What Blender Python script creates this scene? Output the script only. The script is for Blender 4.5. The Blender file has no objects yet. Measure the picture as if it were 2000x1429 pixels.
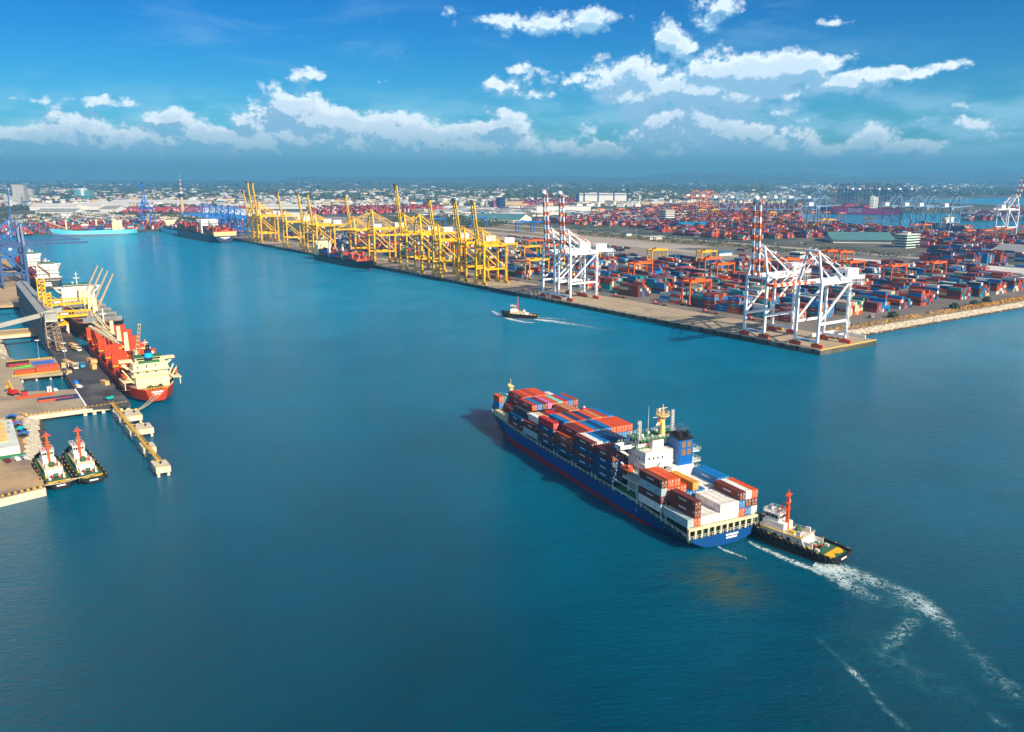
import bpy, math, random
from mathutils import Vector, Matrix
R = math.radians
random.seed(7)
sc = bpy.context.scene
# ---------------------------------------------------------------- camera
CAMH = 112.0
FPX, YH = 1650.0, 345.0          # focal length and horizon row for a 2000 x 1429 picture
PITCH = math.atan((714.5 - YH) / FPX)
cam = bpy.data.cameras.new('camera')
cam.sensor_width = 36.0
cam.lens = FPX / 2000.0 * 36.0
cam.clip_start = 1.0
cam.clip_end = 90000.0
camo = bpy.data.objects.new('camera', cam)
sc.collection.objects.link(camo)
camo.location = (0, 0, CAMH)
camo.rotation_euler = (math.pi / 2 - PITCH, 0, 0)
sc.camera = camo
sc.view_settings.view_transform = 'Standard'
sc.view_settings.look = 'None'
sc.view_settings.gamma = 1.0
sc.view_settings.exposure = 0.74
sc.cycles.use_denoising = True
sc.cycles.max_bounces = 6
sc.cycles.diffuse_bounces = 2
sc.cycles.glossy_bounces = 3
sc.cycles.transmission_bounces = 2
sc.cycles.transparent_max_bounces = 8
sc.cycles.volume_bounces = 1
# ---------------------------------------------------------------- sun and sky
SUN_AZ, SUN_EL = 140.5, 31.0     # azimuth clockwise from the view axis (+Y)
sdir = Vector((math.sin(R(SUN_AZ)) * math.cos(R(SUN_EL)), math.cos(R(SUN_AZ)) * math.cos(R(SUN_EL)), math.sin(R(SUN_EL))))
sl = bpy.data.lights.new('sun', 'SUN')
sl.energy = 4.7
sl.angle = R(0.5)
sl.color = (1.0, 0.86, 0.66)
so = bpy.data.objects.new('sun', sl)
sc.collection.objects.link(so)
so.rotation_euler = sdir.to_track_quat('Z', 'Y').to_euler()

W_ = bpy.data.worlds.new('World')
sc.world = W_
W_.use_nodes = True
wt = W_.node_tree
wt.nodes.clear()

class NT:
    """tiny helper to write node maths"""
    def __init__(s, t): s.t = t
    def n(s, k, **kw):
        nd = s.t.nodes.new(k)
        for a, b in kw.items(): setattr(nd, a, b)
        return nd
    def put(s, sock, v):
        if hasattr(v, 'is_output'): s.t.links.new(v, sock)
        else: sock.default_value = v
    def m(s, op, a, b=None, c=None):
        nd = s.n('ShaderNodeMath', operation=op)
        s.put(nd.inputs[0], a)
        if b is not None: s.put(nd.inputs[1], b)
        if c is not None: s.put(nd.inputs[2], c)
        return nd.outputs[0]
    def vm(s, op, a, b=None):
        nd = s.n('ShaderNodeVectorMath', operation=op)
        s.put(nd.inputs[0], a)
        if b is not None: s.put(nd.inputs[1], b)
        return nd.outputs[0]
    def comb(s, x, y, z=0.0):
        nd = s.n('ShaderNodeCombineXYZ')
        for i, v in enumerate((x, y, z)): s.put(nd.inputs[i], v)
        return nd.outputs[0]
    def sep(s, v):
        nd = s.n('ShaderNodeSeparateXYZ'); s.put(nd.inputs[0], v)
        return nd.outputs[0], nd.outputs[1], nd.outputs[2]
    def noise(s, v, scale, detail=4, rough=0.5, dist=0.0, lac=2.0):
        nd = s.n('ShaderNodeTexNoise'); s.put(nd.inputs['Vector'], v)
        nd.inputs['Scale'].default_value = scale; nd.inputs['Detail'].default_value = detail
        nd.inputs['Roughness'].default_value = rough; nd.inputs['Distortion'].default_value = dist
        nd.inputs['Lacunarity'].default_value = lac
        return nd.outputs[0]
    def mix(s, f, a, b, blend='MIX'):
        nd = s.n('ShaderNodeMix', data_type='RGBA', blend_type=blend)
        s.put(nd.inputs[0], f)
        s.put(nd.inputs[6], a if hasattr(a, 'is_output') else (*a, 1.0)[:4])
        s.put(nd.inputs[7], b if hasattr(b, 'is_output') else (*b, 1.0)[:4])
        return nd.outputs[2]
    def step(s, v, a, b, lo=0.0, hi=1.0, smooth=True):
        nd = s.n('ShaderNodeMapRange')
        if smooth: nd.interpolation_type = 'SMOOTHSTEP'
        s.put(nd.inputs[0], v)
        for i, q in enumerate((a, b, lo, hi)): s.put(nd.inputs[i + 1], q)
        return nd.outputs[0]

def lin(c):
    """sRGB 0-255 triple -> linear"""
    o = []
    for v in c:
        v = v / 255.0
        o.append(v / 12.92 if v <= 0.04045 else ((v + 0.055) / 1.055) ** 2.4)
    return tuple(o)

# clouds: (centre x, centre y, half width, half height, strength) as seen in the photograph, turned into azimuth / elevation
CLOUDS = [
 (20,288,70,16,.9),(70,285,90,18,.7),(130,250,52,20,.9),(180,258,60,18,.9),(205,290,110,20,.8),(20,255,26,10,.9),(345,240,32,18,1),(318,232,18,8,.9),(395,262,28,18,1),(370,268,60,12,.8),(300,300,120,16,.6),
 (575,228,62,32,1.25),(560,205,34,16,1.1),(635,245,55,24,1.1),(500,245,26,16,1),(690,250,50,20,1),(760,242,34,20,1.1),(800,258,44,24,1.1),(740,275,120,16,.9),(600,285,160,16,.8),(545,300,120,14,.7),
 (905,256,42,14,1),(975,232,26,22,1.15),(1000,245,26,14,1.1),(950,270,90,20,.9),(880,300,130,18,.8),(440,275,26,12,.7),
 (195,199,52,7,.9),(48,189,34,5,.7),(350,222,34,5,.4),(605,149,38,9,.75),(748,160,18,5,.5),(765,125,16,6,.4),(782,105,12,8,.4),(790,50,52,6,.45),(875,25,24,7,.45),
 (1000,135,44,10,.75),(960,165,50,9,.8),(985,175,34,14,.8),(1050,187,55,8,.6),
 (900,62,40,9,.6),(980,40,70,9,.7),(1100,50,105,16,.95),(1160,15,60,10,.75),(1170,32,35,10,.7),(1292,30,10,9,.7),
 (1315,72,32,24,.95),(1320,95,30,14,.7),(1405,12,42,24,1.1),(1385,52,20,12,.9),(1360,105,35,14,.45),(1410,150,55,12,.6),
 (1130,160,60,16,1),(1190,140,48,24,1),(1235,165,55,18,1),(1255,135,26,16,.9),(1300,175,70,18,1.05),(1370,190,110,18,1.1),(1430,165,60,22,1.1),(1440,135,55,20,1.1),(1545,118,55,20,1.2),(1590,135,60,16,1.1),(1510,155,50,20,1),(1440,200,40,12,1),(1350,140,40,14,.6),(1520,185,60,8,.5),
 (1215,198,46,10,.8),(1232,220,14,14,.7),(1690,160,60,14,.85),(1740,145,60,9,.75),(1810,140,50,9,.7),(1870,125,45,6,.65),(1640,165,40,10,.7),(1690,185,26,8,.6),
 (1290,250,80,24,1),(1330,232,50,14,1.05),(1370,275,60,22,1),(1260,285,60,22,.8),(1430,235,90,20,.85),(1500,262,70,14,.85),(1430,275,70,22,.8),(1540,222,40,8,.5),(1565,232,16,5,.5),
 (1150,268,22,12,1),(1170,300,34,12,1),(1180,290,20,8,1),(1075,318,36,10,.8),(1040,280,60,14,.5),(1280,300,26,9,.8),(1510,290,50,14,.9),(1590,285,18,16,.9),(1640,297,20,9,.8),
 (1715,280,48,18,1.05),(1760,295,55,12,.95),(1690,275,22,14,1.0),(1870,240,52,10,.85),(1850,278,46,8,.8),(1900,250,30,9,.7),(1625,44,30,6,.75),(1900,206,36,4,.5),(1950,12,60,6,.35),(1975,260,50,5,.45),(1940,285,30,6,.4),(1750,262,30,6,.3),
 (250,300,380,20,.62),(800,305,360,24,.68),(1300,308,300,18,.6),(1750,312,300,9,.45),(120,272,150,16,.6),(620,275,260,24,.7),(900,285,160,20,.7),
]
def px_dir(x, y):
    v = Vector(((x - 1000.0) / FPX, 1.0, -(y - 714.5) / FPX))
    c, s = math.cos(PITCH), math.sin(PITCH)
    v = Vector((v.x, v.y * c + v.z * s, -v.y * s + v.z * c)).normalized()
    return math.atan2(v.x, v.y), math.asin(v.z)

def cloud_group():
    g = bpy.data.node_groups.new('cloud field', 'ShaderNodeTree')
    g.interface.new_socket('Vector', in_out='INPUT', socket_type='NodeSocketVector')
    g.interface.new_socket('Field', in_out='OUTPUT', socket_type='NodeSocketFloat')
    q = NT(g)
    gi = q.n('NodeGroupInput'); go = q.n('NodeGroupOutput')
    P = gi.outputs[0]
    w1 = q.noise(q.vm('MULTIPLY', P, (1, 1.5, 1)), 9.0, 3, 0.5)
    nz = q.n('ShaderNodeTexNoise'); q.put(nz.inputs['Vector'], q.vm('MULTIPLY', P, (1, 1.4, 1)))
    nz.inputs['Scale'].default_value = 34.0; nz.inputs['Detail'].default_value = 3.0
    wp = q.vm('MULTIPLY', q.vm('SUBTRACT', nz.outputs['Color'], (.5, .5, .5)), (0.022, 0.014, 0))
    Pw = q.vm('ADD', P, wp)
    tot = None
    for (x, y, rx, ry, st) in CLOUDS:
        az, el = px_dir(x, y)
        ax, ay = 1.38 * rx / FPX, 1.55 * ry / FPX
        d = q.vm('MULTIPLY', q.vm('SUBTRACT', Pw, (az, el, 0)), (1 / ax, 1 / ay, 0))
        dn = q.n('ShaderNodeVectorMath', operation='DOT_PRODUCT'); q.put(dn.inputs[0], d); q.put(dn.inputs[1], d)
        e = q.m('MULTIPLY', q.m('EXPONENT', q.m('MULTIPLY', dn.outputs['Value'], -1.0)), st*1.18+.06)
        tot = e if tot is None else q.m('MAXIMUM', q.m('MAXIMUM', tot, e), q.m('MULTIPLY', q.m('ADD', tot, e), 0.8))
    fine = q.noise(q.vm('MULTIPLY', P, (1, 1.6, 1)), 30.0, 9, 0.62)
    vo = q.n('ShaderNodeTexVoronoi', feature='F1'); q.put(vo.inputs['Vector'], q.vm('ADD', q.vm('MULTIPLY', P, (1, 1.25, 1)), q.vm('MULTIPLY', wp, (.6, .6, 0))))
    vo.inputs['Scale'].default_value = 30.0; vo.inputs['Detail'].default_value = 3.0; vo.inputs['Roughness'].default_value = 0.62; vo.inputs['Lacunarity'].default_value = 2.3
    puff = q.m('SUBTRACT', 0.80, vo.outputs['Distance'])
    gate = q.step(tot, 0.02, 0.4)
    nn = q.m('ADD', q.m('ADD', q.m('MULTIPLY', q.m('SUBTRACT', fine, 0.5), 0.55), q.m('MULTIPLY', puff, 0.95)), q.m('MULTIPLY', q.m('SUBTRACT', w1, 0.5), 0.5))
    f = q.m('ADD', tot, q.m('MULTIPLY', nn, gate))
    q.put(go.inputs[0], f)
    return g

q = NT(wt)
tc = q.n('ShaderNodeTexCoord')
dx, dy, dz = q.sep(tc.outputs['Generated'])
az = q.m('ARCTAN2', dx, dy)
el = q.m('ARCSINE', dz)
P = q.comb(az, el)
CG = cloud_group()
g1 = q.n('ShaderNodeGroup'); g1.node_tree = CG; q.put(g1.inputs[0], P)
g2 = q.n('ShaderNodeGroup'); g2.node_tree = CG; q.put(g2.inputs[0], q.vm('ADD', P, (0.004, 0.011, 0)))
f1, f2 = g1.outputs[0], g2.outputs[0]
cov = q.step(f1, 0.22, 0.95)
shade = q.step(q.m('SUBTRACT', f1, f2), -0.05, 0.50)         # lit where the cloud thins towards the light
thick = q.step(f1, 0.6, 1.5)
sky = q.n('ShaderNodeTexSky', sky_type='NISHITA', sun_disc=False)
sky.sun_elevation = R(SUN_EL)
sky.sun_rotation = R(SUN_AZ)
sky.altitude = 100.0
sky.air_density = 1.0
sky.dust_density = 0.3
sky.ozone_density = 3.5
# a polarised-looking, saturated blue
hs = q.n('ShaderNodeHueSaturation'); hs.inputs['Saturation'].default_value = 1.45; hs.inputs['Value'].default_value = 1.0
q.put(hs.inputs['Color'], sky.outputs[0])
tintc = q.mix(q.step(el, 0.0, 0.22), (0.16, 0.52, 0.66), (0.03, 0.37, 0.58))
skc = q.mix(1.0, hs.outputs[0], tintc, 'MULTIPLY')
lowb = q.step(el, 0.02, 0.30, 1.0, 0.0)
lit = q.mix(lowb, (5.4, 6.6, 7.4), (9.0, 9.2, 9.1))
drk = q.mix(lowb, (2.3, 4.3, 5.9), (2.3, 4.0, 5.5))
cc = q.mix(q.m('MULTIPLY', shade, q.m('SUBTRACT', 1.0, q.m('MULTIPLY', thick, 0.45))), drk, lit)
fade = q.step(el, 0.0, 0.06, 0.3, 1.0)
cov2 = q.m('MULTIPLY', q.m('MULTIPLY', cov, 0.93), fade)
bank = q.m('MULTIPLY', q.m('MULTIPLY', q.step(el, 0.004, 0.035), q.step(el, 0.05, 0.105, 1.0, 0.0)), q.step(q.noise(q.vm('MULTIPLY', P, (1, 3.2, 1)), 11.0, 7, 0.6), 0.38, 0.62))
veil = q.m('MULTIPLY', q.step(q.noise(q.vm('MULTIPLY', P, (1, 4.5, 1)), 5.0, 6, 0.62, 0.6), 0.50, 0.78), 0.22)
skb = q.mix(veil, skc, (3.0, 5.0, 6.6))
skb = q.mix(q.m('MULTIPLY', bank, 0.5), skb, (4.0, 6.2, 7.6))
col = q.mix(cov2, skb, cc)
bg = q.n('ShaderNodeBackground'); q.put(bg.inputs[0], col); bg.inputs[1].default_value = 0.10
gen = q.n('ShaderNodeTexCoord').outputs['Generated']
fill_cloud = q.m('MULTIPLY', q.step(q.noise(gen, 3.2, 4, 0.6), 0.46, 0.60), q.m('MULTIPLY', q.m('GREATER_THAN', el, 0.0), q.step(dy, -0.25, 0.1, 1.0, 0.0)))  # unseen white clouds behind the camera, added as neutral fill light
bg0 = q.n('ShaderNodeBackground'); q.put(bg0.inputs[0], q.mix(q.m('MULTIPLY', fill_cloud, 0.75), skc, (7.5, 7.6, 7.4))); bg0.inputs[1].default_value = 0.10
band = q.m('MULTIPLY', q.m('LESS_THAN', q.m('ABSOLUTE', q.m('SUBTRACT', el, 0.13)), 0.16), q.m('LESS_THAN', q.m('ABSOLUTE', az), 0.85))
ms = q.n('ShaderNodeMixShader'); q.put(ms.inputs[0], band); q.put(ms.inputs[1], bg0.outputs[0]); q.put(ms.inputs[2], bg.outputs[0])
wo = q.n('ShaderNodeOutputWorld'); q.put(wo.inputs[0], ms.outputs[0])
W_.cycles.sampling_method = 'NONE'

# ---------------------------------------------------------------- mesh builder and tagging
class MB:
    def __init__(s): s.v = []; s.f = []; s.m = []; s.mats = []; s.M = None
    def mi(s, m):
        if m not in s.mats: s.mats.append(m)
        return s.mats.index(m)
    def add(s, vs, fs, m):
        o = len(s.v)
        if s.M is not None: vs = [tuple(s.M @ Vector(p)) for p in vs]
        s.v += [tuple(p) for p in vs]
        k = s.mi(m)
        for f in fs:
            s.f.append([i + o for i in f]); s.m.append(k)
    def box(s, x0, x1, y0, y1, z0, z1, m):
        s.add([(x0,y0,z0),(x1,y0,z0),(x1,y1,z0),(x0,y1,z0),(x0,y0,z1),(x1,y0,z1),(x1,y1,z1),(x0,y1,z1)],
              [(0,3,2,1),(4,5,6,7),(0,1,5,4),(1,2,6,5),(2,3,7,6),(3,0,4,7)], m)
    def cbox(s, cx, cy, z0, lx, ly, lz, m): s.box(cx-lx/2, cx+lx/2, cy-ly/2, cy+ly/2, z0, z0+lz, m)
    def bar(s, p, q, w, h, m, up=(0,0,1)):
        p, q = Vector(p), Vector(q); d = (q - p).normalized(); u = Vector(up)
        if abs(d.dot(u)) > 0.98: u = Vector((0, 1, 0))
        a = d.cross(u).normalized() * (w/2); b = a.normalized().cross(d).normalized() * (h/2)
        s.add([p-a-b, p+a-b, p+a+b, p-a+b, q-a-b, q+a-b, q+a+b, q-a+b],
              [(0,3,2,1),(4,5,6,7),(0,1,5,4),(1,2,6,5),(2,3,7,6),(3,0,4,7)], m)
    def tube(s, p, q, r0, m, r1=None, n=8):
        r1 = r0 if r1 is None else r1
        p, q = Vector(p), Vector(q); d = (q - p).normalized(); u = Vector((0,0,1)) if abs(d.z) < .95 else Vector((0,1,0))
        a = d.cross(u).normalized(); b = a.cross(d)
        vs = [c + (a*math.cos(t) + b*math.sin(t))*r for c, r in ((p, r0), (q, r1)) for t in [2*math.pi*i/n for i in range(n)]]
        s.add(vs, [(i, i+n, (i+1) % n + n, (i+1) % n) for i in range(n)] + [tuple(range(n)), tuple(range(2*n-1, n-1, -1))], m)
    def prism(s, poly, z0, z1, m, cap=True):
        n = len(poly)
        a = sum(poly[i][0]*poly[(i+1) % n][1] - poly[(i+1) % n][0]*poly[i][1] for i in range(n))
        if a < 0: poly = poly[::-1]
        vs = [(x, y, z0) for x, y in poly] + [(x, y, z1) for x, y in poly]
        fs = [(i, (i+1) % n, (i+1) % n + n, i+n) for i in range(n)]
        if cap: fs += [tuple(range(n-1, -1, -1)), tuple(range(n, 2*n))]
        s.add(vs, fs, m)
    def loft(s, rings, m, closed=True, cap=True):
        n = len(rings[0]); vs = [p for r in rings for p in r]; fs = []
        for k in range(len(rings)-1):
            for i in range(n if closed else n-1):
                j = (i+1) % n
                fs.append((k*n+i, k*n+j, (k+1)*n+j, (k+1)*n+i))
        if cap:
            fs.append(tuple(range(n-1, -1, -1))); fs.append(tuple((len(rings)-1)*n+i for i in range(n)))
        s.add(vs, fs, m)
    def ball(s, c, r, m, n=8, k=5, sz=1.0):
        rings = []
        for j in range(k+1):
            t = -math.pi/2 + math.pi*j/k
            rr = max(r*math.cos(t), 0.01*r)
            rings.append([(c[0]+rr*math.cos(2*math.pi*i/n), c[1]+rr*math.sin(2*math.pi*i/n), c[2]+r*sz*math.sin(t)) for i in range(n)])
        s.loft(rings, m)
    def rail(s, pts, m, h=1.1, post=2.0, r=0.05, n=2):
        for a, b in zip(pts, pts[1:]):
            a, b = Vector(a), Vector(b); L = (b-a).length
            for j in range(1, n+1): s.bar(a+Vector((0,0,h*j/n)), b+Vector((0,0,h*j/n)), r*1.4, r*1.4, m)
            k = max(1, int(L/post))
            for i in range(k+1):
                p = a.lerp(b, i/k); s.bar(p, p+Vector((0,0,h)), r*2, r*2, m)
    def mesh(s, name):
        me = bpy.data.meshes.new(name)
        me.from_pydata(s.v, [], s.f)
        for m in s.mats: me.materials.append(m)
        me.polygons.foreach_set('material_index', s.m)
        me.update()
        return me
    def build(s, name, parent=None, loc=None, rz=None):
        o = bpy.data.objects.new(name, s.mesh(name))
        sc.collection.objects.link(o)
        if parent is not None: o.parent = parent
        if loc is not None: o.location = loc
        if rz is not None: o.rotation_euler.z = rz
        return o

def tag(o, label=None, cat=None, group=None, kind=None):
    if label: o['label'] = label
    if cat: o['category'] = cat
    if group: o['group'] = group
    if kind: o['kind'] = kind
    return o
def empty(name, loc=(0,0,0), rz=0.0, label=None, cat=None, group=None):
    o = bpy.data.objects.new(name, None)
    o.empty_display_size = 0.5
    sc.collection.objects.link(o)
    o.location = loc; o.rotation_euler.z = rz
    return tag(o, label, cat, group)
def copy_tree(o, loc=None, rz=None, parent=None, label=None, group=None):
    c = o.copy(); sc.collection.objects.link(c)
    if parent is not None: c.parent = parent
    for ch in list(o.children): copy_tree(ch, parent=c)
    if loc is not None: c.location = loc
    if rz is not None: c.rotation_euler.z = rz
    if label: c['label'] = label
    if group: c['group'] = group
    return c

class Frame:
    """local site grid: x across, y along heading"""
    def __init__(s, x, y, hdg): s.o = Vector((x, y, 0)); s.rz = -R(hdg); s.h = R(hdg)
    def __call__(s, x, y, z=0.0):
        c, n = math.cos(s.rz), math.sin(s.rz)
        return Vector((s.o.x + x*c - y*n, s.o.y + x*n + y*c, z))
    def mat(s): return Matrix.Translation(s.o) @ Matrix.Rotation(s.rz, 4, 'Z')
FS = Frame(53.4, 240.4, -26.5)      # the big ship
FR = Frame(197.0, 529.0, -34.8)     # the container terminal
FL = Frame(-187.2, 400.6, -33.74)   # the bulk pier

# ---------------------------------------------------------------- materials
MATS = {}
def paint(name, rgb, rough=0.5, var=0.18, scale=0.6, metal=0.0, dirt=None, dscale=0.25, damt=0.5, rib=0.0, spec=0.5, bump=0.0, streak=0.35, d0=0.5):
    """painted or plain surface with a little uneven wear; rgb is the sRGB colour of the paint itself"""
    if name in MATS: return MATS[name]
    m = bpy.data.materials.new(name); m.use_nodes = True
    t = m.node_tree; q = NT(t)
    b = t.nodes['Principled BSDF']
    c = lin(rgb)
    co = q.n('ShaderNodeTexCoord').outputs['Object']
    n1 = q.noise(co, scale, 5, 0.6)
    f = q.step(n1, 0.3, 0.7)
    colr = q.mix(f, tuple(v*(1-var) for v in c), tuple(min(1, v*(1+var*0.7)) for v in c))
    if dirt is not None:
        n2 = q.noise(q.vm('MULTIPLY', co, (1, 1, streak)), dscale, 6, 0.65)
        colr = q.mix(q.m('MULTIPLY', q.step(n2, d0, d0+.2), damt), colr, lin(dirt))
    q.put(b.inputs['Base Color'], colr)
    b.inputs['Roughness'].default_value = rough
    b.inputs['Metallic'].default_value = metal
    b.inputs['Specular IOR Level'].default_value = spec
    if bump:
        bp = q.n('ShaderNodeBump'); bp.inputs['Distance'].default_value = bump; bp.inputs['Strength'].default_value = 0.7
        q.put(bp.inputs['Height'], n1); q.put(b.inputs['Normal'], bp.outputs[0])
    MATS[name] = m
    return m
# ---------------------------------------------------------------- water
def water_material():
    m = bpy.data.materials.new('sea water'); m.use_nodes = True
    t = m.node_tree; q = NT(t); b = t.nodes['Principled BSDF']
    co = q.n('ShaderNodeNewGeometry').outputs['Position']
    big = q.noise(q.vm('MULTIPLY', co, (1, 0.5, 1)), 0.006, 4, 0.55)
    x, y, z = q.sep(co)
    # brighter with distance: sky reflection and haze of far water painted into the colour
    far_mix = q.step(q.m('ADD', y, q.m('MULTIPLY', q.m('SUBTRACT', big, 0.5), 160.0)), 130.0, 760.0, smooth=False)
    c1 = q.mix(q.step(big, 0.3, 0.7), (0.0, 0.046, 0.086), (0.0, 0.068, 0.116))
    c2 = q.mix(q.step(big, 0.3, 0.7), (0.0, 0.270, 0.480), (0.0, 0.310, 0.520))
    c = q.mix(far_mix, c1, c2)
    # silt stirred up behind the big ship's screw
    sn = q.noise(co, 0.07, 5, 0.6, 1.0)
    ux = q.m('DIVIDE', q.m('SUBTRACT', x, 58.0), 10.0); uy = q.m('DIVIDE', q.m('SUBTRACT', y, 221.0), 13.0)
    rr = q.m('ADD', q.m('MULTIPLY', ux, ux), q.m('MULTIPLY', uy, uy))
    silt = q.m('MULTIPLY', q.m('EXPONENT', q.m('MULTIPLY', rr, -1.0)), q.step(sn, 0.35, 0.62))
    c = q.mix(q.m('MULTIPLY', silt, 0.95), c, (0.085, 0.115, 0.045))
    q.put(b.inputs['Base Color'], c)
    b.inputs['Roughness'].default_value = 0.10
    b.inputs['IOR'].default_value = 1.33
    b.inputs['Specular Tint'].default_value = (0.10, 0.70, 1.0, 1.0)
    b.inputs['Subsurface Weight'].default_value = 0.6
    b.inputs['Subsurface Radius'].default_value = (0.6, 1.0, 1.0)
    b.inputs['Subsurface Scale'].default_value = 9.0
    b.subsurface_method = 'BURLEY'
    b.inputs['Specular IOR Level'].default_value = 0.15
    rot = q.n('ShaderNodeMapping'); rot.inputs['Rotation'].default_value = (0, 0, R(-12)); rot.inputs['Scale'].default_value = (0.45, 1, 1)
    q.put(rot.inputs['Vector'], co)
    a1 = q.noise(rot.outputs[0], 0.9, 5, 0.62, 0.3)
    a2 = q.noise(rot.outputs[0], 0.17, 4, 0.55, 0.4)
    a3 = q.noise(co, 0.02, 4, 0.5)
    amp = q.step(a3, 0.3, 0.75, 0.55, 1.25)
    h = q.m('ADD', q.m('MULTIPLY', a1, 1.7), q.m('MULTIPLY', a2, 1.5))
    bp = q.n('ShaderNodeBump'); bp.inputs['Strength'].default_value = 1.0; bp.inputs['Distance'].default_value = 1.0
    q.put(bp.inputs['Height'], q.m('MULTIPLY', h, amp)); q.put(b.inputs['Normal'], bp.outputs[0])
    return m
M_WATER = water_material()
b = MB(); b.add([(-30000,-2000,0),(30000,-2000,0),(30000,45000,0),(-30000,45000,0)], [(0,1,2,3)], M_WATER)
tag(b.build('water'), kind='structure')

# ---------------------------------------------------------------- haze over the whole place
hz = bpy.data.materials.new('coastal haze'); hz.use_nodes = True
hz.node_tree.nodes.clear()
q = NT(hz.node_tree)
pv = q.n('ShaderNodeVolumePrincipled')
pv.inputs['Color'].default_value = (0.17, 0.50, 0.80, 1); pv.inputs['Density'].default_value = 1.1e-4
pv.inputs['Anisotropy'].default_value = 0.1
q.put(q.n('ShaderNodeOutputMaterial').inputs['Volume'], pv.outputs[0])
b = MB(); b.box(-29000, 29000, -1500, 26000, -1.0, 480.0, hz)
tag(b.build('haze'), kind='stuff')
# ---------------------------------------------------------------- far land
def land_material():
    m = bpy.data.materials.new('inland ground'); m.use_nodes = True
    t = m.node_tree; q = NT(t); b = t.nodes['Principled BSDF']
    co = q.n('ShaderNodeNewGeometry').outputs['Position']
    n1 = q.noise(co, 0.0025, 6, 0.6); n2 = q.noise(co, 0.02, 5, 0.6)
    c = q.mix(q.step(n1, 0.4, 0.6), (0.035, 0.05, 0.022), (0.11, 0.10, 0.065))
    c = q.mix(q.step(n2, 0.52, 0.66), c, (0.17, 0.16, 0.14))
    c = q.mix(q.step(n2, 0.30, 0.44, 1, 0), c, (0.022, 0.035, 0.015))
    q.put(b.inputs['Base Color'], c); b.inputs['Roughness'].default_value = 0.9
    return m
M_LAND = land_material()
LZ = 3.0
b = MB()
def rpoly(pts): return [(tuple(FR(x, y))[:2]) for x, y in pts]
far = [(-9000,1720),(-958,1650),(-719,1789),(-620,1760)] + [tuple(FR(t,s))[:2] for t,s in ((0,1330),(0,0),(62,0),(62,32),(330,31),(470,36),(900,60))]
far += [(1400,1480),(1500,1750),(750,1850),(700,1930),(850,2620),(1000,2690),(1700,2600),(2600,2500),(2600,2900),(1900,3400),(1750,4000),(2600,4650),(9000,4700),(26000,9000),(26000,26500),(-26000,26500),(-26000,4000)]
b.prism(far, -0.5, LZ, M_LAND)
tag(b.build('inland_ground'), kind='structure')
# ================================================================ shared paints
WHT = paint('white ship paint', (226, 226, 218), 0.45, 0.10, 0.3, dirt=(150, 120, 90), dscale=0.5, damt=0.35)
WARM = paint('cream paint', (232, 205, 140), 0.5, 0.12, 0.5, dirt=(170, 110, 60), dscale=0.6, damt=0.4)
GREEN = paint('green deck paint', (38, 112, 62), 0.7, 0.25, 0.5, dirt=(120, 110, 80), damt=0.5)
BLK = paint('black rubber', (22, 22, 24), 0.75, 0.3, 1.5)
DARKM = paint('dark machinery', (44, 42, 40), 0.6, 0.4, 0.9)
GLASS = paint('dark window glass', (18, 26, 34), 0.08, 0.1, 1.0, spec=0.8)
ORNG = paint('safety orange', (236, 92, 18), 0.4, 0.12, 0.8)
REDP = paint('red paint', (190, 34, 22), 0.5, 0.18, 0.8)
YEL = paint('yellow paint', (242, 190, 10), 0.5, 0.12, 0.8, dirt=(130, 80, 20), damt=0.4)
GREY = paint('grey steel', (130, 134, 136), 0.5, 0.2, 0.5, dirt=(90, 60, 40), damt=0.4)
ROPE = paint('mooring rope', (214, 200, 160), 0.9, 0.2, 3.0)
MARK = paint('white lettering', (235, 238, 240), 0.6, 0.05, 1.0)

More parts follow.
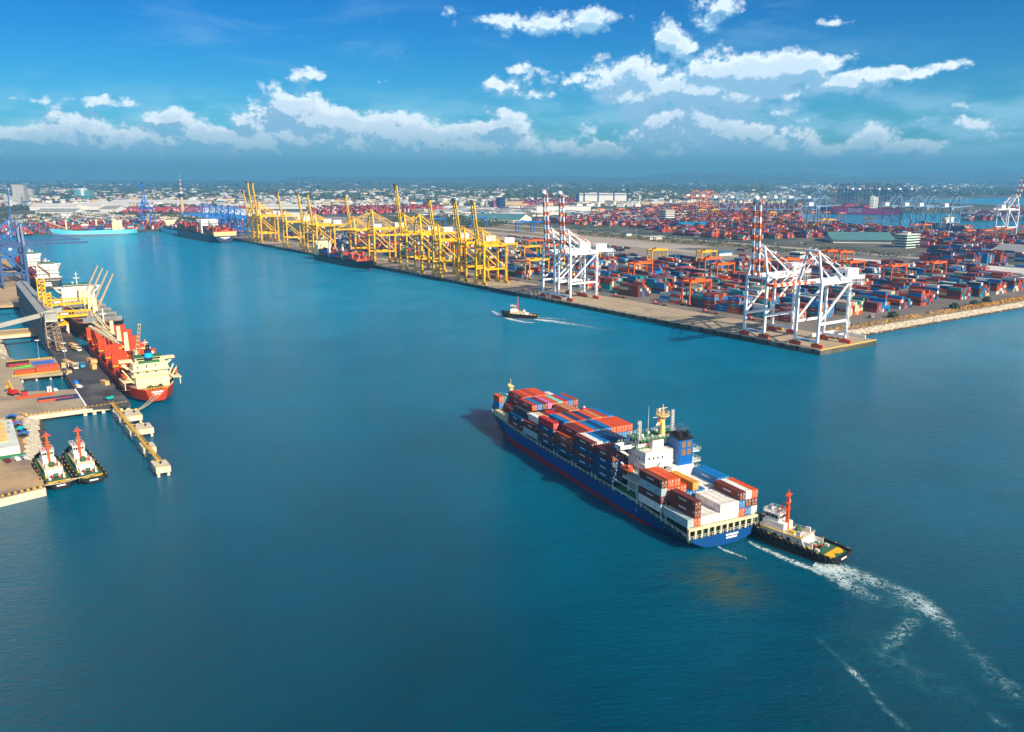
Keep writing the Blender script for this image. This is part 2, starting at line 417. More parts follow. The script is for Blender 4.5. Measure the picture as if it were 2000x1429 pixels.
def hull(L, B, fb, sheer, col, band=None, bandz=1.6, y0=0.0, bowlen=None, sternlen=None, transom=0.85, sternz=1.5, deckm=None, bulw=1.0, flare=0.8, rake=6.0, fc=None, fch=3.0, fcl=12.0, n=40, hm=None):
    """Ship hull: x across (centre 0), y forward from the stern y0; returns hull builder, deck builder and the deck outline function."""
    bowlen = bowlen or B * 1.3; sternlen = sternlen or B * 0.9
    hb = B / 2
    def bd(u):       # deck half beam
        y = u * L
        if y > L - bowlen:
            k = (y - (L - bowlen)) / bowlen; return hb * max(0.0, 1 - k ** 2.3)
        if y < sternlen:
            k = 1 - y / sternlen; return hb * (1 - (1 - transom) * k ** 2)
        return hb
    def bw(u):       # waterline half beam
        y = u * L; yb = L - rake
        if y > yb: return 0.0
        bl = bowlen * 1.25
        if y > yb - bl:
            k = (y - (yb - bl)) / bl; return hb * 0.995 * max(0.0, 1 - k ** 1.7)
        sl = sternlen * 1.5
        if y < sl:
            k = 1 - y / sl; return hb * (0.995 - 0.75 * k ** 2.2)
        return hb * 0.995
    def top(u): 
        y = u * L
        if fb < 4.5: return fb + 1.9*min(1, y/30.0) + sheer * max(0, (u - 0.55) / 0.45) ** 2
        return fb + sheer * max(0, (u - 0.6) / 0.4) ** 2
    rings = []; H = MB()
    us = [i / n for i in range(n + 1)]
    zf = [-1.5, 0.0, bandz if band else 0.9, 2.6 if band else 2.2, None]
    prof = []
    for u in us:
        y = u * L + y0; t = top(u); w, d = bw(u), bd(u)
        kn = max(0.0, 1 - u * L / (sternlen * 0.8))            # underside of the counter rises towards the transom
        z0 = -1.5 + kn * (sternz + 1.5)
        row = []
        for k, zz in enumerate((0.0, 0.22, 0.42, 0.62, 0.82, 1.0)):
            z = z0 + (t - z0) * zz
            if band and k in (1, 2): 
                z = max(z0 + (t - z0) * (0.04 * k), min(bandz * (.35 + .9*u), t) + (0.0 if k == 1 else 0.02))
            zr = max(0.0, min(1.0, (z - max(z0, 0)) / max(.1, t - max(z0, 0))))
            e = zr ** (flare if kn == 0 else 0.45)
            half = w + (d - w) * e if (w > 0 or d > 0) else 0
            # raked stem
            yy = y
            yst = L - rake + rake * zr
            if u * L > yst: yy = yst + y0; half = 0.02
            if kn > 0 and zz == 0.0: half *= 0.85
            row.append((half, yy, z))
        prof.append(row)
    K = len(prof[0])
    for side in (-1, 1):
        vs = [(side * h, yy, z) for row in prof for (h, yy, z) in row]
        for i in range(n):
            for k in range(K - 1):
                a, b2, c, d2 = i*K+k, i*K+k+1, (i+1)*K+k+1, (i+1)*K+k
                pa = [vs[a], vs[b2], vs[c], vs[d2]]
                if side > 0: pa = pa[::-1]
                H.add(pa, [(0, 1, 2, 3)], band if (band and k < 1 ) else col)
    # transom and bottom
    r0 = prof[0]
    H.add([(h, yy, z) for h, yy, z in r0] + [(-h, yy, z) for h, yy, z in reversed(r0)], [tuple(range(2 * K))], col if hm is None else hm)
    D = MB()
    for i in range(n):
        a, c = prof[i][-1], prof[i+1][-1]
        zt = -0.05 - bulw
        D.add([(-a[0], a[1], a[2]+zt), (a[0], a[1], a[2]+zt), (c[0], c[1], c[2]+zt), (-c[0], c[1], c[2]+zt)], [(0, 1, 2, 3)], deckm or GREEN)
    def outline(y, inset=0.0):
        u = max(0, min(1, (y - y0) / L)); return max(0.05, bd(u) - inset), top(u)
    return H, D, outline

# ================================================================ containers
CCOL = {
 'r': ('rust red', (178, 64, 26)), 'o': ('orange-red', (226, 84, 14)), 'R': ('bright red', (206, 34, 20)), 'b': ('bright blue', (0, 118, 184)),
 'n': ('navy blue', (8, 62, 104)), 'm': ('maroon', (112, 42, 26)), 'w': ('white', (240, 238, 228)), 'g': ('pale grey', (168, 190, 194)),
 'c': ('cream', (214, 200, 160)), 'p': ('pink', (214, 110, 160)), 't': ('mint green', (130, 214, 190)), 'T': ('teal', (28, 140, 140)),
 'a': ('tan', (206, 130, 80)), 'y': ('yellow', (226, 150, 30)), 'G': ('green', (30, 130, 80)), 'k': ('charcoal', (58, 64, 74)), 's': ('salmon', (218, 110, 60)),
}
def cont_mat(code):
    nm = 'container ' + CCOL[code][0]
    if nm in MATS: return MATS[nm]
    m = paint(nm, CCOL[code][1], 0.55, 0.12, 0.5, dirt=(110, 70, 46) if code not in 'bnTk' else (60, 84, 100), dscale=0.9, damt=0.35)
    t = m.node_tree; q = NT(t); b = t.nodes['Principled BSDF']
    # corrugated sides: ribs run up the walls
    co = q.n('ShaderNodeTexCoord').outputs['Object']
    x, y, z = q.sep(co)
    w = q.m('SINE', q.m('MULTIPLY', q.m('ADD', x, y), 2 * math.pi / 0.55))
    bp = q.n('ShaderNodeBump'); bp.inputs['Distance'].default_value = 0.04; bp.inputs['Strength'].default_value = 0.6
    q.put(bp.inputs['Height'], w); q.put(b.inputs['Normal'], bp.outputs[0])
    return m
CMESH = {}
def cont_mesh(code, ln, ht=2.6):
    key = (code, ln, ht)
    if key in CMESH: return CMESH[key]
    m = cont_mat(code); w = 2.40; b = MB(); e = 0.07
    b.box(-w/2+e, w/2-e, e, ln-e, 0.1, ht-0.06, m)                 # recessed panels
    for x in (-w/2, w/2-0.16):
        for y in (0, ln-0.16): b.box(x, x+0.16, y, y+0.16, 0, ht, m)   # corner posts
    for x in (-w/2, w/2-0.1):
        for z in (0.0, ht-0.12): b.box(x+.002, x+0.098, 0.161, ln-0.161, z, z+0.118, m)
    for y in (0.0, ln-0.1):
        for z in (0.0, ht-0.12): b.box(-w/2+0.161, w/2-0.161, y+.002, y+0.098, z, z+0.118, m)
    d = MB(); rods = paint('galvanised rods', (205, 208, 200), 0.4, 0.1, 2.0)
    d.box(-w/2+0.18, -0.02, 0.02, 0.065, 0.14, ht-0.14, m); d.box(0.02, w/2-0.18, 0.02, 0.065, 0.14, ht-0.14, m)
    for x in (-0.85, -0.35, 0.35, 0.85): d.box(x-0.025, x+0.025, -0.03, 0.018, 0.16, ht-0.16, rods)
    yl = paint('yellow label', (238, 190, 40), 0.6, 0.05, 2.0) if code not in 'wcy' else rods
    d.box(0.45, 0.75, -0.012, 0.018, 1.65, 2.1, rods); d.box(-0.25, -0.08, -0.012, 0.018, 0.7, 1.0, yl); d.box(0.1, 0.3, -0.012, 0.018, 1.1, 1.3, yl)
    if code not in 'wcg':
        d.box(0.5, 0.8, -0.012, 0.018, 0.5, 0.62, rods); d.box(-0.8, -0.45, -0.012, 0.018, 1.75, 1.95, rods)
    if code in 'bnmrT' and ln > 10:
        for sx in (-1, 1):
            for i in range(5): b.box(sx*(w/2-e+.012)-.02, sx*(w/2-e+.012)+.02, ln*.36+i*.75, ln*.36+i*.75+.5, 1.25, 1.75, MARK)
            b.box(sx*(w/2-e+.012)-.02, sx*(w/2-e+.012)+.02, .5, .8, 1.5, 2.2, MARK)
    CMESH[key] = (b.mesh('container_body'), d.mesh('container_door'))
    return CMESH[key]
def put_container(name, fr, x, y, z, code, ln, ht, label, group, door=True):
    bm, dm = cont_mesh(code, ln, ht)
    o = bpy.data.objects.new(name, bm); sc.collection.objects.link(o)
    o.location = fr(x, y, z); o.rotation_euler.z = fr.rz
    tag(o, label, 'container', group)
    if door:
        d = bpy.data.objects.new('door', dm); sc.collection.objects.link(d); d.parent = o
    return o
ORD = ['first', 'second', 'third', 'fourth', 'fifth', 'sixth', 'seventh', 'eighth', 'ninth', 'tenth', 'eleventh', 'twelfth', 'thirteenth', 'fourteenth', 'fifteenth', 'sixteenth', 'seventeenth', 'eighteenth']

# bay: (y of its after end, length, base z, columns from port), each column listed from the bottom tier up
BAYS = [
 (137.6, 6.06, 8.6, ['', 'Tbo', 'TbT', 'gg', 'nnn', 'nnw', 'nnw', 'rnt', 'rrw', 'rr', 'm']),
 (124.9, 12.19, 8.4, ['c', 'm', 'rr', 'mmmr', 'rmoo', 'mmrr', 'mrro', 'rrmo', 'nrb', 'mmn', 'rrw']),
 (110.9, 12.19, 8.3, ['mn', 'nmk', 'mrrr', 'mnob', 'orom', 'mrmp', 'rnro', 'rmnt', 'mrmR', 'mrob', 'mmmr']),
 (97.3, 12.19, 8.2, ['gm', 'gnw', 'bmc', 'mrm', 'mmR', 'rmR', 'mrra', 'nrra', 'mro', 'rm', 'mr']),
 (83.8, 12.19, 8.2, ['nmnR', 'bnm', 'nbnb', 'rrrs', 'nnmn', 'mnmr', 'rrmn', 'nrro', 'mmna', 'rrnr', 'rmrb']),
 (69.8, 12.19, 8.2, ['nmr', 'mnrm', 'rmmm', 'mrmo', 'nnnb', 'nmnn', 'mrbb', 'rrno', 'mrbo', 'mrbo', 'mrno']),
 (55.8, 12.19, 8.2, ['nmnm', 'nmmw', 'nmnb', 'nmnn', 'mmnn', 'mnnk', 'nmk', 'mm', 'nm', 'rb', 'mn']),
 (42.0, 12.19, 8.0, ['nnnm', 'nnbm', 'nmmm', 'nmn', 'mnn', 'mmn', 'mnm', 'nn', 'mm', 'nm', 'mm']),
 (13.7, 12.19, 7.6, ['wmgm', 'mmro', 'mmro', 'mno', 'nb', 'nby', 'bb', 'bw', 'bw', 'nnb', 'nnb']),
 (0.0, 12.19, 7.6, ['g', 'omm', 'w', 'w', 'w', 'ww', 'ww', 'ww', 'obm', 'bmw', 'wmo']),
]
NSHIP = [0]
def build_containers():
    cw = 27.5 / 11
    for bi, (y0, ln, z0, cols) in enumerate(BAYS):
        ht = 2.62 if bi not in (8, 9) else 2.68
        hs = [len(c) for c in cols]
        aft = None
        if bi + 1 < len(BAYS) and bi + 1 != 8: aft = [len(c) for c in BAYS[bi+1][3]]
        for ci, c in enumerate(cols):
            for ti, code in enumerate(c):
                port = hs[ci-1] if ci else 0
                seen = ti == hs[ci]-1 or port <= ti or aft is None or aft[max(0, ci-1)] <= ti or aft[ci] <= ti
                if bi == 7 and ci > 3 and ti < hs[ci]-1: seen = False
                if not seen: continue
                NSHIP[0] += 1
                tn = {0: 'bottom', 1: 'second', 2: 'third', 3: 'fourth'}[ti]
                if ti == hs[ci]-1 and ti > 0: tn = 'top'
                lab = f'{CCOL[code][0]} container on blue ship, {ORD[bi]} bay from bow, {ORD[ci]} from port, {tn} tier'
                put_container('shipping_container', FS, 1.25 + ci*cw, y0, z0 + ti*ht, code, ln, ht - 0.03, lab, 'containers stacked on the blue container ship')
build_containers()

# ================================================================ the big blue container ship
HULLB = paint('blue hull paint', (0, 72, 136), 0.42, 0.12, 0.08, dirt=(70, 56, 60), dscale=0.9, damt=0.5, streak=.08, d0=.54)
BOOT = paint('red boot topping', (158, 40, 32), 0.6, 0.2, 0.3, dirt=(70,60,50), dscale=.5, damt=.4)
FUNB = paint('funnel blue', (0, 92, 170), 0.4, 0.06, 0.3)
ship = empty('container_ship', FS(13.75, -1.6, 0), FS.rz, 'large blue container ship under way with white bridge, blue funnel and stacked containers', 'container ship')
# local: x from centreline, y forward from the transom
HU, DK, OUT = hull(161.0, 28.2, 4.3, 4.6, HULLB, BOOT, 2.5, bowlen=27, sternlen=26, transom=0.99, sternz=0.2, bulw=0.9, rake=7.5, deckm=GREEN)
HU.build('hull', ship); DK.build('deck', ship)
# hatch coamings and container pedestals
LBG = paint('light blue grey paint', (170, 200, 208), .5, .12, .6, dirt=(120,90,70), damt=.3)
b = MB(); DG = paint('dark green deck gear', (36, 62, 52), 0.7, 0.3, 0.6)
for (y0, ln, z0, cols) in BAYS:
    hw, tz = OUT(y0 + 1.6 + ln/2)
    hw = min(hw - 1.4, 13.2)
    b.box(-hw+1.6, hw-1.6, y0+1.7, y0+1.5+ln, 3.0 if y0 < 100 else 5.5, z0-0.12, DG)
    for s in (-1, 1):
        for yy in (y0+1.9, y0+1.0+ln):
            b.box(s*(13.1)-.25, s*(13.1)+.25, yy-.25, yy+.25, 3.3, z0-0.1, LBG) if y0 < 120 else None
b.build('hatch_coamings', ship)
SFR = paint('stern frame cream', (226, 212, 170), .5, .12, .5, dirt=(150,120,80), dscale=.6, damt=.4)
# lashing bridges at the stern: white frame under the last bay
b = MB()
b.box(-13.9, 13.9, 0.55, 1.55, 6.75, 7.45, SFR)
for i in range(12):
    x = -13.6 + i*27.2/11; b.box(x-.28, x+.28, 0.6, 1.1, 3.6, 6.75, SFR)
b.build('stern_frame', ship)
b = MB()
for i in range(10):
    x = -11.8 + i*2.55
    b.ball((x, 3.2, 4.1), 0.7, YEL if i % 2 else GREEN, 7, 4); b.box(x-.9, x+.9, 3.8, 5.0, 3.4, 4.3, DARKM)
b.build('mooring_winches', ship)
b = MB()
b.rail([(-13.6, 0.25, 4.2), (13.6, 0.25, 4.2)], WHT, 1.1, 1.4, 0.05)
for s in (-1, 1):
    pts = []
    for i in range(28):
        y = 0.3 + i*5.6; w, t = OUT(y); pts.append((s*(w-.1), y, t))
    b.rail(pts, WHT, 1.2, 1.9, 0.09)
b.build('railing', ship)
# name plate on the transom: two lines of white letters
b = MB()
for (z, x0, x1) in ((3.0, 0.2, 4.9), (2.05, 0.4, 4.7)):
    x = x0
    while x < x1:
        w = 0.42 if (int(x*7) % 3) else 0.3
        b.box(x, x+w, -0.09, 0.02, z, z+0.62, MARK); x += w + 0.11
b.build('stern_name', ship)
# foredeck: breakwater, foremast, winches
b = MB()
w, t = OUT(150)
b.box(-9.5, 9.5, 146.3, 146.7, 6.8, 10.6, WHT); b.box(-9.9, -8.6, 146.0, 149.2, 6.8, 11.6, WHT)
b.build('breakwater', ship)
b = MB(); b.tube((0, 150.2, 7.5), (0, 150.2, 18.4), 0.75, WARM, 0.55); b.cbox(0, 150.2, 17.6, 2.6, 2.2, 0.4, WARM); b.cbox(-.9, 150.6, 18.0, 0.7, 0.7, 0.9, WARM); b.tube((0, 150.2, 18.0), (0, 150.2, 21.2), 0.2, WARM, 0.08); b.bar((0.9,150.2,8),(0.9,150.2,17.5),.5,.5,WARM)
b.build('foremast', ship)
b = MB(); b.tube((-7.4, 151.5, 8), (-7.4, 151.5, 15), 0.12, WARM, .05)
for x, y in ((-4, 152), (4, 152), (-3, 148.5), (3, 148.5)): b.cbox(x, y, 7.6, 2.4, 1.6, 1.2, DARKM); b.ball((x, y, 8.7), .8, YEL, 7, 4)
b.build('windlass', ship)
pl = MB()
for s in (-1, 1):
    rings = []
    for i in range(13):
        y = 143 + i*1.6; w, t = OUT(min(y, 161.5)); rings.append((s*w, y, t))
    vs = [(x, y, z-.2) for x, y, z in rings] + [(x*(.97), y-.05, z+1.3) for x, y, z in rings]
    n = len(rings); pl.add(vs, [(i, i+1, n+i+1, n+i) for i in range(n-1)], WHT)
pl.build('bulwark', ship)

# superstructure; helper takes ship-frame coordinates v (from the port side) and u (from the last container)
def SB(b, v0, v1, u0, u1, z0, z1, m): b.box(v0-13.75, v1-13.75, u0+1.6, u1+1.6, z0, z1, m)
b = MB()
SB(b, 5, 22.6, 29.6, 39.6, 4, 22.0, WHT)            # accommodation
SB(b, 13.6, 22.8, 26.4, 33.2, 4, 16.6, WHT)         # engine casing
SB(b, 9.5, 13.5, 26.9, 29.5, 4, 15.2, WHT)
SB(b, 3.2, 24.4, 27.8, 40.4, 10.4, 10.9, WHT); SB(b, 3.2, 24.4, 29.0, 40.4, 13.9, 14.3, WHT); SB(b, 4.4, 23.4, 29.2, 40.0, 17.8, 18.1, WHT)
SB(b, 22.7, 26.5, 27.2, 33, 14.0, 14.3, WHT); SB(b, 22.7, 26.5, 27.2, 33, 16.8, 17.1, WHT); SB(b, 22.7, 25.8, 27.2, 33, 20.5, 20.8, WHT)
acc = b.build('superstructure', ship)
def w1(par, nm, *a):
    b = MB(); SB(b, *a); return b.build(nm, par)
for z in (11.6, 15.0, 19.0):
    for i in range(5): w1(acc, 'window', 4.94, 5.01, 30.8+i*1.8, 31.3+i*1.8, z, z+.7, GLASS)
    for i in range(4): w1(acc, 'window', 6.2+i*1.8, 6.8+i*1.8, 29.53, 29.61, z+.4, z+1.1, GLASS)
for i in range(2): w1(acc, 'door', 12.6-i*5, 13.3-i*5, 29.5, 29.6, 14.4, 16.2, DARKM)
for i in range(3): w1(acc, 'louvre', 10.0+i*1.2, 10.8+i*1.2, 26.83, 26.91, 11.8, 14.4, paint('louvre grey', (110,104,92), .6, .2, 2))
b = MB()
SB(b, 4.2, 23.4, 34.0, 40.4, 22.0, 22.35, GREEN)
SB(b, 5.4, 22.2, 34.6, 40.2, 22.35, 25.2, WHT)
SB(b, 9.5, 14.0, 32.0, 34.6, 22.0, 25.0, WHT)
SB(b, 4.8, 22.8, 32.2, 40.6, 25.2, 25.45, GREEN)
br = b.build('wheelhouse', ship)
for i in range(10): w1(br, 'window', 6.0+i*1.62, 7.3+i*1.62, 40.19, 40.27, 23.5, 24.6, GLASS)
for i in range(3): w1(br, 'window', 5.33, 5.41, 35.0+i*1.7, 36.2+i*1.7, 23.5, 24.6, GLASS)
for i in range(3): w1(br, 'window', 5.8+i*1.25, 6.7+i*1.25, 34.52, 34.61, 23.5, 24.5, GLASS)
w1(br, 'life_ring', 8.2, 9.0, 34.4, 34.5, 22.5, 23.2, ORNG)
for s, (v0, v1) in ((0, (-0.6, 5.3)), (1, (22.3, 28.2))):
    b = MB(); SB(b, v0, v1, 36.3, 40.0, 21.9, 22.2, WHT)
    for (a0, a1, c0, c1) in ((v0, v1, 39.85, 40.0), (v0, v1, 36.3, 36.45)): SB(b, a0, a1, c0, c1, 22.2, 23.3, WHT)
    e0 = v0 if s == 0 else v1-.15
    SB(b, e0, e0+.15, 36.45, 39.85, 22.2, 23.3, WHT)
    x0 = (v0 if s == 0 else v1) - 13.75; xi = (5.2 if s == 0 else 22.4) - 13.75
    b.bar((x0, 39.8, 21.9), (xi, 39.8, 18.3), .35, .8, WHT)
    SB(b, (v0 if s == 0 else v1-1.2), (v0+1.2 if s == 0 else v1), 36.6, 37.4, 22.2, 22.9, REDP if s == 0 else GREEN)
    b.build('bridge_wing', ship)
# funnel with raked top and louvres
def fpt(v, u, z): return (v-13.75, u+1.6, z)
b = MB()
b.loft([[fpt(16.8,27,16.6), fpt(22.6,27,16.6), fpt(22.6,33.4,16.6), fpt(16.8,33.4,16.6)], [fpt(16.8,27,25.4), fpt(22.6,27,25.4), fpt(22.6,33.4,26.6), fpt(16.8,33.4,26.6)]], FUNB)
fn = b.build('funnel', ship)
b = MB(); b.loft([[fpt(16.6,26.8,25.41), fpt(22.8,26.8,25.41), fpt(22.8,33.6,26.61), fpt(16.6,33.6,26.61)], [fpt(16.6,26.8,25.7), fpt(22.8,26.8,25.7), fpt(22.8,33.6,26.9), fpt(16.6,33.6,26.9)]], BLK)
for i in range(5):
    x, y = 17.8+ (i % 2)*3 + .4*i, 28.3 + (i//2)*2
    b.tube(fpt(x, y, 25.8), fpt(x+.1, y-.4, 27.9), .42, DARKM)
b.build('funnel_top', fn)
lv = MB(); LOU = paint('louvre grey', (110,104,92), .6, .2, 2)
for cz in (23.0, 20.3):
    for v0 in (17.7, 20.0):
        SB(lv, v0, v0+1.8, 26.9, 26.98, cz-.3, cz+1.9, LOU)
        for j in range(6): SB(lv, v0+.1, v0+1.7, 26.82, 26.9, cz-.15+j*.34, cz+.0+j*.34, paint('louvre tan', (150,112,76), .6, .2, 2))
lv.build('louvre', fn)
# mast on the wheelhouse
b = MB(); mv, mu = 15.2, 34.6
b.tube(fpt(mv,mu,25.4), fpt(mv,mu,31.8), 1.0, WARM, .75); b.tube(fpt(mv,mu,31.6), fpt(mv,mu,32.6), 1.2, WARM, 2.3, 10); b.tube(fpt(mv,mu,32.6), fpt(mv,mu,32.9), 2.4, WARM, 2.4, 10)
for k in range(9):
    a = k*2*math.pi/9; b.tube(fpt(mv+2.2*math.cos(a), mu+2.2*math.sin(a), 32.8), fpt(mv+2.3*math.cos(a), mu+2.3*math.sin(a), 34.2+.5*(k % 2)), .09, WARM, n=5)
b.tube(fpt(mv,mu,32.8), fpt(mv,mu,36.6), .28, WARM, .1); b.ball(fpt(mv-1.6,mu,34.6), .55, WHT); b.bar(fpt(mv-1.8,mu,35.2), fpt(mv+1.8,mu,35.2), .2,.2, WARM); b.bar(fpt(mv-4,mu,32.3), fpt(mv,mu,32.3), .15,.15, WHT)
b.rail([fpt(mv+2.3*math.cos(a*math.pi/4), mu+2.3*math.sin(a*math.pi/4), 32.9) for a in range(9)], WARM, 1.0, 2.0)
b.build('main_mast', ship)
b = MB()
for (c1, c2, o) in ((REDP, WHT, 0), (YEL, YEL, 1.0)):
    p = fpt(mv-2.0-o*-.9, mu-.6, 31.9)
    for i, c in enumerate((c1, WHT if o == 0 else YEL)):
        b.add([(p[0]-.6*i, p[1]-.1, p[2]-1.1*i), (p[0]-.6*i+.9, p[1], p[2]-1.1*i+.1), (p[0]-.6*i+.2, p[1], p[2]-1.1*i-1.3), (p[0]-.6*i-.7, p[1]-.1, p[2]-1.1*i-1.4)], [(0,1,2,3)], c)
b.build('signal_flag', ship)
b = MB()
for k in range(9): b.cbox(5-13.75, 33.5+1.6, 25.5+k*.75, .8, .8, .12, WHT)
for dx, dy in ((-.35,-.35),(.35,-.35),(.35,.35),(-.35,.35)): b.bar((5-13.75+dx, 35.1+dy, 25.4), (5-13.75+dx, 35.1+dy, 32.2), .14,.14, WHT)
for z in (28, 29.5, 31.5): b.bar((5-13.75-1, 35.1, z), (5-13.75, 35.1, z), .2,.2, WHT)
b.build('signal_mast', ship)
b = MB()
for dx, dy in ((-.5,-.4),(.5,-.4),(.5,.4),(-.5,.4)): b.bar(fpt(19.2+dx, 34.4+dy, 25.4), fpt(19.2+dx*.6, 34.4+dy*.6, 34.2), .16,.16, WHT)
for k in range(9): b.cbox(19.2-13.75, 36.0, 25.8+k*.95, .9, .8, .12, WHT)
b.build('radar_mast', ship)
b = MB(); b.tube(fpt(10, 35.6, 25.4), fpt(10, 35.6, 36.2), .11, WHT, .04, 6); b.build('whip_antenna', ship)
b = MB()
b.rail([fpt(4.9,32.3,25.4), fpt(22.6,32.3,25.4), fpt(22.6,40.4,25.4), fpt(4.9,40.4,25.4), fpt(4.9,32.3,25.4)], WHT, 1.1, 1.5)
b.rail([fpt(4.3,33.9,22.3), fpt(4.3,29.8,22.0), fpt(9.3,29.8,22.0), fpt(13.5,29.8,22.0)], WHT, 1.1, 1.5)
b.rail([fpt(3.4,40,14.3), fpt(3.4,29.2,14.3), fpt(9.0,29.2,14.3)], WHT, 1.1, 1.5); b.rail([fpt(3.4,40,10.9), fpt(3.4,28,10.9), fpt(13.0,28,10.9)], WHT, 1.1, 1.5)
b.rail([fpt(9.5,26.9,15.2), fpt(13.4,26.9,15.2)], WHT, 1.1, 1.5)
for z in (14.3, 17.1, 20.8): b.rail([fpt(23,27.3,z), fpt(26.3,27.3,z), fpt(26.3,33,z)], WHT, 1.1, 1.5)
b.bar(fpt(8.2,28.9,14.3), fpt(10.5,28.9,18.0), .9,.15, WHT); b.bar(fpt(6.2,27.8,10.9), fpt(8.9,27.8,14.3), .9,.15, WHT)
for (x, y, z, r) in ((8,36,26,.6),(12,38,26,.5),(7,34,25.9,.4),(13,33,26,.6),(18,37,26,.5),(11,34.5,26,.35),(16,39,26,.5)): b.ball(fpt(x,y,z), r, WHT, 7, 4)
b.build('deck_fittings', ship)
# aft platforms and lifeboat davits on the port side
b = MB(); LB = paint('light blue grey paint', (170, 200, 208), .5, .12, .6, dirt=(120,90,70), damt=.3)
SB(b, -0.2, 4.9, 26.5, 40.5, 7.2, 7.5, GREEN)
for u in (26.6, 31.3, 36, 40.4): SB(b, -.2, .15, u-.18, u+.18, 3.4, 10.4 if u < 30 else 7.4, LB)
SB(b, -.2, .2, 26.5, 40.5, 9.9, 10.3, LB); SB(b, -.25, .2, 26.5, 40.5, 6.9, 7.3, LB); SB(b, 4.6, 4.95, 26.5, 28.6, 3.4, 12.8, LB)
for u in (33.0, 37.4):
    b.bar(fpt(4.6,u,7.5), fpt(3.2,u,14.5), .35,.5, WHT); b.bar(fpt(3.2,u,14.5), fpt(0.6,u,17.2), .3,.45, WHT)
for u in (28.5, 30.2, 35.2): b.tube(fpt(2.5,u,7.5), fpt(2.5,u,9.6), .5, WHT); b.ball(fpt(2.5,u,9.8), .5, WHT, 7, 4)
b.build('davit', ship)
def lifeboat(parent, c, hdgvec=(0,1,0), L=7.0, m=ORNG):
    b = MB(); rings = []
    for i in range(9):
        k = -1 + i/4; w = 1.3*math.sqrt(max(0.0, 1-k*k*.97)); y = k*L/2
        rings.append([(c[0]+w*math.cos(a)*1.0, c[1]+y, c[2]+(w*.95 if math.sin(a) > 0 else w*.85)*math.sin(a)) for a in [j*math.pi/4 for j in range(8)]])
    b.loft(rings, m); b.cbox(c[0], c[1]-L*.25, c[2]+.9, 1.3, 1.5, .8, m)
    return b.build('lifeboat', parent)
lifeboat(ship, fpt(1.4, 35.2, 15.4)); lifeboat(ship, fpt(26.0, 35.2, 15.4))
b = MB(); b.tube((12.8, 106, 5), (12.8, 106, 15.5), .5, REDP); b.cbox(12.8, 106, 15, 2.2, 2, 1.6, REDP); b.ball((12.8,106,17), .5, WHT)
b.build('deck_crane', ship)
# ================================================================ quay of the container terminal
CONC = paint('quay concrete', (176, 158, 128), 0.85, 0.14, 0.03, dirt=(110, 98, 84), dscale=0.03, damt=0.6)
CONC2 = paint('pale concrete', (214, 202, 176), 0.85, 0.12, 0.1, dirt=(150, 120, 84), dscale=0.2, damt=0.5)
ASPH = paint('worn asphalt', (112, 106, 98), 0.9, 0.2, 0.02, dirt=(150, 140, 120), dscale=0.012, damt=0.5)
RUST = paint('rusty steel', (150, 76, 40), 0.7, 0.3, 0.8, dirt=(80, 44, 30), damt=0.6)
YLINE = paint('yellow kerb paint', (236, 186, 30), 0.6, 0.1, 0.8)
WPAINT = paint('bright white steel', (238, 240, 240), 0.4, 0.05, 0.2, dirt=(190, 190, 180), dscale=0.3, damt=0.3)
def flat(fr, poly, z, m, name, z0=-0.5, label=None, cat=None, kind='structure'):
    b = MB(); b.prism([tuple(fr(x, y))[:2] for x, y in poly], z0, z, m)
    return tag(b.build(name), label, cat, kind=kind)
flat(FR, [(0.5,0),(62,0),(62,33),(52,36),(52,1330),(0.5,1330)], 3.5, CONC, 'quay', 2.2)
flat(FR, [(52.02,36),(330,33.5),(470,38),(640,48),(640,560),(470,620),(330,800),(330,1330),(52.02,1330)], 3.35, ASPH, 'container_yard', 2.9)
# piles, fender beam and rails along the quay
b = MB()
for i in range(0, 330):
    y = 1 + i*4.0
    if i % 2 == 0 and y < 1325: b.tube(FR(1.2, y, -2), FR(1.2, y, 2.4), 0.55, CONC2, n=6)
    if y < 700: b.tube(FR(5.5, y+2, -2), FR(5.5, y+2, 2.4), 0.5, CONC2, n=6)
for i in range(14): b.tube(FR(1+i*4.4, 1.0, -2), FR(1+i*4.4, 1.0, 2.4), .5, CONC2, n=6)
tag(b.build('quay_piles'), kind='structure')
b = MB()
for i in range(110):
    y = 4 + i*12.0
    if y < 1325: b.M = FR.mat(); b.box(-0.6, 0.45, y, y+1.6, 1.0, 3.4, BLK); b.box(0.1, 0.48, y-3.5, y-1.5, 2.6, 3.3, CONC2)
b.box(0.52, 1.2, 0.1, 1329.9, 3.502, 3.75, CONC2); b.box(1.21, 61.9, 0.05, .6, 3.502, 3.8, YLINE)
tag(b.build('quay_edge'), kind='structure')
b = MB(); b.M = FR.mat(); RL = paint('crane rail', (84, 76, 66), .6, .2, .5)
for x in (3.9, 33.9): b.box(x, x+.3, 1.5, 1325, 3.504, 3.56, RL)
for x in (8, 13, 18, 23, 28): b.box(x, x+.18, 10, 900, 3.504, 3.512, paint('lane paint', (206, 180, 120), .8, .1, 1))
for x, m in ((40, 'c'), (56, 'c')):
    for i in range(70): b.box(x, x+.25, 60+i*9, 64+i*9, 3.504, 3.512, YLINE)
tag(b.build('lane_markings'), kind='structure')
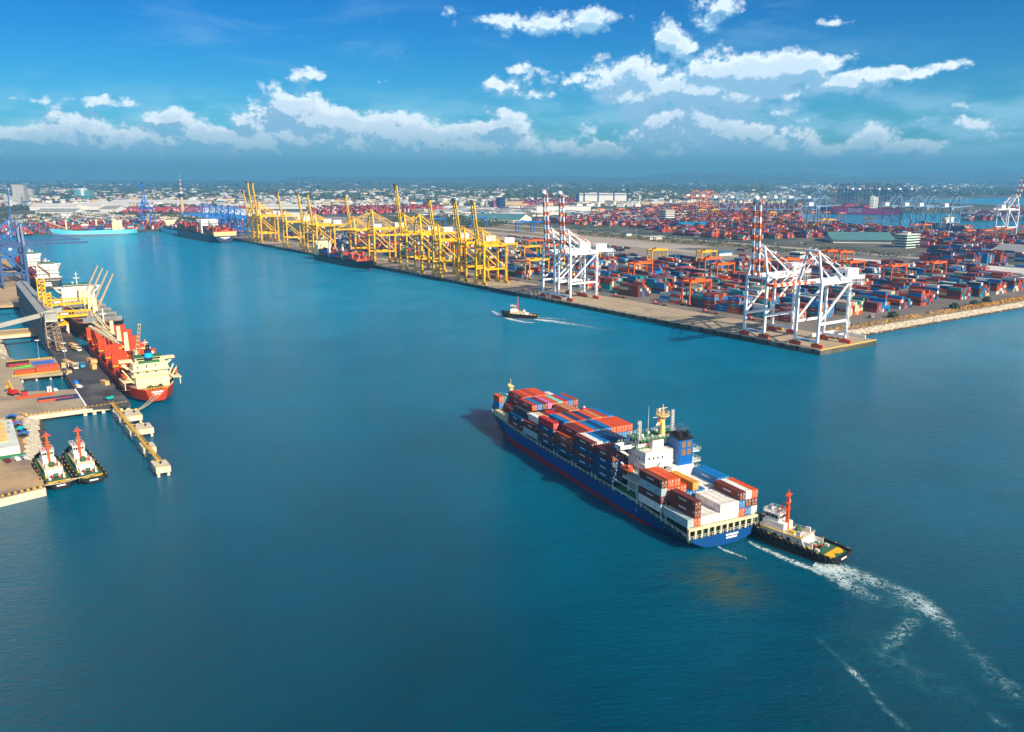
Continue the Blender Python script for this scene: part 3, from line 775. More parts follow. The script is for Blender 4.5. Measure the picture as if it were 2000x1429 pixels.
# rock slope of the seaward shore
def rocks(name, fr, path, w, zt, n, sizes, cols, seed=1, label=None):
    """riprap bank: many separate angular stones lying on a slope; path is the top edge, w the width towards the water"""
    rnd = random.Random(seed); b = MB()
    segs = [(Vector(a), Vector(c)) for a, c in zip(path, path[1:])]
    tot = sum((c-a).length for a, c in segs)
    for a, c in segs:
        d = (c-a).normalized(); nrm = Vector((-d.y, d.x))
        b.add([fr(*a, zt), fr(*c, zt), fr(*(c+nrm*w), -1.0), fr(*(a+nrm*w), -1.0)], [(0,1,2,3)], cols[-1])
        for i in range(int(n*(c-a).length/tot)):
            k = rnd.random(); u = rnd.random()
            p = a.lerp(c, k) + nrm*(u*w*0.95); z = zt - u*(zt+0.9)
            r = rnd.uniform(*sizes)
            m = cols[1] if z < 0.55 else cols[0]
            P = fr(p.x, p.y, z); rx = [rnd.uniform(.6, 1.25)*r for _ in range(8)]
            vs = [(P.x+sx*rx[j], P.y+sy*rx[(j+3) % 8], P.z+sz*rx[(j+5) % 8]*.6) for j, (sx, sy, sz) in enumerate([(x, y, z2) for x in (-1, 1) for y in (-1, 1) for z2 in (-1, 1)])]
            b.add(vs, [(0,1,3,2),(4,6,7,5),(0,4,5,1),(2,3,7,6),(1,5,7,3),(0,2,6,4)], m)
    o = b.build(name); tag(o, kind='stuff'); return o
STONE = paint('pale armour stone', (206, 196, 176), 0.9, 0.2, 0.5, dirt=(150, 130, 100), dscale=.3, damt=.5)
STONEW = paint('wet dark stone', (84, 74, 52), 0.7, 0.35, 0.5)
EARTH = paint('dry earth', (150, 128, 92), 0.95, 0.2, 0.1, dirt=(110, 90, 50), dscale=.08, damt=.6)
rocks('rock_bank', FR, [(700,46),(470,35),(330,31),(62,33)], 11, 3.1, 7500, (.4, .8), (STONE, STONEW, EARTH), 3)
flat(FR, [(62,33),(330,31),(470,35),(700,46),(700,60),(470,49),(330,45),(62,46)], 3.42, EARTH, 'shore_verge', 3.0)

# ================================================================ ship-to-shore cranes
def stripe(b, p, q, w, h, m1, m2, n):
    p, q = Vector(p), Vector(q)
    for i in range(n): b.bar(p.lerp(q, i/n), p.lerp(q, (i+1)/n), w, h, m1 if i % 2 == 0 else m2)
def sts(name, label, cat, group, col, boomc, up=True, W=17.0, G=30.0, zg=42.0, za=62.0, boom=52.0, back=24.0, diag='in', bogc=None, thick=1.0, house=WPAINT, portal=15.5, tilt=3.0, lo=False, hx=33.0):
    """quay crane: x inland from the waterside rail, y along the quay"""
    root = empty(name, (0,0,0), 0, label, cat, group)
    hw = W/2; ap = 4.2; bc = bogc or col; lw = 1.7*thick
    for x in (0, G):
        for y in (-hw, hw):
            b = MB(); b.bar((x, y, 3.2), (x, y, zg), lw*.85, lw, col, up=(1,0,0))
            if x == 0: b.bar((x, y, zg-.3), (x+.5, math.copysign(ap, y), za), lw*.8, lw*.8, col, up=(1,0,0))
            b.build('leg', root)
            if lo: continue
            b = MB()
            for k in (-3, -1, 1, 3):
                b.box(x-.7, x+.7, y+k*1.15-.65, y+k*1.15+.65, 0.0, 1.0, bc); b.box(x-.55, x+.55, y+k*1.15-.9, y+k*1.15+.9, .9, 1.7, bc)
            for k in (-1, 1): b.box(x-.5, x+.5, y+k*2.3-1.9, y+k*2.3+1.9, 1.7, 2.5, bc)
            b.box(x-.8, x+.8, y-1.6, y+1.6, 2.4, 3.4, bc)
            b.build('bogie', root)
    b = MB()
    for x in (0, G): b.bar((x, -hw, 4.0), (x, hw, 4.0), 1.3, 1.7, col)
    for x in (0, G): b.bar((x, -hw, zg-.9), (x, hw, zg-.9), 1.3, 1.8, col)
    for y in (-hw, hw):
        b.bar((0, y, portal), (G, y, portal), 1.1, 1.6, col); b.bar((0, y, zg-.6), (G+1, y, zg-.6), 1.0, 1.5, col)
        if diag == 'in': b.bar((0.3, y, portal+1), (G-.3, y, zg-1.5), 1.0, 1.0, col)
        else:
            b.bar((0.3, y, zg-1.2), (G-.5, y, portal+.5), 1.0, 1.0, col)
    b.bar((.5, -ap, za), (.5, ap, za), 1.0, 1.2, col); b.bar((.3, -ap-1.8, zg+(za-zg)*.55), (.3, ap+1.8, zg+(za-zg)*.55), .6, .7, col)
    b.box(-1.2, 2.2, -2.2, 2.2, za+.4, za+.7, col); b.rail([(-1.2,-2.2,za+.7),(2.2,-2.2,za+.7),(2.2,2.2,za+.7),(-1.2,2.2,za+.7)], col, 1.1, 1.6, .06, 1)
    for y in (-ap, ap): b.bar((.5, y, za), (G-2, math.copysign(ap+1.5, y), zg+.5), .8, .8, col)
    b.build('frame', root)
    b = MB()
    for y in (-3.0, 3.0):
        b.bar((-1.5, y, zg+.3), (G+back, y, zg+.3), 1.1, 1.9, col)
    for i in range(9): b.bar((i*(G+back)/8, -3, zg+.2), (i*(G+back)/8, 3, zg+.2), .5, .6, col)
    b.rail([(2,-3.9,zg+1),(G+back,-3.9,zg+1)], col, 1.1, 3, .06, 1); b.rail([(G+13,-4,zg+1),(G+back,-4,zg+1),(G+back,4,zg+1),(G+13,4,zg+1)], col, 1.2, 2, .08)
    for z in (zg-2.5, zg-5.0):
        b.rail([(G+back-8,-3.6,z),(G+back,-3.6,z),(G+back,3.6,z)], col, 2.4, 2.0, .1, 1)
    b.build('girder', root)
    b = MB()
    for y in (-ap, ap):
        stripe(b, (.6, y, za), (G+back-10, math.copysign(3, y), zg+1.2), .38, .38, boomc[0], boomc[1], 7)
    if not up:
        for y in (-ap, ap):
            yy = math.copysign(2.6, y)
            stripe(b, (.3, y, za), (-boom*.45, yy, zg+1.3), .5, .5, boomc[0], boomc[1], 7); stripe(b, (.3, y, za-1), (-boom*.92, yy, zg+1.3), .5, .5, boomc[0], boomc[1], 9)
    else:
        for y in (-ap, ap): b.bar((-.4, y*.7, za-.5), (-3.5, y*.6, zg+16), .35, .35, col)
    b.build('stay', root)
    b = MB(); n = 13
    if up:
        L = boom; a = R(90-tilt); tip = Vector((-2.2-L*math.cos(a), 0, zg+L*math.sin(a))); rt = Vector((-2.2, 0, zg-.2))
    else: rt = Vector((-2.2, 0, zg+.2)); tip = Vector((-boom-2, 0, zg+.6))
    for y in (-2.6, 2.6):
        stripe(b, rt+Vector((0,y,0)), tip+Vector((0,y,0)), 1.1, 1.45, boomc[0], boomc[1], n)
    for i in range(1, 12):
        p = rt.lerp(tip, i/12); b.bar(p+Vector((0,-2.6,0)), p+Vector((0,2.6,0)), .4, .5, boomc[i % 2])
    d = (tip-rt).normalized()
    b.bar(tip-d*1.0+Vector((0,-3.1,0)), tip-d*1.0+Vector((0,3.1,0)), 1.6, 1.6, boomc[1] if up else boomc[0])
    if up: b.bar(tip+Vector((0,0,0)), tip+Vector((-2.6,0,1.4)), 2.4, 2.4, DARKM if col is not WPAINT else col)
    b.build('boom', root)
    b = MB(); b.box(hx, hx+12, -4.4, 4.4, zg+1.3, zg+6.6, house); b.box(hx-.25, hx+12.25, -4.65, 4.65, zg+6.6, zg+6.85, house)
    b.box(hx-.05, hx, -2.5, -.8, zg+2.2, zg+4.2, DARKM); b.box(hx-.05, hx, .8, 2.5, zg+2.2, zg+4.2, DARKM)
    b.build('machinery_house', root)
    b = MB(); b.box(7, 13, -2.4, 2.4, zg-1.6, zg-.9, DARKM); b.box(10.5, 13, -1.4, 1.4, zg-4.6, zg-1.6, house); b.box(10.45, 10.5, -1.2, 1.2, zg-3.9, zg-2.4, GLASS)
    b.build('operator_cab', root)
    if not lo:
        b = MB()
        y = -hw-1.3
        for k in range(8):
            z0 = 4+k*(zg-5)/8; z1 = 4+(k+1)*(zg-5)/8; xa, xb = (G-1.6, G+1.6) if k % 2 else (G+1.6, G-1.6)
            b.bar((xa, y, z0), (xb, y, z1), .7, .16, col); b.rail([(xa, y-.4, z0), (xb, y-.4, z1)], col, 1.0, 2, .06, 1); b.box(G-1.9, G+1.9, y-.5, y+.9, z1-.06, z1+.06, col)
        b.build('stair_tower', root)
        b = MB(); b.box(-.75, -.66, -3.2, 3.2, 3.6, 4.3, DARKM if col is WPAINT else WPAINT); b.build('name_board', root)
    return root
OSTR = paint('orange stripe paint', (236, 98, 16), 0.45, 0.1, 0.5)
STY = paint('crane yellow', (246, 190, 0), 0.45, 0.10, 0.25, dirt=(140, 84, 14), dscale=.35, damt=.55, d0=.46)
BOGR = paint('red oxide bogie', (214, 84, 36), .6, .2, .8)
def place(root, fr, x, y, z=3.5, turn=0.0, label=None, first=False):
    if first: root.location = fr(x, y, z); root.rotation_euler.z = fr.rz + turn; root['label'] = label; return root
    return copy_tree(root, fr(x, y, z), fr.rz + turn, label=label)
GW = 'white quay cranes'
wu = sts('quay_crane', 'x', 'crane', GW, WPAINT, (OSTR, WPAINT), True, bogc=BOGR)
place(wu, FR, 4, 56.5, label='white quay crane with raised striped boom, next to the one with lowered boom', first=True)
place(wu, FR, 4, 269, label='white quay crane with raised striped boom, nearer one of the close pair')
place(wu, FR, 4, 292, label='white quay crane with raised striped boom, farther one of the close pair')
wd = sts('quay_crane', 'x', 'crane', GW, WPAINT, (OSTR, WPAINT), False, boom=38, bogc=BOGR)
place(wd, FR, 4, 14, label='white quay crane with lowered orange-striped boom at the quay corner', first=True)
GY = 'yellow quay cranes'
yu = sts('quay_crane', 'x', 'crane', GY, STY, (STY, STY), True, W=16, G=27, zg=39.5, za=56, boom=44, back=18, diag='out', tilt=8, hx=28, thick=1.2)
ys = [(410, 'first'), (445, 'second'), (499, 'third'), (720, 'fifth'), (851, 'sixth'), (888, 'seventh'), (972, 'eighth'), (1141, 'last')]
for i, (s, o) in enumerate(ys):
    place(yu, FR, 5, s, label=f'low yellow quay crane with raised boom, {o} counted from the white cranes', first=(i == 0))
yb = sts('quay_crane', 'x', 'crane', GY, STY, (STY, STY), True, W=17, G=29, zg=44, za=65, boom=54, back=22, diag='out', tilt=6, hx=32, thick=1.2)
place(yb, FR, 5, 578, label='tall yellow quay crane with raised boom behind the two lowered yellow booms', first=True)
place(yb, FR, 5, 1092, label='tall yellow quay crane with raised boom, nearer of the two far tall ones')
place(yb, FR, 5, 1116, label='tall yellow quay crane with raised boom, farther of the two far tall ones')
yd = sts('quay_crane', 'x', 'crane', GY, STY, (STY, STY), False, W=17, G=29, zg=44, za=66, boom=50, back=22, diag='out', hx=32, thick=1.2)
place(yd, FR, 5, 541, label='yellow quay crane with lowered boom beside the tall raised one', first=True)
place(yd, FR, 5, 664, label='yellow quay crane with lowered boom reaching over the black feeder ship')
BLU = paint('crane blue', (24, 104, 180), 0.45, 0.12, 0.25)
BLUF = paint('bright crane blue', (0, 104, 200), 0.45, 0.12, 0.25)
bd = sts('quay_crane', 'x', 'crane', 'blue quay cranes beyond the yellow ones', BLU, (BLU, BLU), False, W=17, G=28, zg=36, za=56, boom=44, back=18, lo=True)
for i, (x, s) in enumerate(((4,1215),(4,1250),(4,1292),(4,1330),(4,1372),(4,1420))):
    place(bd, FR, x, s, label=f'blue quay crane with lowered boom, {ORD[i]} beyond the last yellow crane', first=(i == 0))
b5 = sts('quay_crane', 'x', 'crane', 'bright blue cranes at the basin head', BLUF, (BLUF, BLUF), True, W=20, G=24, zg=40, za=58, boom=54, back=14, lo=True, tilt=1)
b5.location = (-810, 1893, 3.5); b5.rotation_euler.z = R(95); b5['label'] = 'bright blue quay crane with raised boom at the stern of the turquoise ship'

# gear at the quay corner
b = MB(); b.M = FR.mat(); b.box(36, 61.4, 32.2, 32.8, 3.5, 5.6, WPAINT); b.box(61.0, 61.8, 8, 32.8, 3.5, 5.6, WPAINT)
tag(b.build('parapet'), 'white L-shaped parapet wall at the outer corner of the quay', 'wall')
r = empty('site_cabin', FR(53, 22, 3.5), FR.rz, 'long white site cabin inside the parapet at the quay corner', 'cabin')
b = MB(); b.box(-5, 5, -2, 2, .2, 2.8, WPAINT); b.box(-5.2, 5.2, -2.2, 2.2, 2.8, 2.95, GREY); b.build('body', r)
for x in (-3, 0, 3): b = MB(); b.box(x-.5, x+.5, -2.04, -1.98, 1.2, 2.1, GLASS); b.build('window', r)
GOLD = paint('golden rusty steel', (190, 132, 50), .7, .3, .8, dirt=(90,60,30), damt=.6)
def rack(x, y, l, lab):
    b = MB()
    for i in range(7):
        b.box(-1.2+rnd0.uniform(-.3,.3), 1.2, -l/2+i*l/7, -l/2+(i+.7)*l/7, 0, rnd0.uniform(.8, 2.2), GOLD)
    b.box(-1.4, 1.4, -l/2, l/2, .0, .35, DARKM); tag(b.build('spreader_rack', loc=FR(x, y, 3.51), rz=FR.rz+R(0)), lab, 'steel rack', 'golden steel racks on the quay')
rnd0 = random.Random(5)
rack(40, 66, 12, 'golden rusty rack of gear behind the crane with raised boom, by the quay corner')
rack(43, 22, 14, 'golden rusty rack of gear behind the crane with lowered boom, by the quay corner')
rack(46, 300, 12, 'golden rusty rack of gear under the close pair of white cranes')
b = MB(); b.M = FR.mat()
for i in range(60): y = 6+i*15; b.tube((1.9, y, 3.5), (1.9, y, 4.1), .28, DARKM); b.tube((1.9, y, 4.1), (1.9, y, 4.3), .45, DARKM)
tag(b.build('quay_bollards'), kind='structure')
# ================================================================ rubber-tyred gantry cranes in the yard
RTO = paint('gantry orange', (236, 104, 10), 0.45, 0.12, 0.4); RTY = paint('gantry yellow', (240, 178, 10), 0.45, 0.12, 0.4)
def rtg(name, col, group, lo=False):
    root = empty(name, (0,0,0), 0, 'x', 'gantry crane', group)
    S, D, Hh = 25.5, 8.5, 21.0; b = MB()
    for y in (-D/2, D/2): b.bar((0, y, Hh), (S, y, Hh), 1.0, 1.7, col)
    for x in (0, S): b.bar((x, -D/2-1, Hh-.2), (x, D/2+1, Hh-.2), .9, 1.2, col)
    b.build('top_beam', root)
    for x in (0, S):
        for y in (-D/2, D/2):
            b = MB(); b.bar((x, y, 2.2), (x, y, Hh-.6), .9, 1.1, col); b.build('leg', root)
    b = MB()
    for x in (0, S):
        b.bar((x, -D/2-1.5, 2.3), (x, D/2+1.5, 2.3), .9, 1.1, col)
        if not lo:
            for y in (-D/2-1, -D/2+1, D/2-1, D/2+1): b.tube((x-.3, y, .8), (x+.3, y, .8), .8, BLK, n=10)
    b.build('wheel_beam', root)
    b = MB(); b.box(7, 11, -3.6, 3.6, Hh+.9, Hh+2.2, col); b.box(7.5, 9.5, -1.2, 1.2, Hh-2.6, Hh-.9, WHT); b.box(8, 10, -1, 1, Hh+2.2, Hh+3, DARKM); b.box(10.4, 12.6, -6.2, 6.2, Hh-7, Hh-6.6, YEL)
    for y in (-2, 2): b.bar((11.4, y, Hh-6.6), (11.4, y, Hh), .08, .08, DARKM)
    b.build('trolley', root)
    b = MB(); b.box(-1.4, -.5, -2, 2, 2.9, 5.4, WHT); b.rail([(.2,-D/2-1,Hh+.9),(S,-D/2-1,Hh+.9)], col, 1.1, 3, .07, 1); b.build('power_pack', root)
    return root
ro = rtg('gantry_crane', RTO, 'orange yard gantry cranes'); ry = rtg('gantry_crane', RTY, 'yellow yard gantry cranes')
P0 = 68.5; PIT = 32.4
# (block, s, paint, label)
RT = [(0,183,'o','orange gantry crane standing over the front container row beside the quay road'),(0,415,'y','yellow gantry crane at the quay, between the yellow and the white quay cranes'),(2,322,'o','orange gantry crane behind the paired white quay cranes'),
      (4,269,'o','orange gantry crane over blue and maroon boxes, deeper in the yard than the front one'),(5,315,'o','orange gantry crane near the yellow ones, behind a blue and maroon stack'),
      (4,480,'y','yellow gantry crane rising behind the machinery houses of the paired white cranes'),(3,470,'y','yellow gantry crane at the back of the yard, beside a light pole'),(6,430,'y','yellow gantry crane at the landward edge of the yard by the parked trailers'),(7,380,'y','pale yellow gantry crane next to the small blue-roofed gatehouse'),
      (8,158,'o','orange gantry crane on the seaward yard, next to the floodlight mast'),(10,152,'o','orange gantry crane standing between the two floodlight masts'),(8,205,'o','orange gantry crane behind another orange one near the seaward masts'),(11,283,'o','orange gantry crane by the low white workshop, one of a close pair'),(11,300,'o','orange gantry crane by the low white workshop, landward one of a close pair'),
      (6,275,'o','orange gantry crane behind the white crane with the lowered boom'),(7,262,'o','orange gantry crane beside the pale green control tower'),
      (1,600,'o','orange gantry crane behind the tall yellow quay crane'),(2,690,'o','orange gantry crane amid green containers behind the yellow cranes'),(3,560,'y','yellow gantry crane in the rows behind the lowered yellow booms'),(5,640,'o','orange gantry crane at the back of the yard by the blue gantries'),(1,880,'o','orange gantry crane in the far rows behind the raised yellow booms'),(4,560,'o','orange gantry crane behind the second low yellow quay crane')]
fo = fy = True
for k, s, c, lab in RT:
    if c == 'o': place(ro, FR, P0+k*PIT, s, 3.4, label=lab, first=fo); fo = False
    else: place(ry, FR, P0+k*PIT, s, 3.4, label=lab, first=fy); fy = False

# ================================================================ containers in the yard
rnd = random.Random(11)
YB = [(0,76,222),(0,246,300),(0,318,405),(0,430,1180),(1,76,405),(1,430,1180),(2,72,405),(2,430,1180),(3,68,405),(3,430,1180),(4,68,420),(4,440,1150),(5,68,330),(5,345,560),(5,580,1100),(6,68,235),(6,345,540),(6,600,1000),
      (7,68,215),(7,360,460),(8,68,330),(9,68,330),(10,68,330),(11,68,250),(12,80,250),(13,80,240),(14,80,225),(8,350,380)]
PAL = 'rmrmmbnrbcgowTcrmkbTnsbmrg'
def yard_stacks():
    out = []
    for (k, s0, s1) in YB:
        x0 = P0 + 3.4 + k*PIT
        nb = int((s1-s0)/13.0)
        for j in range(nb):
            if rnd.random() < .02: continue
            base = rnd.choice((3,3,4,4,4,5)) if s0 < 430 else rnd.choice((3,4,4,5))
            dom = rnd.choice(PAL); white = (k >= 11 and j == 0)
            if s0 > 430 and rnd.random() < .22: dom = 'G'
            for c in range(7 if k not in (0,) else 6):
                n = max(0, min(5, base + rnd.choice((-1, 0, 0, 0, 1)) - (1 if rnd.random() < .12 else 0)))
                if rnd.random() < .04: n = 0
                if white: n = 4
                tiers = ''.join((dom if rnd.random() < .3 else rnd.choice(PAL)) for _ in range(n))
                if white: tiers = 'w'*n
                out.append((x0 + 1.3 + c*2.75, s0 + j*13.0, tiers, k, j, c))
    return out
ST = yard_stacks()
hmap = {(k, c, round(y)): len(t) for x, y, t, k, j, c in ST}
cand = []
for (x, y, t, k, j, c) in ST:
    for ti, code in enumerate(t):
        left = hmap.get((k, c-1, round(y)), 0) if c else 0
        near = hmap.get((k, c, round(y-13)), 0)
        if ti == len(t)-1 or left <= ti or near <= ti:
            P = FR(x, y, 3.4+ti*2.6)
            cand.append((P.x**2 + P.y**2, x, y, ti, code, k, j, c, len(t)))
cand.sort(key=lambda r: r[0])
NI = max(0, 298 - NSHIP[0])
def rowname(k): return ORD[k] + ' block back from the quay' if k else 'block beside the quay road'
seenlab = set(); cnt = 0; rest = []
for (d, x, y, ti, code, k, j, c, n) in cand:
    if cnt < NI:
        tn = 'top' if ti == n-1 and n > 1 else {0: 'bottom', 1: 'second', 2: 'third', 3: 'fourth', 4: 'fifth'}[ti]
        lab = f'{CCOL[code][0]} yard container, {ORD[k]} block from quay, {ORD[min(j,17)]} bay, {ORD[c]} row, {tn} tier'
        if lab in seenlab: rest.append((x, y, ti, code)); continue
        seenlab.add(lab)
        put_container('shipping_container', FR, x, y, 3.37 + ti*2.6, code, 12.19, 2.57, lab, 'containers stacked in the terminal yard'); cnt += 1
    else: rest.append((x, y, ti, code))
def box_mass(name, items, fr, label=None):
    """hundreds of far containers: each a ribbed box with its end frame"""
    b = MB()
    for (x, y, z, code, ln, turn) in items:
        m = cont_mat(code)
        if turn: b.M = fr.mat() @ Matrix.Translation((x, y, z)) @ Matrix.Rotation(R(90), 4, 'Z')
        else: b.M = fr.mat() @ Matrix.Translation((x, y, z))
        b.box(-1.2, 1.2, 0, ln, 0, 2.55, m)
    o = b.build(name); tag(o, label, 'containers' if label else None, kind='stuff'); return o
box_mass('container_stacks', [(x, y, 3.37 + ti*2.6, code, 12.19, False) for (x, y, ti, code) in rest], FR)
# ================================================================ bulk pier, left of the channel (x = v towards the ships, y = u away)
def fl(poly, z, m, name, z0=-0.5): return flat(FL, poly, z, m, name, z0)
PASPH = paint('dark pier asphalt', (66, 66, 70), 0.9, 0.25, 0.06, dirt=(120, 118, 112), dscale=0.04, damt=0.5)
TANC = paint('tan quay concrete', (188, 160, 122), 0.9, 0.15, 0.05, dirt=(130, 108, 84), dscale=0.05, damt=0.6)
GCON = paint('grey concrete', (172, 154, 126), 0.9, 0.16, 0.05, dirt=(110, 104, 96), dscale=0.06, damt=0.6)
fl([(-19,2.5),(0,0),(0,398),(-19,398)], 4.0, PASPH, 'pier', 2.4)
fl([(-62,4),(-45,3.2),(-19.02,2.6),(-19.02,46),(-41,54),(-41,95),(-19.02,93),(-19.02,138),(-39,141),(-45,170),(-150,240),(-150,4)], 3.98, GCON, 'apron', 2.4)
fl([(-150,241),(-19.02,243),(-19.02,262),(-150,263)], 3.7, TANC, 'access_bridge', 2.6)
fl([(-150,404),(-41,404),(-19,398.02),(0,398.02),(0,960),(-150,960)], 4.0, TANC, 'tan_quay', 2.2)
fl([(-150,-108),(-61,-108),(-47,-105),(-47,-72),(-49,-60),(-45,-5),(-45,3.18),(-150,3.5)], 3.0, paint('lot concrete', (190, 160, 118), .9, .12, .04, dirt=(104,96,90), dscale=.035, damt=.75, streak=1, d0=.44), 'parking_lot', -1)
# front beam, supports and painted kerb
b = MB(); b.M = FL.mat()
b.box(-45, 0.0, 2.2, 3.3, 1.4, 3.3, CONC2)
for x in (-20,-16,-12,-8,-4,-.9): b.box(x-.8, x+.8, 2.5, 5, -1.5, 1.6, CONC2)
for i in range(44): 
    for x in (-18.4, -.9): b.tube((x, 8+i*9, -1.5), (x, 8+i*9, 2.4), .55, CONC2, n=6)
for i in range(48):
    x = -44.6+i*.93
    b.box(x, x+.5, 2.9, 4.2, 4.004, 4.25, YLINE if i % 2 == 0 else paint('bare kerb', (150,120,60), .8,.2,1))
for x0, x1, y in ((-44,-19,138.3),(-44,-19,97.2)):
    k = int((x1-x0)/1.2)
    for i in range(k): b.box(x0+i*1.2, x0+i*1.2+.75, y-.8, y+.8, 3.99, 4.5, YLINE)
b.box(-44.9,-19.1, 96.0, 96.6, 1.8, 3.9, CONC2)
for x in (-40,-33,-26,-20): b.box(x, x+1, 96, 97.6, -1.5, 2.2, CONC2)
for i in range(30): b.box(-19.3, -18.7, 6+i*1.3, 6.8+i*1.3, 4.004, 4.5, MARK)
for y in (241.2, 262.6):
    for i in range(20): b.box(-44+i*1.25, -43.2+i*1.25, y-.3, y+.3, 3.71, 4.3, YLINE)
b.box(-150,-19.1, 240.5, 240.98, 1.5, 3.6, CONC2)
for i in range(14): b.box(-60.6+i*1.0, -60.1+i*1.0, -106.5+i*.2, -105.5+i*.2, 3.004, 3.5, YLINE if i % 2 == 0 else BLK)
for y in (-75,-85,-95): b.cbox(-47.6, y, 3, .7, .7, .9, RUST)
b.add([(-150,-108.3,-1),(-60.9,-108.3,-1),(-60.9,-108.3,2.95),(-150,-108.3,2.95)],[(0,1,2,3)],CONC2)
b.add([(-60.9,-108.3,-1),(-46.9,-105.2,-1),(-46.9,-105.2,2.95),(-60.9,-108.3,2.95)],[(0,1,2,3)],CONC2)
b.add([(-46.9,-105.2,-1),(-46.9,-74,-1),(-46.9,-74,2.95),(-46.9,-105.2,2.95)],[(0,1,2,3)],CONC2)
tag(b.build('pier_edge'), kind='structure')
rocks('rubble_slope', FL, [(-45,3),(-47,-20),(-48,-45),(-49.5,-62),(-47.2,-76)], 8, 3.0, 1100, (.4, .9), (STONE, STONEW, EARTH), 9)
rocks('rubble_bank', FL, [(-46.5,96),(-46.5,54)], 5, 3.6, 300, (.4, .8), (STONE, STONEW, EARTH), 10)
rocks('rubble_shore', FL, [(-45.5,236),(-46,170),(-44,141)], 6, 3.6, 420, (.4, 1.0), (STONE, STONEW, EARTH), 12)
fl([(-55,3.3),(-49,3.2),(-47.5,-20),(-49.5,-58),(-52,-57)], 3.03, EARTH, 'dirt_strip', 2.9)

# mooring dolphins and catwalk
def dolphin(x0, x1, y0, y1, lab, extra=0):
    r = empty('mooring_dolphin', FL((x0+x1)/2, (y0+y1)/2, 0), FL.rz, lab, 'mooring dolphin', 'mooring dolphins off the pier head')
    w, l = (x1-x0)/2, (y1-y0)/2; b = MB()
    b.box(-w, w, -l, l, 1.6, 4.0, CONC2); b.build('platform', r)
    for x in (-w+.9, w-.9):
        for y in (-l+.9, l-.9): b = MB(); b.tube((x, y, -1.5), (x, y, 1.6), .6, CONC2, n=8); b.build('pile', r)
    b = MB()
    n = int(2*w/1.1)
    for i in range(n):
        if i % 2 == 0: b.box(-w+i*1.1, -w+i*1.1+1.0, l-.35, l-.02, 4.004, 4.3, YLINE); b.box(-w+i*1.1, -w+i*1.1+1.0, -l+.02, -l+.3, 4.004, 4.3, YLINE)
    b.build('kerb', r)
    for x in ((-w*.4, w*.5) if extra == 0 else (0,)):
        b = MB(); b.tube((x, 0, 4), (x, 0, 4.7), .3, BLK); b.tube((x, 0, 4.7), (x, 0, 4.95), .5, BLK); b.build('bollard', r)
    b = MB(); b.tube((w+.05, -l*.3, 2.2), (w+.7, -l*.3, 2.2), .9, BLK, n=10); b.build('fender', r)
    return r
dolphin(-9.3, .6, -26, -13.5, 'concrete mooring dolphin nearest the pier head, where the red ship\'s ropes end')
dolphin(-9.2, .6, -51, -41, 'concrete mooring dolphin with yellow kerb, second from the pier head')
dolphin(-9.2, -4.2, -80, -72, 'small concrete mooring dolphin, third along the yellow catwalk', 1)
dolphin(-10, -4.6, -108, -99, 'last concrete mooring dolphin at the far tip of the yellow catwalk', 1)
b = MB(); b.M = FL.mat()
YW = paint('sandy yellow walkway', (224, 178, 70), .7, .15, .6, dirt=(160,110,60), damt=.4)
b.bar((-8.0, 4, 4.25), (-7.4, -101, 4.25), 1.25, .35, YW)
for k in (-.72, .72): b.rail([(-8+k, 3.5, 4.4), (-7.4+k, -100, 4.4)], YW, 1.0, 2.6, .07)
tag(b.build('catwalk'), 'long yellow catwalk linking the pier head to the mooring dolphins', 'walkway')

# covered conveyor gallery on the pier, its sloping feeder and the steel tower
CLAD = paint('blue grey cladding', (92, 108, 122), 0.6, 0.2, 0.15, dirt=(60, 60, 66), dscale=.2, damt=.5)
ROOFG = paint('light grey roof sheet', (170, 168, 158), 0.5, 0.12, 0.1, dirt=(120, 116, 106), damt=.4)
g = empty('conveyor_gallery', FL(-15.5, 188, 0), FL.rz, 'long grey covered conveyor gallery standing along the bulk pier', 'conveyor')
b = MB(); b.box(-4, 4, 0, 212, 4.0, 23, CLAD)
for i in range(36): b.box(-4.2, -4.0, i*6, i*6+.3, 4, 23, GREY)
for z in (8, 13, 18): b.box(-4.18, -4.0, 0, 212, z, z+.25, GREY)
b.build('wall', g)
b = MB(); b.loft([[(-4.5, y, 23.002), (4.5, y, 23.002), (4.5, y, 23.3), (.5, y, 24.6), (-.5, y, 24.6), (-4.5, y, 23.3)] for y in (-.6, 213)], ROOFG); b.box(-.5, .5, -.5, 213, 24.603, 24.95, CLAD)
b.build('roof', g)
def truss_bar(b, p, q, w, h, m, n, t=.35):
    p, q = Vector(p), Vector(q); d = (q-p).normalized(); u = Vector((0,0,1)) if abs(d.z) < .9 else Vector((0,1,0)); a = d.cross(u).normalized()*w/2; c = a.normalized().cross(d)*h/2
    cs = [a+c, a-c, -a-c, -a+c]
    for k in cs: b.bar(p+k, q+k, t, t, m)
    for i in range(n):
        s, e = p.lerp(q, i/n), p.lerp(q, (i+1)/n)
        for j in range(4):
            b.bar(s+cs[j], s+cs[(j+1) % 4], t*.7, t*.7, m); b.bar(s+cs[j], e+cs[(j+1) % 4], t*.7, t*.7, m)
t = empty('transfer_tower', FL(-15.2, 170, 0), FL.rz, 'rusty lattice tower under the near end of the conveyor gallery', 'tower')
b = MB(); LAT = paint('weathered lattice steel', (150, 128, 104), .7, .25, .6, dirt=(110,60,36), damt=.6)
truss_bar(b, (0, 8, 4), (0, 8, 21), 7, 9, LAT, 5, .5); truss_bar(b, (1.5, -14, 4), (1, -4, 19), 4, 4, LAT, 6, .35)
b.build('lattice', t)
b = MB(); b.box(-3.4, 3.6, 4, 16, 21, 25.6, ROOFG); b.build('transfer_house', t)
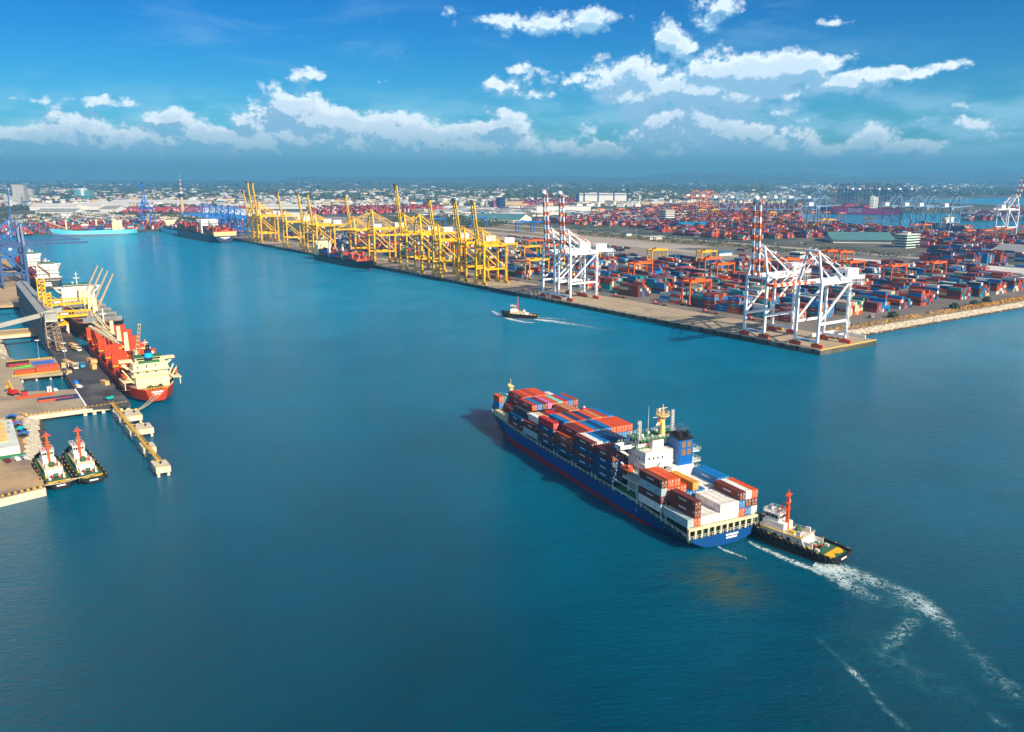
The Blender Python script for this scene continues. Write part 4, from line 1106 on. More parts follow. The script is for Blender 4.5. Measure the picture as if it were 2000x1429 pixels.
b = MB(); b.bar((-3.6, 3.6, 21), (-3.6, 3.6, 11), .5, .5, WHT); b.bar((-3.6, 3.6, 11), (1, -2, 8), .5, .5, WHT); b.bar((-3.6,3.6,21), (3.6,3.6,21), .5,.5, WHT); b.build('chute', t)
b = MB(); b.M = FL.mat(); b.bar((-19.0, 189, 23.4), (-105, 206, 4), 3.2, 2.8, ROOFG); b.bar((-7.2, 183, 27.0), (-19, 186.6, 24.2), 3.6, 3.0, ROOFG)
for k in (.35, .75): 
    x, y, z = -19-86*k, 189+17*k, 22-19.4*k
    b.bar((x-1.4, y, 0), (x, y, z), .5, .5, GREY); b.bar((x+1.4, y, 0), (x, y, z), .5, .5, GREY)
tag(b.build('feeder_conveyor'), 'pale grey enclosed conveyor sloping up to the gallery on the pier', 'conveyor')
b = MB(); b.M = FL.mat(); truss_bar(b, (-20, 352, 15), (-120, 340, 9), 3, 3, LAT, 24, .4)
for x in (-50, -80, -110): b.bar((x, 346, 4), (x, 346, 11), .8, .8, LAT)
tag(b.build('trestle_conveyor'), 'brown open trestle conveyor crossing the tan quay to the gallery', 'conveyor')

# yellow ship loaders
YC = STY
def loader(u, zt, tip, zb, lab):
    r = empty('ship_loader', FL(-6, u, 4), FL.rz, lab, 'ship loader', 'yellow ship loaders on the pier'); b = MB()
    for x in (-5, 4.6):
        for y in (-5, 5):
            l = MB(); l.bar((x, y, .9), (x, y, 7), 1.0, 1.0, YC if x < 0 else WHT); l.box(x-.6, x+.6, y-1.4, y+1.4, 0, 1, REDP); l.build('leg', r)
    for y in (-5, 5): b.bar((-5, y, 7), (4.6, y, 7), 1.2, 1.4, YC)
    for x in (-5, 4.6): b.bar((x, -5, 7), (x, 5, 7), 1.2, 1.4, YC)
    for x in (-5, 4.6):
        for y in (-5, 5): b.bar((x, y, 7), (0, 0, 13), .55, .55, YC)
    b.build('portal', r)
    b = MB(); truss_bar(b, (-5.5, 4, 12), (-5.5, 4, zt), 4.6, 3.0, YC, 7, .7); b.cbox(-5.5, 4, 16, 3.4, 2.6, 3, WHT); b.build('mast', r)
    b = MB()
    for y in (-1.7, 1.7): b.bar((-7, y, zb-.3), (tip, y, zb), .6, 1.3, YC); b.bar((-2, y, zb+3.6), (tip+3, y, zb+3.2), .5, .6, YC)
    for i in range(15):
        x = -6+i*(tip+6)/14; b.bar((x, -1.7, zb), (x, 1.7, zb), .4, .5, YC); b.bar((x, 1.7, zb), (x+.6, 1.7, zb+3.3), .25, .25, YC); b.bar((x, -1.7, zb), (x+.6, -1.7, zb+3.3), .25, .25, YC)
    b.bar((-5.5, 2, zt), (tip*.6, 1.5, zb+3.4), .3, .3, YC)
    b.bar((tip+3, 0, zb+3.2), (tip+3, 0, zb-1.5), .8, .8, YC)
    b.box(-6.8, -1, -1.2, 1.2, zb+.7, zb+1.8, DARKM); b.cbox(3.5, 0, zb+.8, 5, 1.4, 1.8, WHT)
    b.build('boom', r)
    return r
loader(226, 29, 18, 12, 'yellow ship loader nearer the pier head with boom over the black bulk carrier')
loader(262, 35, 20, 16, 'taller yellow ship loader farther along the pier beside the gallery')

# blue quay cranes on the tan quay
DBL = paint('dull blue crane paint', (50, 82, 130), 0.5, 0.15, 0.3, dirt=(50, 56, 80), damt=.4)
c1 = sts('quay_crane', 'x', 'crane', 'dull blue cranes on the tan quay', DBL, (DBL, DBL), False, W=19, G=22, zg=41, za=62, boom=56, back=20, diag='in', hx=24, portal=13, thick=1.45)
place(c1, FL, -1, 539, 4, math.pi, 'dull blue quay crane with lowered boom, the nearer one on the tan quay', True)
place(c1, FL, -1, 592, 4, math.pi, 'dull blue quay crane with lowered boom, behind the nearer one on the tan quay')
c2 = sts('quay_crane', 'x', 'crane', 'dull blue cranes on the tan quay', BLU, (BLU, BLU), True, W=18, G=22, zg=40, za=58, boom=57, back=16, diag='in', tilt=1, lo=True)
place(c2, FL, -1, 716, 4, math.pi, 'blue quay crane with raised boom, farthest on the tan quay', True)

# trucks, boxes and gear on the pier
def truck(u, v, ang, cabm, loadm, lab, L=8.0, flatb=False):
    r = empty('truck', FL(v, u, 4.0), FL.rz + R(ang), lab, 'truck', 'trucks on the bulk pier')
    b = MB(); b.box(-1.2, 1.2, -1.0, 1.0, .7, 2.7, cabm); b.box(-1.1, 1.1, -1.03, -.99, 1.7, 2.5, GLASS); b.box(-1.15, 1.15, -1.4, -1.0, .6, 1.5, cabm); b.build('cab', r)
    b = MB(); b.box(-1.15, 1.15, 1.3, 1.3+L, .85, 1.1, DARKM)
    if flatb: b.box(-1.25, 1.25, 1.3, 1.3+L, 1.1, 1.5, loadm)
    else:
        b.box(-1.25, 1.25, 1.3, 1.3+L, 1.1, 2.6, loadm); b.box(-1.15, 1.15, 1.5, 1.1+L, 2.6, 2.75, loadm)
    b.build('cargo_bed', r)
    for y in (-.4, 2.8, L-.2, L+.8):
        for x in (-1.1, 1.1):
            w = MB(); w.tube((x-.15, y, .5), (x+.15, y, .5), .5, BLK, n=10); w.build('wheel', r)
    return r
BUFF = paint('buff tarpaulin', (220, 176, 112), .8, .12, .6)
truck(152, -12.0, 8, WHT, BUFF, 'white cab truck with buff tarpaulin load, beside the lattice tower')
truck(149, -3.9, 14, WHT, BUFF, 'white cab truck with buff load, front one of two by the ship\'s bow')
truck(161, -4.3, 12, WHT, BUFF, 'buff loaded truck queued behind another beneath the black bow')
truck(97, -12.2, 10, WHT, BUFF, 'white cab truck with buff load beside the flatbed on the pier')
truck(106, -14.3, 10, WHT, BUFF, 'buff loaded truck queued behind the one beside the flatbed')
truck(99, -8.6, 15, paint('sky blue cab', (70,160,200), .5, .1, 1), paint('silver bed', (190,194,190), .4,.1,1), 'flatbed truck with pale empty bed and blue cab', flatb=True)
def crate(u, v, l, w, h, ang, lab, m=BUFF):
    b = MB(); b.box(-w/2, w/2, -l/2, l/2, .12, h, m); b.box(-w/2+.1, w/2-.1, -l/2+.1, l/2-.1, h, h+.08, m)
    for y in (-l/2+.3, 0, l/2-.3): b.box(-w/2-.03, w/2+.03, y-.08, y+.08, 0, h+.1, RUST)
    tag(b.build('crate', loc=FL(v, u, 4.0), rz=FL.rz+R(ang)), lab, 'crate', 'buff crates on the pier')
crate(48, -4.2, 6.5, 2.3, 2.2, 14, 'single buff crate alone in the middle of the pier head')
crate(112, -2.6, 5, 2.2, 2.2, 20, 'buff crate lying at an angle by the red ship, beside the trucks')
crate(107, .0-1.5, 3.5, 3.5, 2.2, 5, 'square buff crate stack at the quay edge next to the angled one')
crate(93, -3.6, 5, 2.4, 2.4, 10, 'buff crate near the red hull, between the flatbed and the lone crate')
crate(89, -17.2, 3.5, 2.6, 1.6, 25, 'low buff crate at the inner pier edge beside the lamp post')
crate(106, -17.4, 2.4, 2.4, 2.4, 0, 'small buff crate beside the green machine', BUFF)
f = empty('forklift', FL(-7.2, 12, 4), FL.rz + R(70), 'teal forklift parked at the pier head', 'forklift')
b = MB(); TEALP = paint('teal machine paint', (30,170,170), .5,.1,1); b.box(-1, 1, -1.6, 1.6, .5, 1.7, TEALP); b.box(-.9,.9,-1.5,-.4,1.7,2.0,TEALP); b.build('body', f)
b = MB()
for x in (-.8, .8):
    for y in (-.4, .9): b.bar((x, y, 1.7), (x, y, 3.0), .12, .12, DARKM)
    b.bar((x, 1.8, .3), (x, 1.8, 4.2), .2, .25, DARKM); b.box(x-.12, x+.12, 1.8, 3.3, .25, .35, DARKM)
b.box(-.9, .9, -.5, 1.0, 3.0, 3.1, DARKM); b.build('mast', f)
for x in (-.95, .95):
    for y in (-1.1, 1.1): b = MB(); b.tube((x-.2, y, .45), (x+.2, y, .45), .45, BLK, n=8); b.build('wheel', f)
b = MB(); b.M = FL.mat(); rr = random.Random(4)
TARB = paint('blue tarpaulin', (24, 120, 214), .6, .15, 1.2)
def heap(cx, cy, z, rx, ry, h, m, name, lab, cat, seed):
    rr = random.Random(seed); rings = []
    for (k, zz) in ((1, 0), (.95, .35), (.7, .8), (.3, 1.0)):
        rings.append([(cx+rx*k*rr.uniform(.8, 1.15)*math.cos(a*math.pi/5), cy+ry*k*rr.uniform(.8, 1.15)*math.sin(a*math.pi/5), z+h*zz*rr.uniform(.85, 1.1)) for a in range(10)])
    hb = MB(); hb.M = FL.mat(); hb.loft(rings, m); return tag(hb.build(name), lab, cat)
heap(-16.6, 59.5, 4.0, 1.6, 2.6, 1.8, TARB, 'tarpaulin_heap', 'heap covered with blue tarpaulin at the inner pier edge', 'tarpaulin', 1)
heap(-16.2, 49.5, 4.0, 1.5, 1.8, 1.2, WHT, 'sack_heap', 'heap of white sacks beside the blue tarpaulin', 'sacks', 2)
heap(-16.8, 54, 4.0, 1.1, 1.2, .9, BUFF, 'buff_heap', 'small buff heap between blue tarpaulin and white sacks', 'heap', 5)
heap(-14.9, 63.5, 4.0, 1.6, 1.6, 1.0, BLK, 'rubble_heap', 'small black heap beside the blue tarpaulin', 'heap', 3)
# lamp posts
def lamp(fr, x, y, z, h, lab, grp):
    b = MB(); b.tube((0,0,0), (0,0,h), .28, GREY, .14, 8); b.cbox(0, 0, 0, 1.0, 1.0, .5, CONC2); o = b.build('lamp_post', loc=fr(x, y, z), rz=fr.rz); tag(o, lab, 'lamp post', grp)
    b = MB(); b.cbox(0, 0, h, 2.2, .4, .3, GREY)
    for k in (-.9, -.3, .3, .9): b.box(k-.25, k+.25, -.5, -.2, h+.1, h+.6, WHT)
    b.build('lamp_head', o)
    return o
lamp(FL, -18.0, 86, 4, 17, 'tall pale lamp post at the inner edge of the pier, by the trucks', 'lamp posts on the pier')
lamp(FL, -27, 139.6, 4, 11, 'lamp post with twin heads at the back of the platform with steel beams', 'lamp posts on the pier')
# steel sections laid on the platforms
def beams(u, v0, v1, w, h, n, cols, lab, z=4.0, du=0.0):
    b = MB(); b.M = FL.mat()
    for i in range(n):
        y = u+i*(w+.15); m = cols[i % len(cols)]
        b.bar((v0, y, z+h*.5+.2), (v1, y+du, z+h*.5+.2), w, h, m)
        for k in (.15, .5, .85): x = v0+(v1-v0)*k; b.box(x-.2, x+.2, y-w*.6, y+w*.6+0, z, z+.2, RUST)
    tag(b.build('steel_beam'), lab, 'steel beam', 'painted steel sections stored by the pier')
RO = paint('red oxide steel', (206, 78, 24), .6, .15, .6); DBS = paint('dark blue steel', (26, 42, 96), .6, .2, .6); GRS = paint('lime green steel', (90, 190, 60), .6, .2, .6); MBL = paint('mid blue steel', (30, 90, 180), .6,.2,.6); BKS = paint('black steel plate', (34,32,34), .7, .3, .6)
beams(38.5, -46, -29, 1.3, .9, 1, [RO], 'single long orange-red steel beam on the near platform', du=1.2)
beams(28.2, -37.5, -19.6, 1.2, 1.2, 1, [DBS], 'long dark blue steel beam on the near platform')
beams(26.0, -37.5, -22, 1.0, .8, 1, [RO], 'red oxide steel beam lying in front of the dark blue one')
beams(24.2, -30, -19.6, 1.0, .8, 1, [DBS], 'short dark blue steel beam, the nearest of the group')
beams(127.5, -45, -33.2, 3.0, 1.6, 1, [BKS], 'stack of black steel plate at the back of the second platform')
beams(124.3, -44, -33.5, .9, 1.0, 1, [paint('crimson steel',(170,30,50),.6,.2,.6)], 'crimson steel beam beside the black stack')
beams(118.5, -43, -33, 1.0, .6, 1, [GRS], 'thin lime green steel beam on the second platform, farther one')
beams(109.5, -42, -32, 1.0, .6, 1, [GRS], 'lime green steel beam beside the red stacks')
beams(121, -32, -20.5, 1.0, .8, 1, [MBL], 'blue steel beam on the second platform near the lamp post')
beams(126.5, -32, -20.8, .9, .7, 3, [MBL, paint('pale steel',(190,180,170),.6,.2,.6), RO], 'mixed blue, pale and red steel sections at the back of the second platform')
beams(100.2, -42.5, -32.5, 1.4, 1.9, 3, [RO], 'orange-red steel stack along the near kerb of the second platform')
beams(101.5, -31.8, -20.2, 1.6, 2.4, 4, [RO, paint('dull pink steel',(190,110,96),.6,.2,.6)], 'taller red and pink steel stack on the second platform')
b = MB(); b.M = FL.mat(); b.box(-43.4, -40.6, 43, 45.4, 4.0, 6.5, paint('crimson shed',(180,26,44),.6,.1,1)); b.box(-43.5,-40.5,42.9,45.5,6.5,6.65,DARKM)
tag(b.build('tool_container'), 'small crimson site container on the near platform', 'container')
b = MB(); b.M = FL.mat(); b.box(-31.6, -29.6, 46.3, 48.2, 4.0, 6.9, WHT); b.box(-31.7,-29.5,46.2,48.3,6.9,7.0,GREY); b.box(-31,-30.2,46.27,46.3,4,6,GREY)
tag(b.build('site_cabin'), 'small white site cabin on the near platform beside a car', 'cabin')
e = empty('excavator', FL(-46.5, 50, 4), FL.rz+R(30), 'yellow and red excavator at the corner of the flooded basin', 'excavator')
b = MB(); b.box(-1.6,1.6,-2,2,.9,2.4,REDP); b.box(-1.5,-.2,.2,1.9,2.4,3.6,REDP); b.build('body', e)
b = MB(); b.bar((1,1.5,1.8),(1.2,4.5,6.5),.5,.7,YEL); b.bar((1.2,4.5,6.5),(1.4,7,3.4),.4,.6,YEL); b.box(.9,1.9,6.6,7.6,2.6,3.6,YEL); b.build('boom', e)
for x in (-1.4,1.4): b = MB(); b.box(x-.35,x+.35,-2.2,2.2,0,.9,BLK); b.build('track', e)
def car(fr, x, y, z, ang, m, lab, grp=None):
    r = empty('parked_car', fr(x, y, z), fr.rz+R(ang), lab, 'car', grp)
    b = MB(); b.box(-.9,.9,-2.2,2.2,.35,.95,m); b.loft([[(-.85,-1.5,.95),(.85,-1.5,.95),(.85,1.3,.95),(-.85,1.3,.95)],[(-.7,-1.0,1.5),(.7,-1.0,1.5),(.7,.8,1.5),(-.7,.8,1.5)]], m); b.build('body', r)
    b = MB(); b.add([(-.78,-1.42,1.0),(.78,-1.42,1.0),(.68,-1.08,1.42),(-.68,-1.08,1.42)], [(0,1,2,3)], GLASS); b.box(-.84,.84,-.9,.7,1.05,1.35,GLASS); b.build('windows', r)
    for xx in (-.85,.85):
        for yy in (-1.4,1.4): w = MB(); w.tube((xx-.1,yy,.33),(xx+.1,yy,.33),.33,BLK,n=8); w.build('wheel', r)
    return r
car(FL, -28, 47, 4.0, 10, WHT, 'white car parked on the near platform beside the cabin')
SILV = paint('silver car paint', (180,186,190), .3,.05,1,spec=.8); DKR = paint('dark red car paint', (96,30,34), .3,.05,1,spec=.8)
car(FL, -56.4, -64.8, 3.0, 15, DKR, 'dark maroon car parked at the green fence')
car(FL, -53.2, -64.4, 3.0, 18, WHT, 'white car parked at the green fence, between two others')
car(FL, -50.4, -64.2, 3.0, 18, SILV, 'silver car parked at the green fence beside the rocks')
# walled yard with pale building
b = MB(); b.M = FL.mat(); GF = paint('green fence paint', (20,120,80), .6,.15,1)
b.box(-150,-49.6,-60.8,-60.6,3.0,4.5,GF)
tag(b.build('green_fence'), 'green fence along the back of the parking lot', 'fence')
fy_ = empty('flat_building', FL(-51.2,-56,3), FL.rz, 'flat pale building with sandy roof panels beside the parking lot', 'building')
PLR = paint('pale roof membrane', (214, 220, 206), .7,.1,.2,dirt=(170,170,150),damt=.4); SAND = paint('sandy roof panel',(232,196,120),.8,.1,.2)
b = MB(); b.prism([(0,0),(.2,46),(-70,50),(-70,-2)],0,3.4,PLR); b.build('wall', fy_)
b = MB(); b.prism([(-3.4,9),(-3.1,42),(-70,46),(-70,7)],3.404,3.7,SAND)
for i in range(5): b.box(-30,-3.6,13+i*6.6,13.25+i*6.6,3.704,3.8,YW)
b.build('roof_panel', fy_)
b = MB()
for x,y in ((-1.5,38),(-1.9,30),(-2.2,22)): b.cbox(x,y,3.4,1.0,.8,.7,GREY)
b.build('roof_vent', fy_)
rr = random.Random(8)
DEB = [(-47.6,-6,'blue plastic drum','drum',MBL),(-48.6,-9,'orange drum beside the blue one','drum',ORNG),(-50.2,-4,'red barrel by the fence end','drum',REDP)]
for x,y,lab,cat,m in DEB:
    b = MB(); b.tube((0,0,0),(0,0,1.0),.5,m,.5,10); b.tube((0,0,1.0),(0,0,1.08),.53,m,.53,10); tag(b.build('drum',loc=FL(x,y,3.03)), lab+' on the dirt by the rubble slope', cat)
def shelter(x,y,m,lab,ang=20):
    r = empty('tarp_shelter', FL(x,y,3.03), FL.rz+R(ang), lab, 'shelter','makeshift tarpaulin shelters above the rubble')
    b = MB(); b.loft([[(-2.2,yy,1.6),(0,yy,2.6),(2.2,yy,1.6),(2.2,yy,1.52),(0,yy,2.5),(-2.2,yy,1.52)] for yy in (-1.6,1.6)], m); b.build('tarp_roof', r)
    b = MB()
    for xx in (-2,2):
        for yy in (-1.4,1.4): b.bar((xx,yy,0),(xx,yy,1.6),.12,.12,LAT)
    b.box(-1.4,1.2,-1,1,0,.9,DARKM); b.build('post', r)
TQ = paint('turquoise tarp',(30,176,190),.6,.1,1)
shelter(-47.8,-22,TQ,'makeshift shelter under a turquoise and green tarp above the rubble',40)
shelter(-48.2,-31,TARB,'makeshift shelter under a blue tarp nearest the parking lot',-10)
shelter(-49.3,-13.5,TARB,'makeshift shelter under a blue tarp by the drums',10)
shelter(-50.5,2.2,TARB,'long blue tarp shelter at the end of the front platform',-8)
b = MB(); b.tube((0,-3.2,.5),(0,3.2,.7),.7,BUFF,.15); b.tube((0,-3.6,.7),(0,-3.2,.5),.1,BUFF,.7); tag(b.build('rowing_boat',loc=FL(-45.9,4.8,4.0),rz=R(60)),'small pale rowing boat lying at the corner of the apron','boat')
heap(-48.5,-38,3.0,1.0,3.0,.7,BUFF,'timber_pile','pile of pale timber on the dirt beside the rubble slope','timber',7)
# ================================================================ tugs
TG = paint('tug deck green', (52, 96, 72), .7, .2, .6)
def tug(name, fr, L, Bm, lab, mastm, hdg=0.0, tall=1.0, loc=None):
    r = empty(name, loc, fr, lab, 'tugboat')
    HB = paint('black tug hull', (26, 26, 30), .55, .25, .4, dirt=(90, 54, 34), dscale=.6, damt=.5)
    H, D, OUTL = hull(L, Bm, 2.6, 1.5, HB, RUST, .25, bowlen=Bm*1.25, sternlen=Bm*.5, transom=.86, sternz=.3, deckm=TG, bulw=.75, flare=.6, rake=1.6, n=30)
    H.build('hull', r); D.build('deck', r)
    b = MB(); prev = {}
    for i in range(41):
        y = .05+i*(L-.12)/40; w, t = OUTL(y)
        for s in (-1, 1):
            p = (s*(w+.08), y, t-.25)
            if s in prev: b.bar(prev[s], p, .55, .6, BLK)
            prev[s] = p
    b.build('fender_belt', r)
    k = 0
    for i in range(16):
        y = 1.5+i*(L-2.5)/16; w, t = OUTL(y)
        for s in (-1, 1):
            f = MB(); a = [(s*(w+.5), y+.75*math.cos(q*math.pi/4), t-.9+.75*math.sin(q*math.pi/4)) for q in range(9)]
            for p, q2 in zip(a, a[1:]): f.bar(p, q2, .5, .32, BLK)
            if i % 2 == 0: f.box(s*(w+.35)-.12, s*(w+.35)+.12, y-.3, y+.3, t-.2, t+.15, YEL)
            f.build('tyre_fender', r)
    hb = Bm/2
    for s in (-1, 1):   # yellow discs on the after deck
        b = MB(); b.tube((s*hb*.45, L*.12, 2.02), (s*hb*.45, L*.12, 2.09), hb*.47, YEL, hb*.47, 16); b.build('deck_marking', r)
    b = MB(); WT = WHT
    x1 = hb*.70
    b.loft([[(-x1, L*.30, 1.8), (x1, L*.30, 1.8), (x1*.86, L*.76, 1.8), (-x1*.86, L*.76, 1.8)], [(-x1, L*.34, 4.6), (x1, L*.34, 4.6), (x1*.86, L*.75, 4.6), (-x1*.86, L*.75, 4.6)]], WT)
    b.box(-x1*.72, x1*.72, L*.53, L*.74, 4.6, 7.0*tall, WT)
    for s in (-1, 1):
        b.box(s*(x1-.5)-.16, s*(x1-.5)+.16, L*.24, L*.36, 1.8, 4.0, WT); b.box(s*(x1-.9)-.3, s*(x1-.9)+.3, L*.36, L*.40, 4.6, 6.4, WT)
    b.build('deckhouse', r)
    b = MB(); 
    for s in (-1, 1): b.bar((s*x1, L*.34, 4.72), (s*x1*.86, L*.75, 4.72), .5, .2, YEL)
    b.box(-x1, x1, L*.34, L*.355, 4.61, 4.85, YEL); b.box(-x1*.86, x1*.86, L*.74, L*.752, 4.61, 4.85, YEL); b.build('roof_edge', r)
    for s in (-1, 1):
        for i in range(5): k = (.05+i*.2); xs = s*(x1*(1-.14*k)+.03); yy = L*(.345+.4*k); b = MB(); b.box(xs-.06, xs+.06, yy, yy+.5, 3.1, 3.7, GLASS); b.build('porthole', r)
        for k in (.3, .62): xs = s*(x1*(1-.14*k)+.03); yy = L*(.345+.4*k); b = MB(); b.box(xs-.07, xs+.07, yy-.4, yy+.5, 2.0, 3.9, DARKM); b.build('door', r)
    zb = 7.0*tall
    b = MB(); b.loft([[(-x1*.62, L*.59, zb), (x1*.62, L*.59, zb), (x1*.5, L*.73, zb), (-x1*.5, L*.73, zb)], [(-x1*.7, L*.58, zb+2.5), (x1*.7, L*.58, zb+2.5), (x1*.58, L*.74, zb+2.5), (-x1*.58, L*.74, zb+2.5)]], WT)
    b.box(-x1*.75, x1*.75, L*.575, L*.745, zb+2.5, zb+2.65, WT); wh = b.build('wheelhouse', r)
    b = MB()
    for i in range(5):
        x = -x1*.6+i*x1*.245; b = MB(); b.box(x, x+x1*.19, L*.582, L*.588, zb+1.1, zb+2.1, GLASS); b.build('window', wh); b = MB(); b.box(x*.85, x*.85+x1*.17, L*.733, L*.742, zb+1.1, zb+2.1, GLASS); b.build('window', wh)
    for s in (-1, 1):
        for i in range(4): b = MB(); y = L*.60+i*L*.033; b.box(s*x1*.64-.08, s*x1*.64+.08, y, y+L*.025, zb+1.1, zb+2.1, GLASS); b.build('window', wh)
    b = MB(); zt = zb+2.65; my = L*.55
    b.loft([[(-.42, my-.8, 4.6), (.42, my-.8, 4.6), (.42, my+.3, 4.6), (-.42, my+.3, 4.6)], [(-.3, my-.5, zt+6.2), (.3, my-.5, zt+6.2), (.3, my+.2, zt+6.2), (-.3, my+.2, zt+6.2)]], mastm)
    for z, w in ((zt+1.6, 1.3), (zt+3.6, 1.0), (zt+6.2, 1.5)): b.box(-w, w, my-.5, my+.3, z, z+.22, mastm)
    b.bar((0, my, zt+6.2), (0, my-.2, zt+8), .3, .3, mastm); b.bar((-.9, my, zt+6.9), (.9, my, zt+6.9), .15, .3, mastm)
    b.build('mast', r)
    b = MB(); b.tube((-.9, L*.26, 2.7), (.9, L*.26, 2.7), 1.0, TG, 1.0, 12); b.box(-1.3, -.9, L*.24, L*.28, 1.9, 3.6, WT); b.box(.9, 1.3, L*.24, L*.28, 1.9, 3.6, WT); b.ball((0, L*.43, 5.6), 1.2, TG, 9, 6)
    b.cbox(-1.6, L*.47, 4.6, 1.0, 2.4, .9, YEL); b.cbox(1.8, L*.46, 4.6, 1.2, 1.6, .8, ORNG)
    b.build('winch', r)
    b = MB(); 
    for x, y in ((-1.2, L*.84), (1.2, L*.84), (0, L*.9), (-2, L*.8), (2, L*.8)): b.cbox(x, y, 2.0, 1.0, 1.2, 1.2, TG); b.ball((x, y, 3.4), .5, YEL, 6, 4)
    b.build('windlass', r)
    b = MB(); b.rail([(-x1, L*.33, 4.62), (-x1*.92, L*.75, 4.62), (x1*.92, L*.75, 4.62), (x1, L*.33, 4.62), (-x1, L*.33, 4.62)], WT, 1.0, 1.6)
    b.rail([(-x1*.74, L*.578, zt), (x1*.74, L*.578, zt), (x1*.74, L*.74, zt), (-x1*.74, L*.74, zt), (-x1*.74, L*.578, zt)], WT, .9, 1.2); b.ball((-.8, L*.68, zt+.7), .5, WT, 7, 5); b.ball((.9, L*.66, zt+.6), .35, TG, 7, 5)
    b.cbox(1.2, L*.62, zt, .3, .3, 1.8, REDP); b.cbox(-1.3, L*.62, zt, .3, .3, 1.4, REDP)
    b.build('railing', r)
    b = MB()
    for x, y, w, l, hh, m in ((-hb*.55, L*.2, .8, 1.2, 1.0, WT), (hb*.55, L*.2, .8, 1.2, 1.0, WT), (-hb*.7, L*.27, .6, .6, 1.2, YEL), (hb*.7, L*.28, .6, .6, 1.2, YEL), (0, L*.22, 1.6, .8, .9, DARKM), (-hb*.4, L*.79, 1.2, 1.0, 1.2, YEL), (hb*.4, L*.79, 1.2, 1.0, 1.2, YEL), (hb*.3, L*.24, .5, 1.4, .8, ORNG), (-hb*.25, L*.245, .7, .7, 1.4, REDP)): b.cbox(x, y, 1.9, w, l, hh, m)
    b.build('deck_gear', r)
    b = MB(); b.box(-1.5, 1.5, -.12, .05, 1.35, 1.85, MARK); b.build('name_board', r)
    return r
MO = paint('orange mast paint', (240, 88, 10), .4, .08, .6); MR = paint('red mast paint', (214, 40, 24), .4, .08, .6)
T1 = tug('tugboat', R(42), 35, 10.6, 'black-hulled tugboat with orange mast following at the stern of the big blue ship', MO, loc=(98.6, 232.6, 0))
b = MB()
for i, c in enumerate((REDP, WHT, DBS, WHT, REDP)): b.box(.3, 1.7, 19.2, 19.25, 14.0-i*.22, 14.22-i*.22, c)
b.build('flag', T1)
T2 = tug('tugboat', R(84), 30, 9.2, 'small white and black tugboat with red mast crossing the channel below the white cranes', MR, loc=(21, 676, 0))
T3 = tug('tugboat', FL.rz + R(5), 34, 8.8, 'tugboat with orange mast moored against the quay of the parking lot', MO, loc=FL(-41.6, -101, 0))
T4 = tug('tugboat', FL.rz + R(5), 36, 9.0, 'outer tugboat with orange mast moored alongside another tugboat', MO, loc=FL(-30.7, -101.4, 0))
def rope(name, pts, lab, r=.09):
    b = MB()
    for p, q in pts:
        p, q = Vector(p), Vector(q); prev = p
        for i in range(1, 9):
            k = i/8; c = p.lerp(q, k); c.z -= (p-q).length*.04*4*k*(1-k); b.bar(prev, c, r*2, r*2, ROPE); prev = c
    tag(b.build(name), lab, 'rope')
rope('mooring_rope', [(FL(-47.3, -104, 3.6), FL(-43, -100.6, 3.2)), (FL(-47.3, -104, 3.6), FL(-35, -100.6, 3.2))], 'mooring rope from the lot corner to the two moored tugs')
rope('mooring_rope', [(FL(-38, -100.4, 3.2), FL(-33.5, -100.6, 3.2)), (FL(-40, -100.4, 3.2), FL(-30, -99, 3.2))], 'mooring rope between the sterns of the two moored tugs')

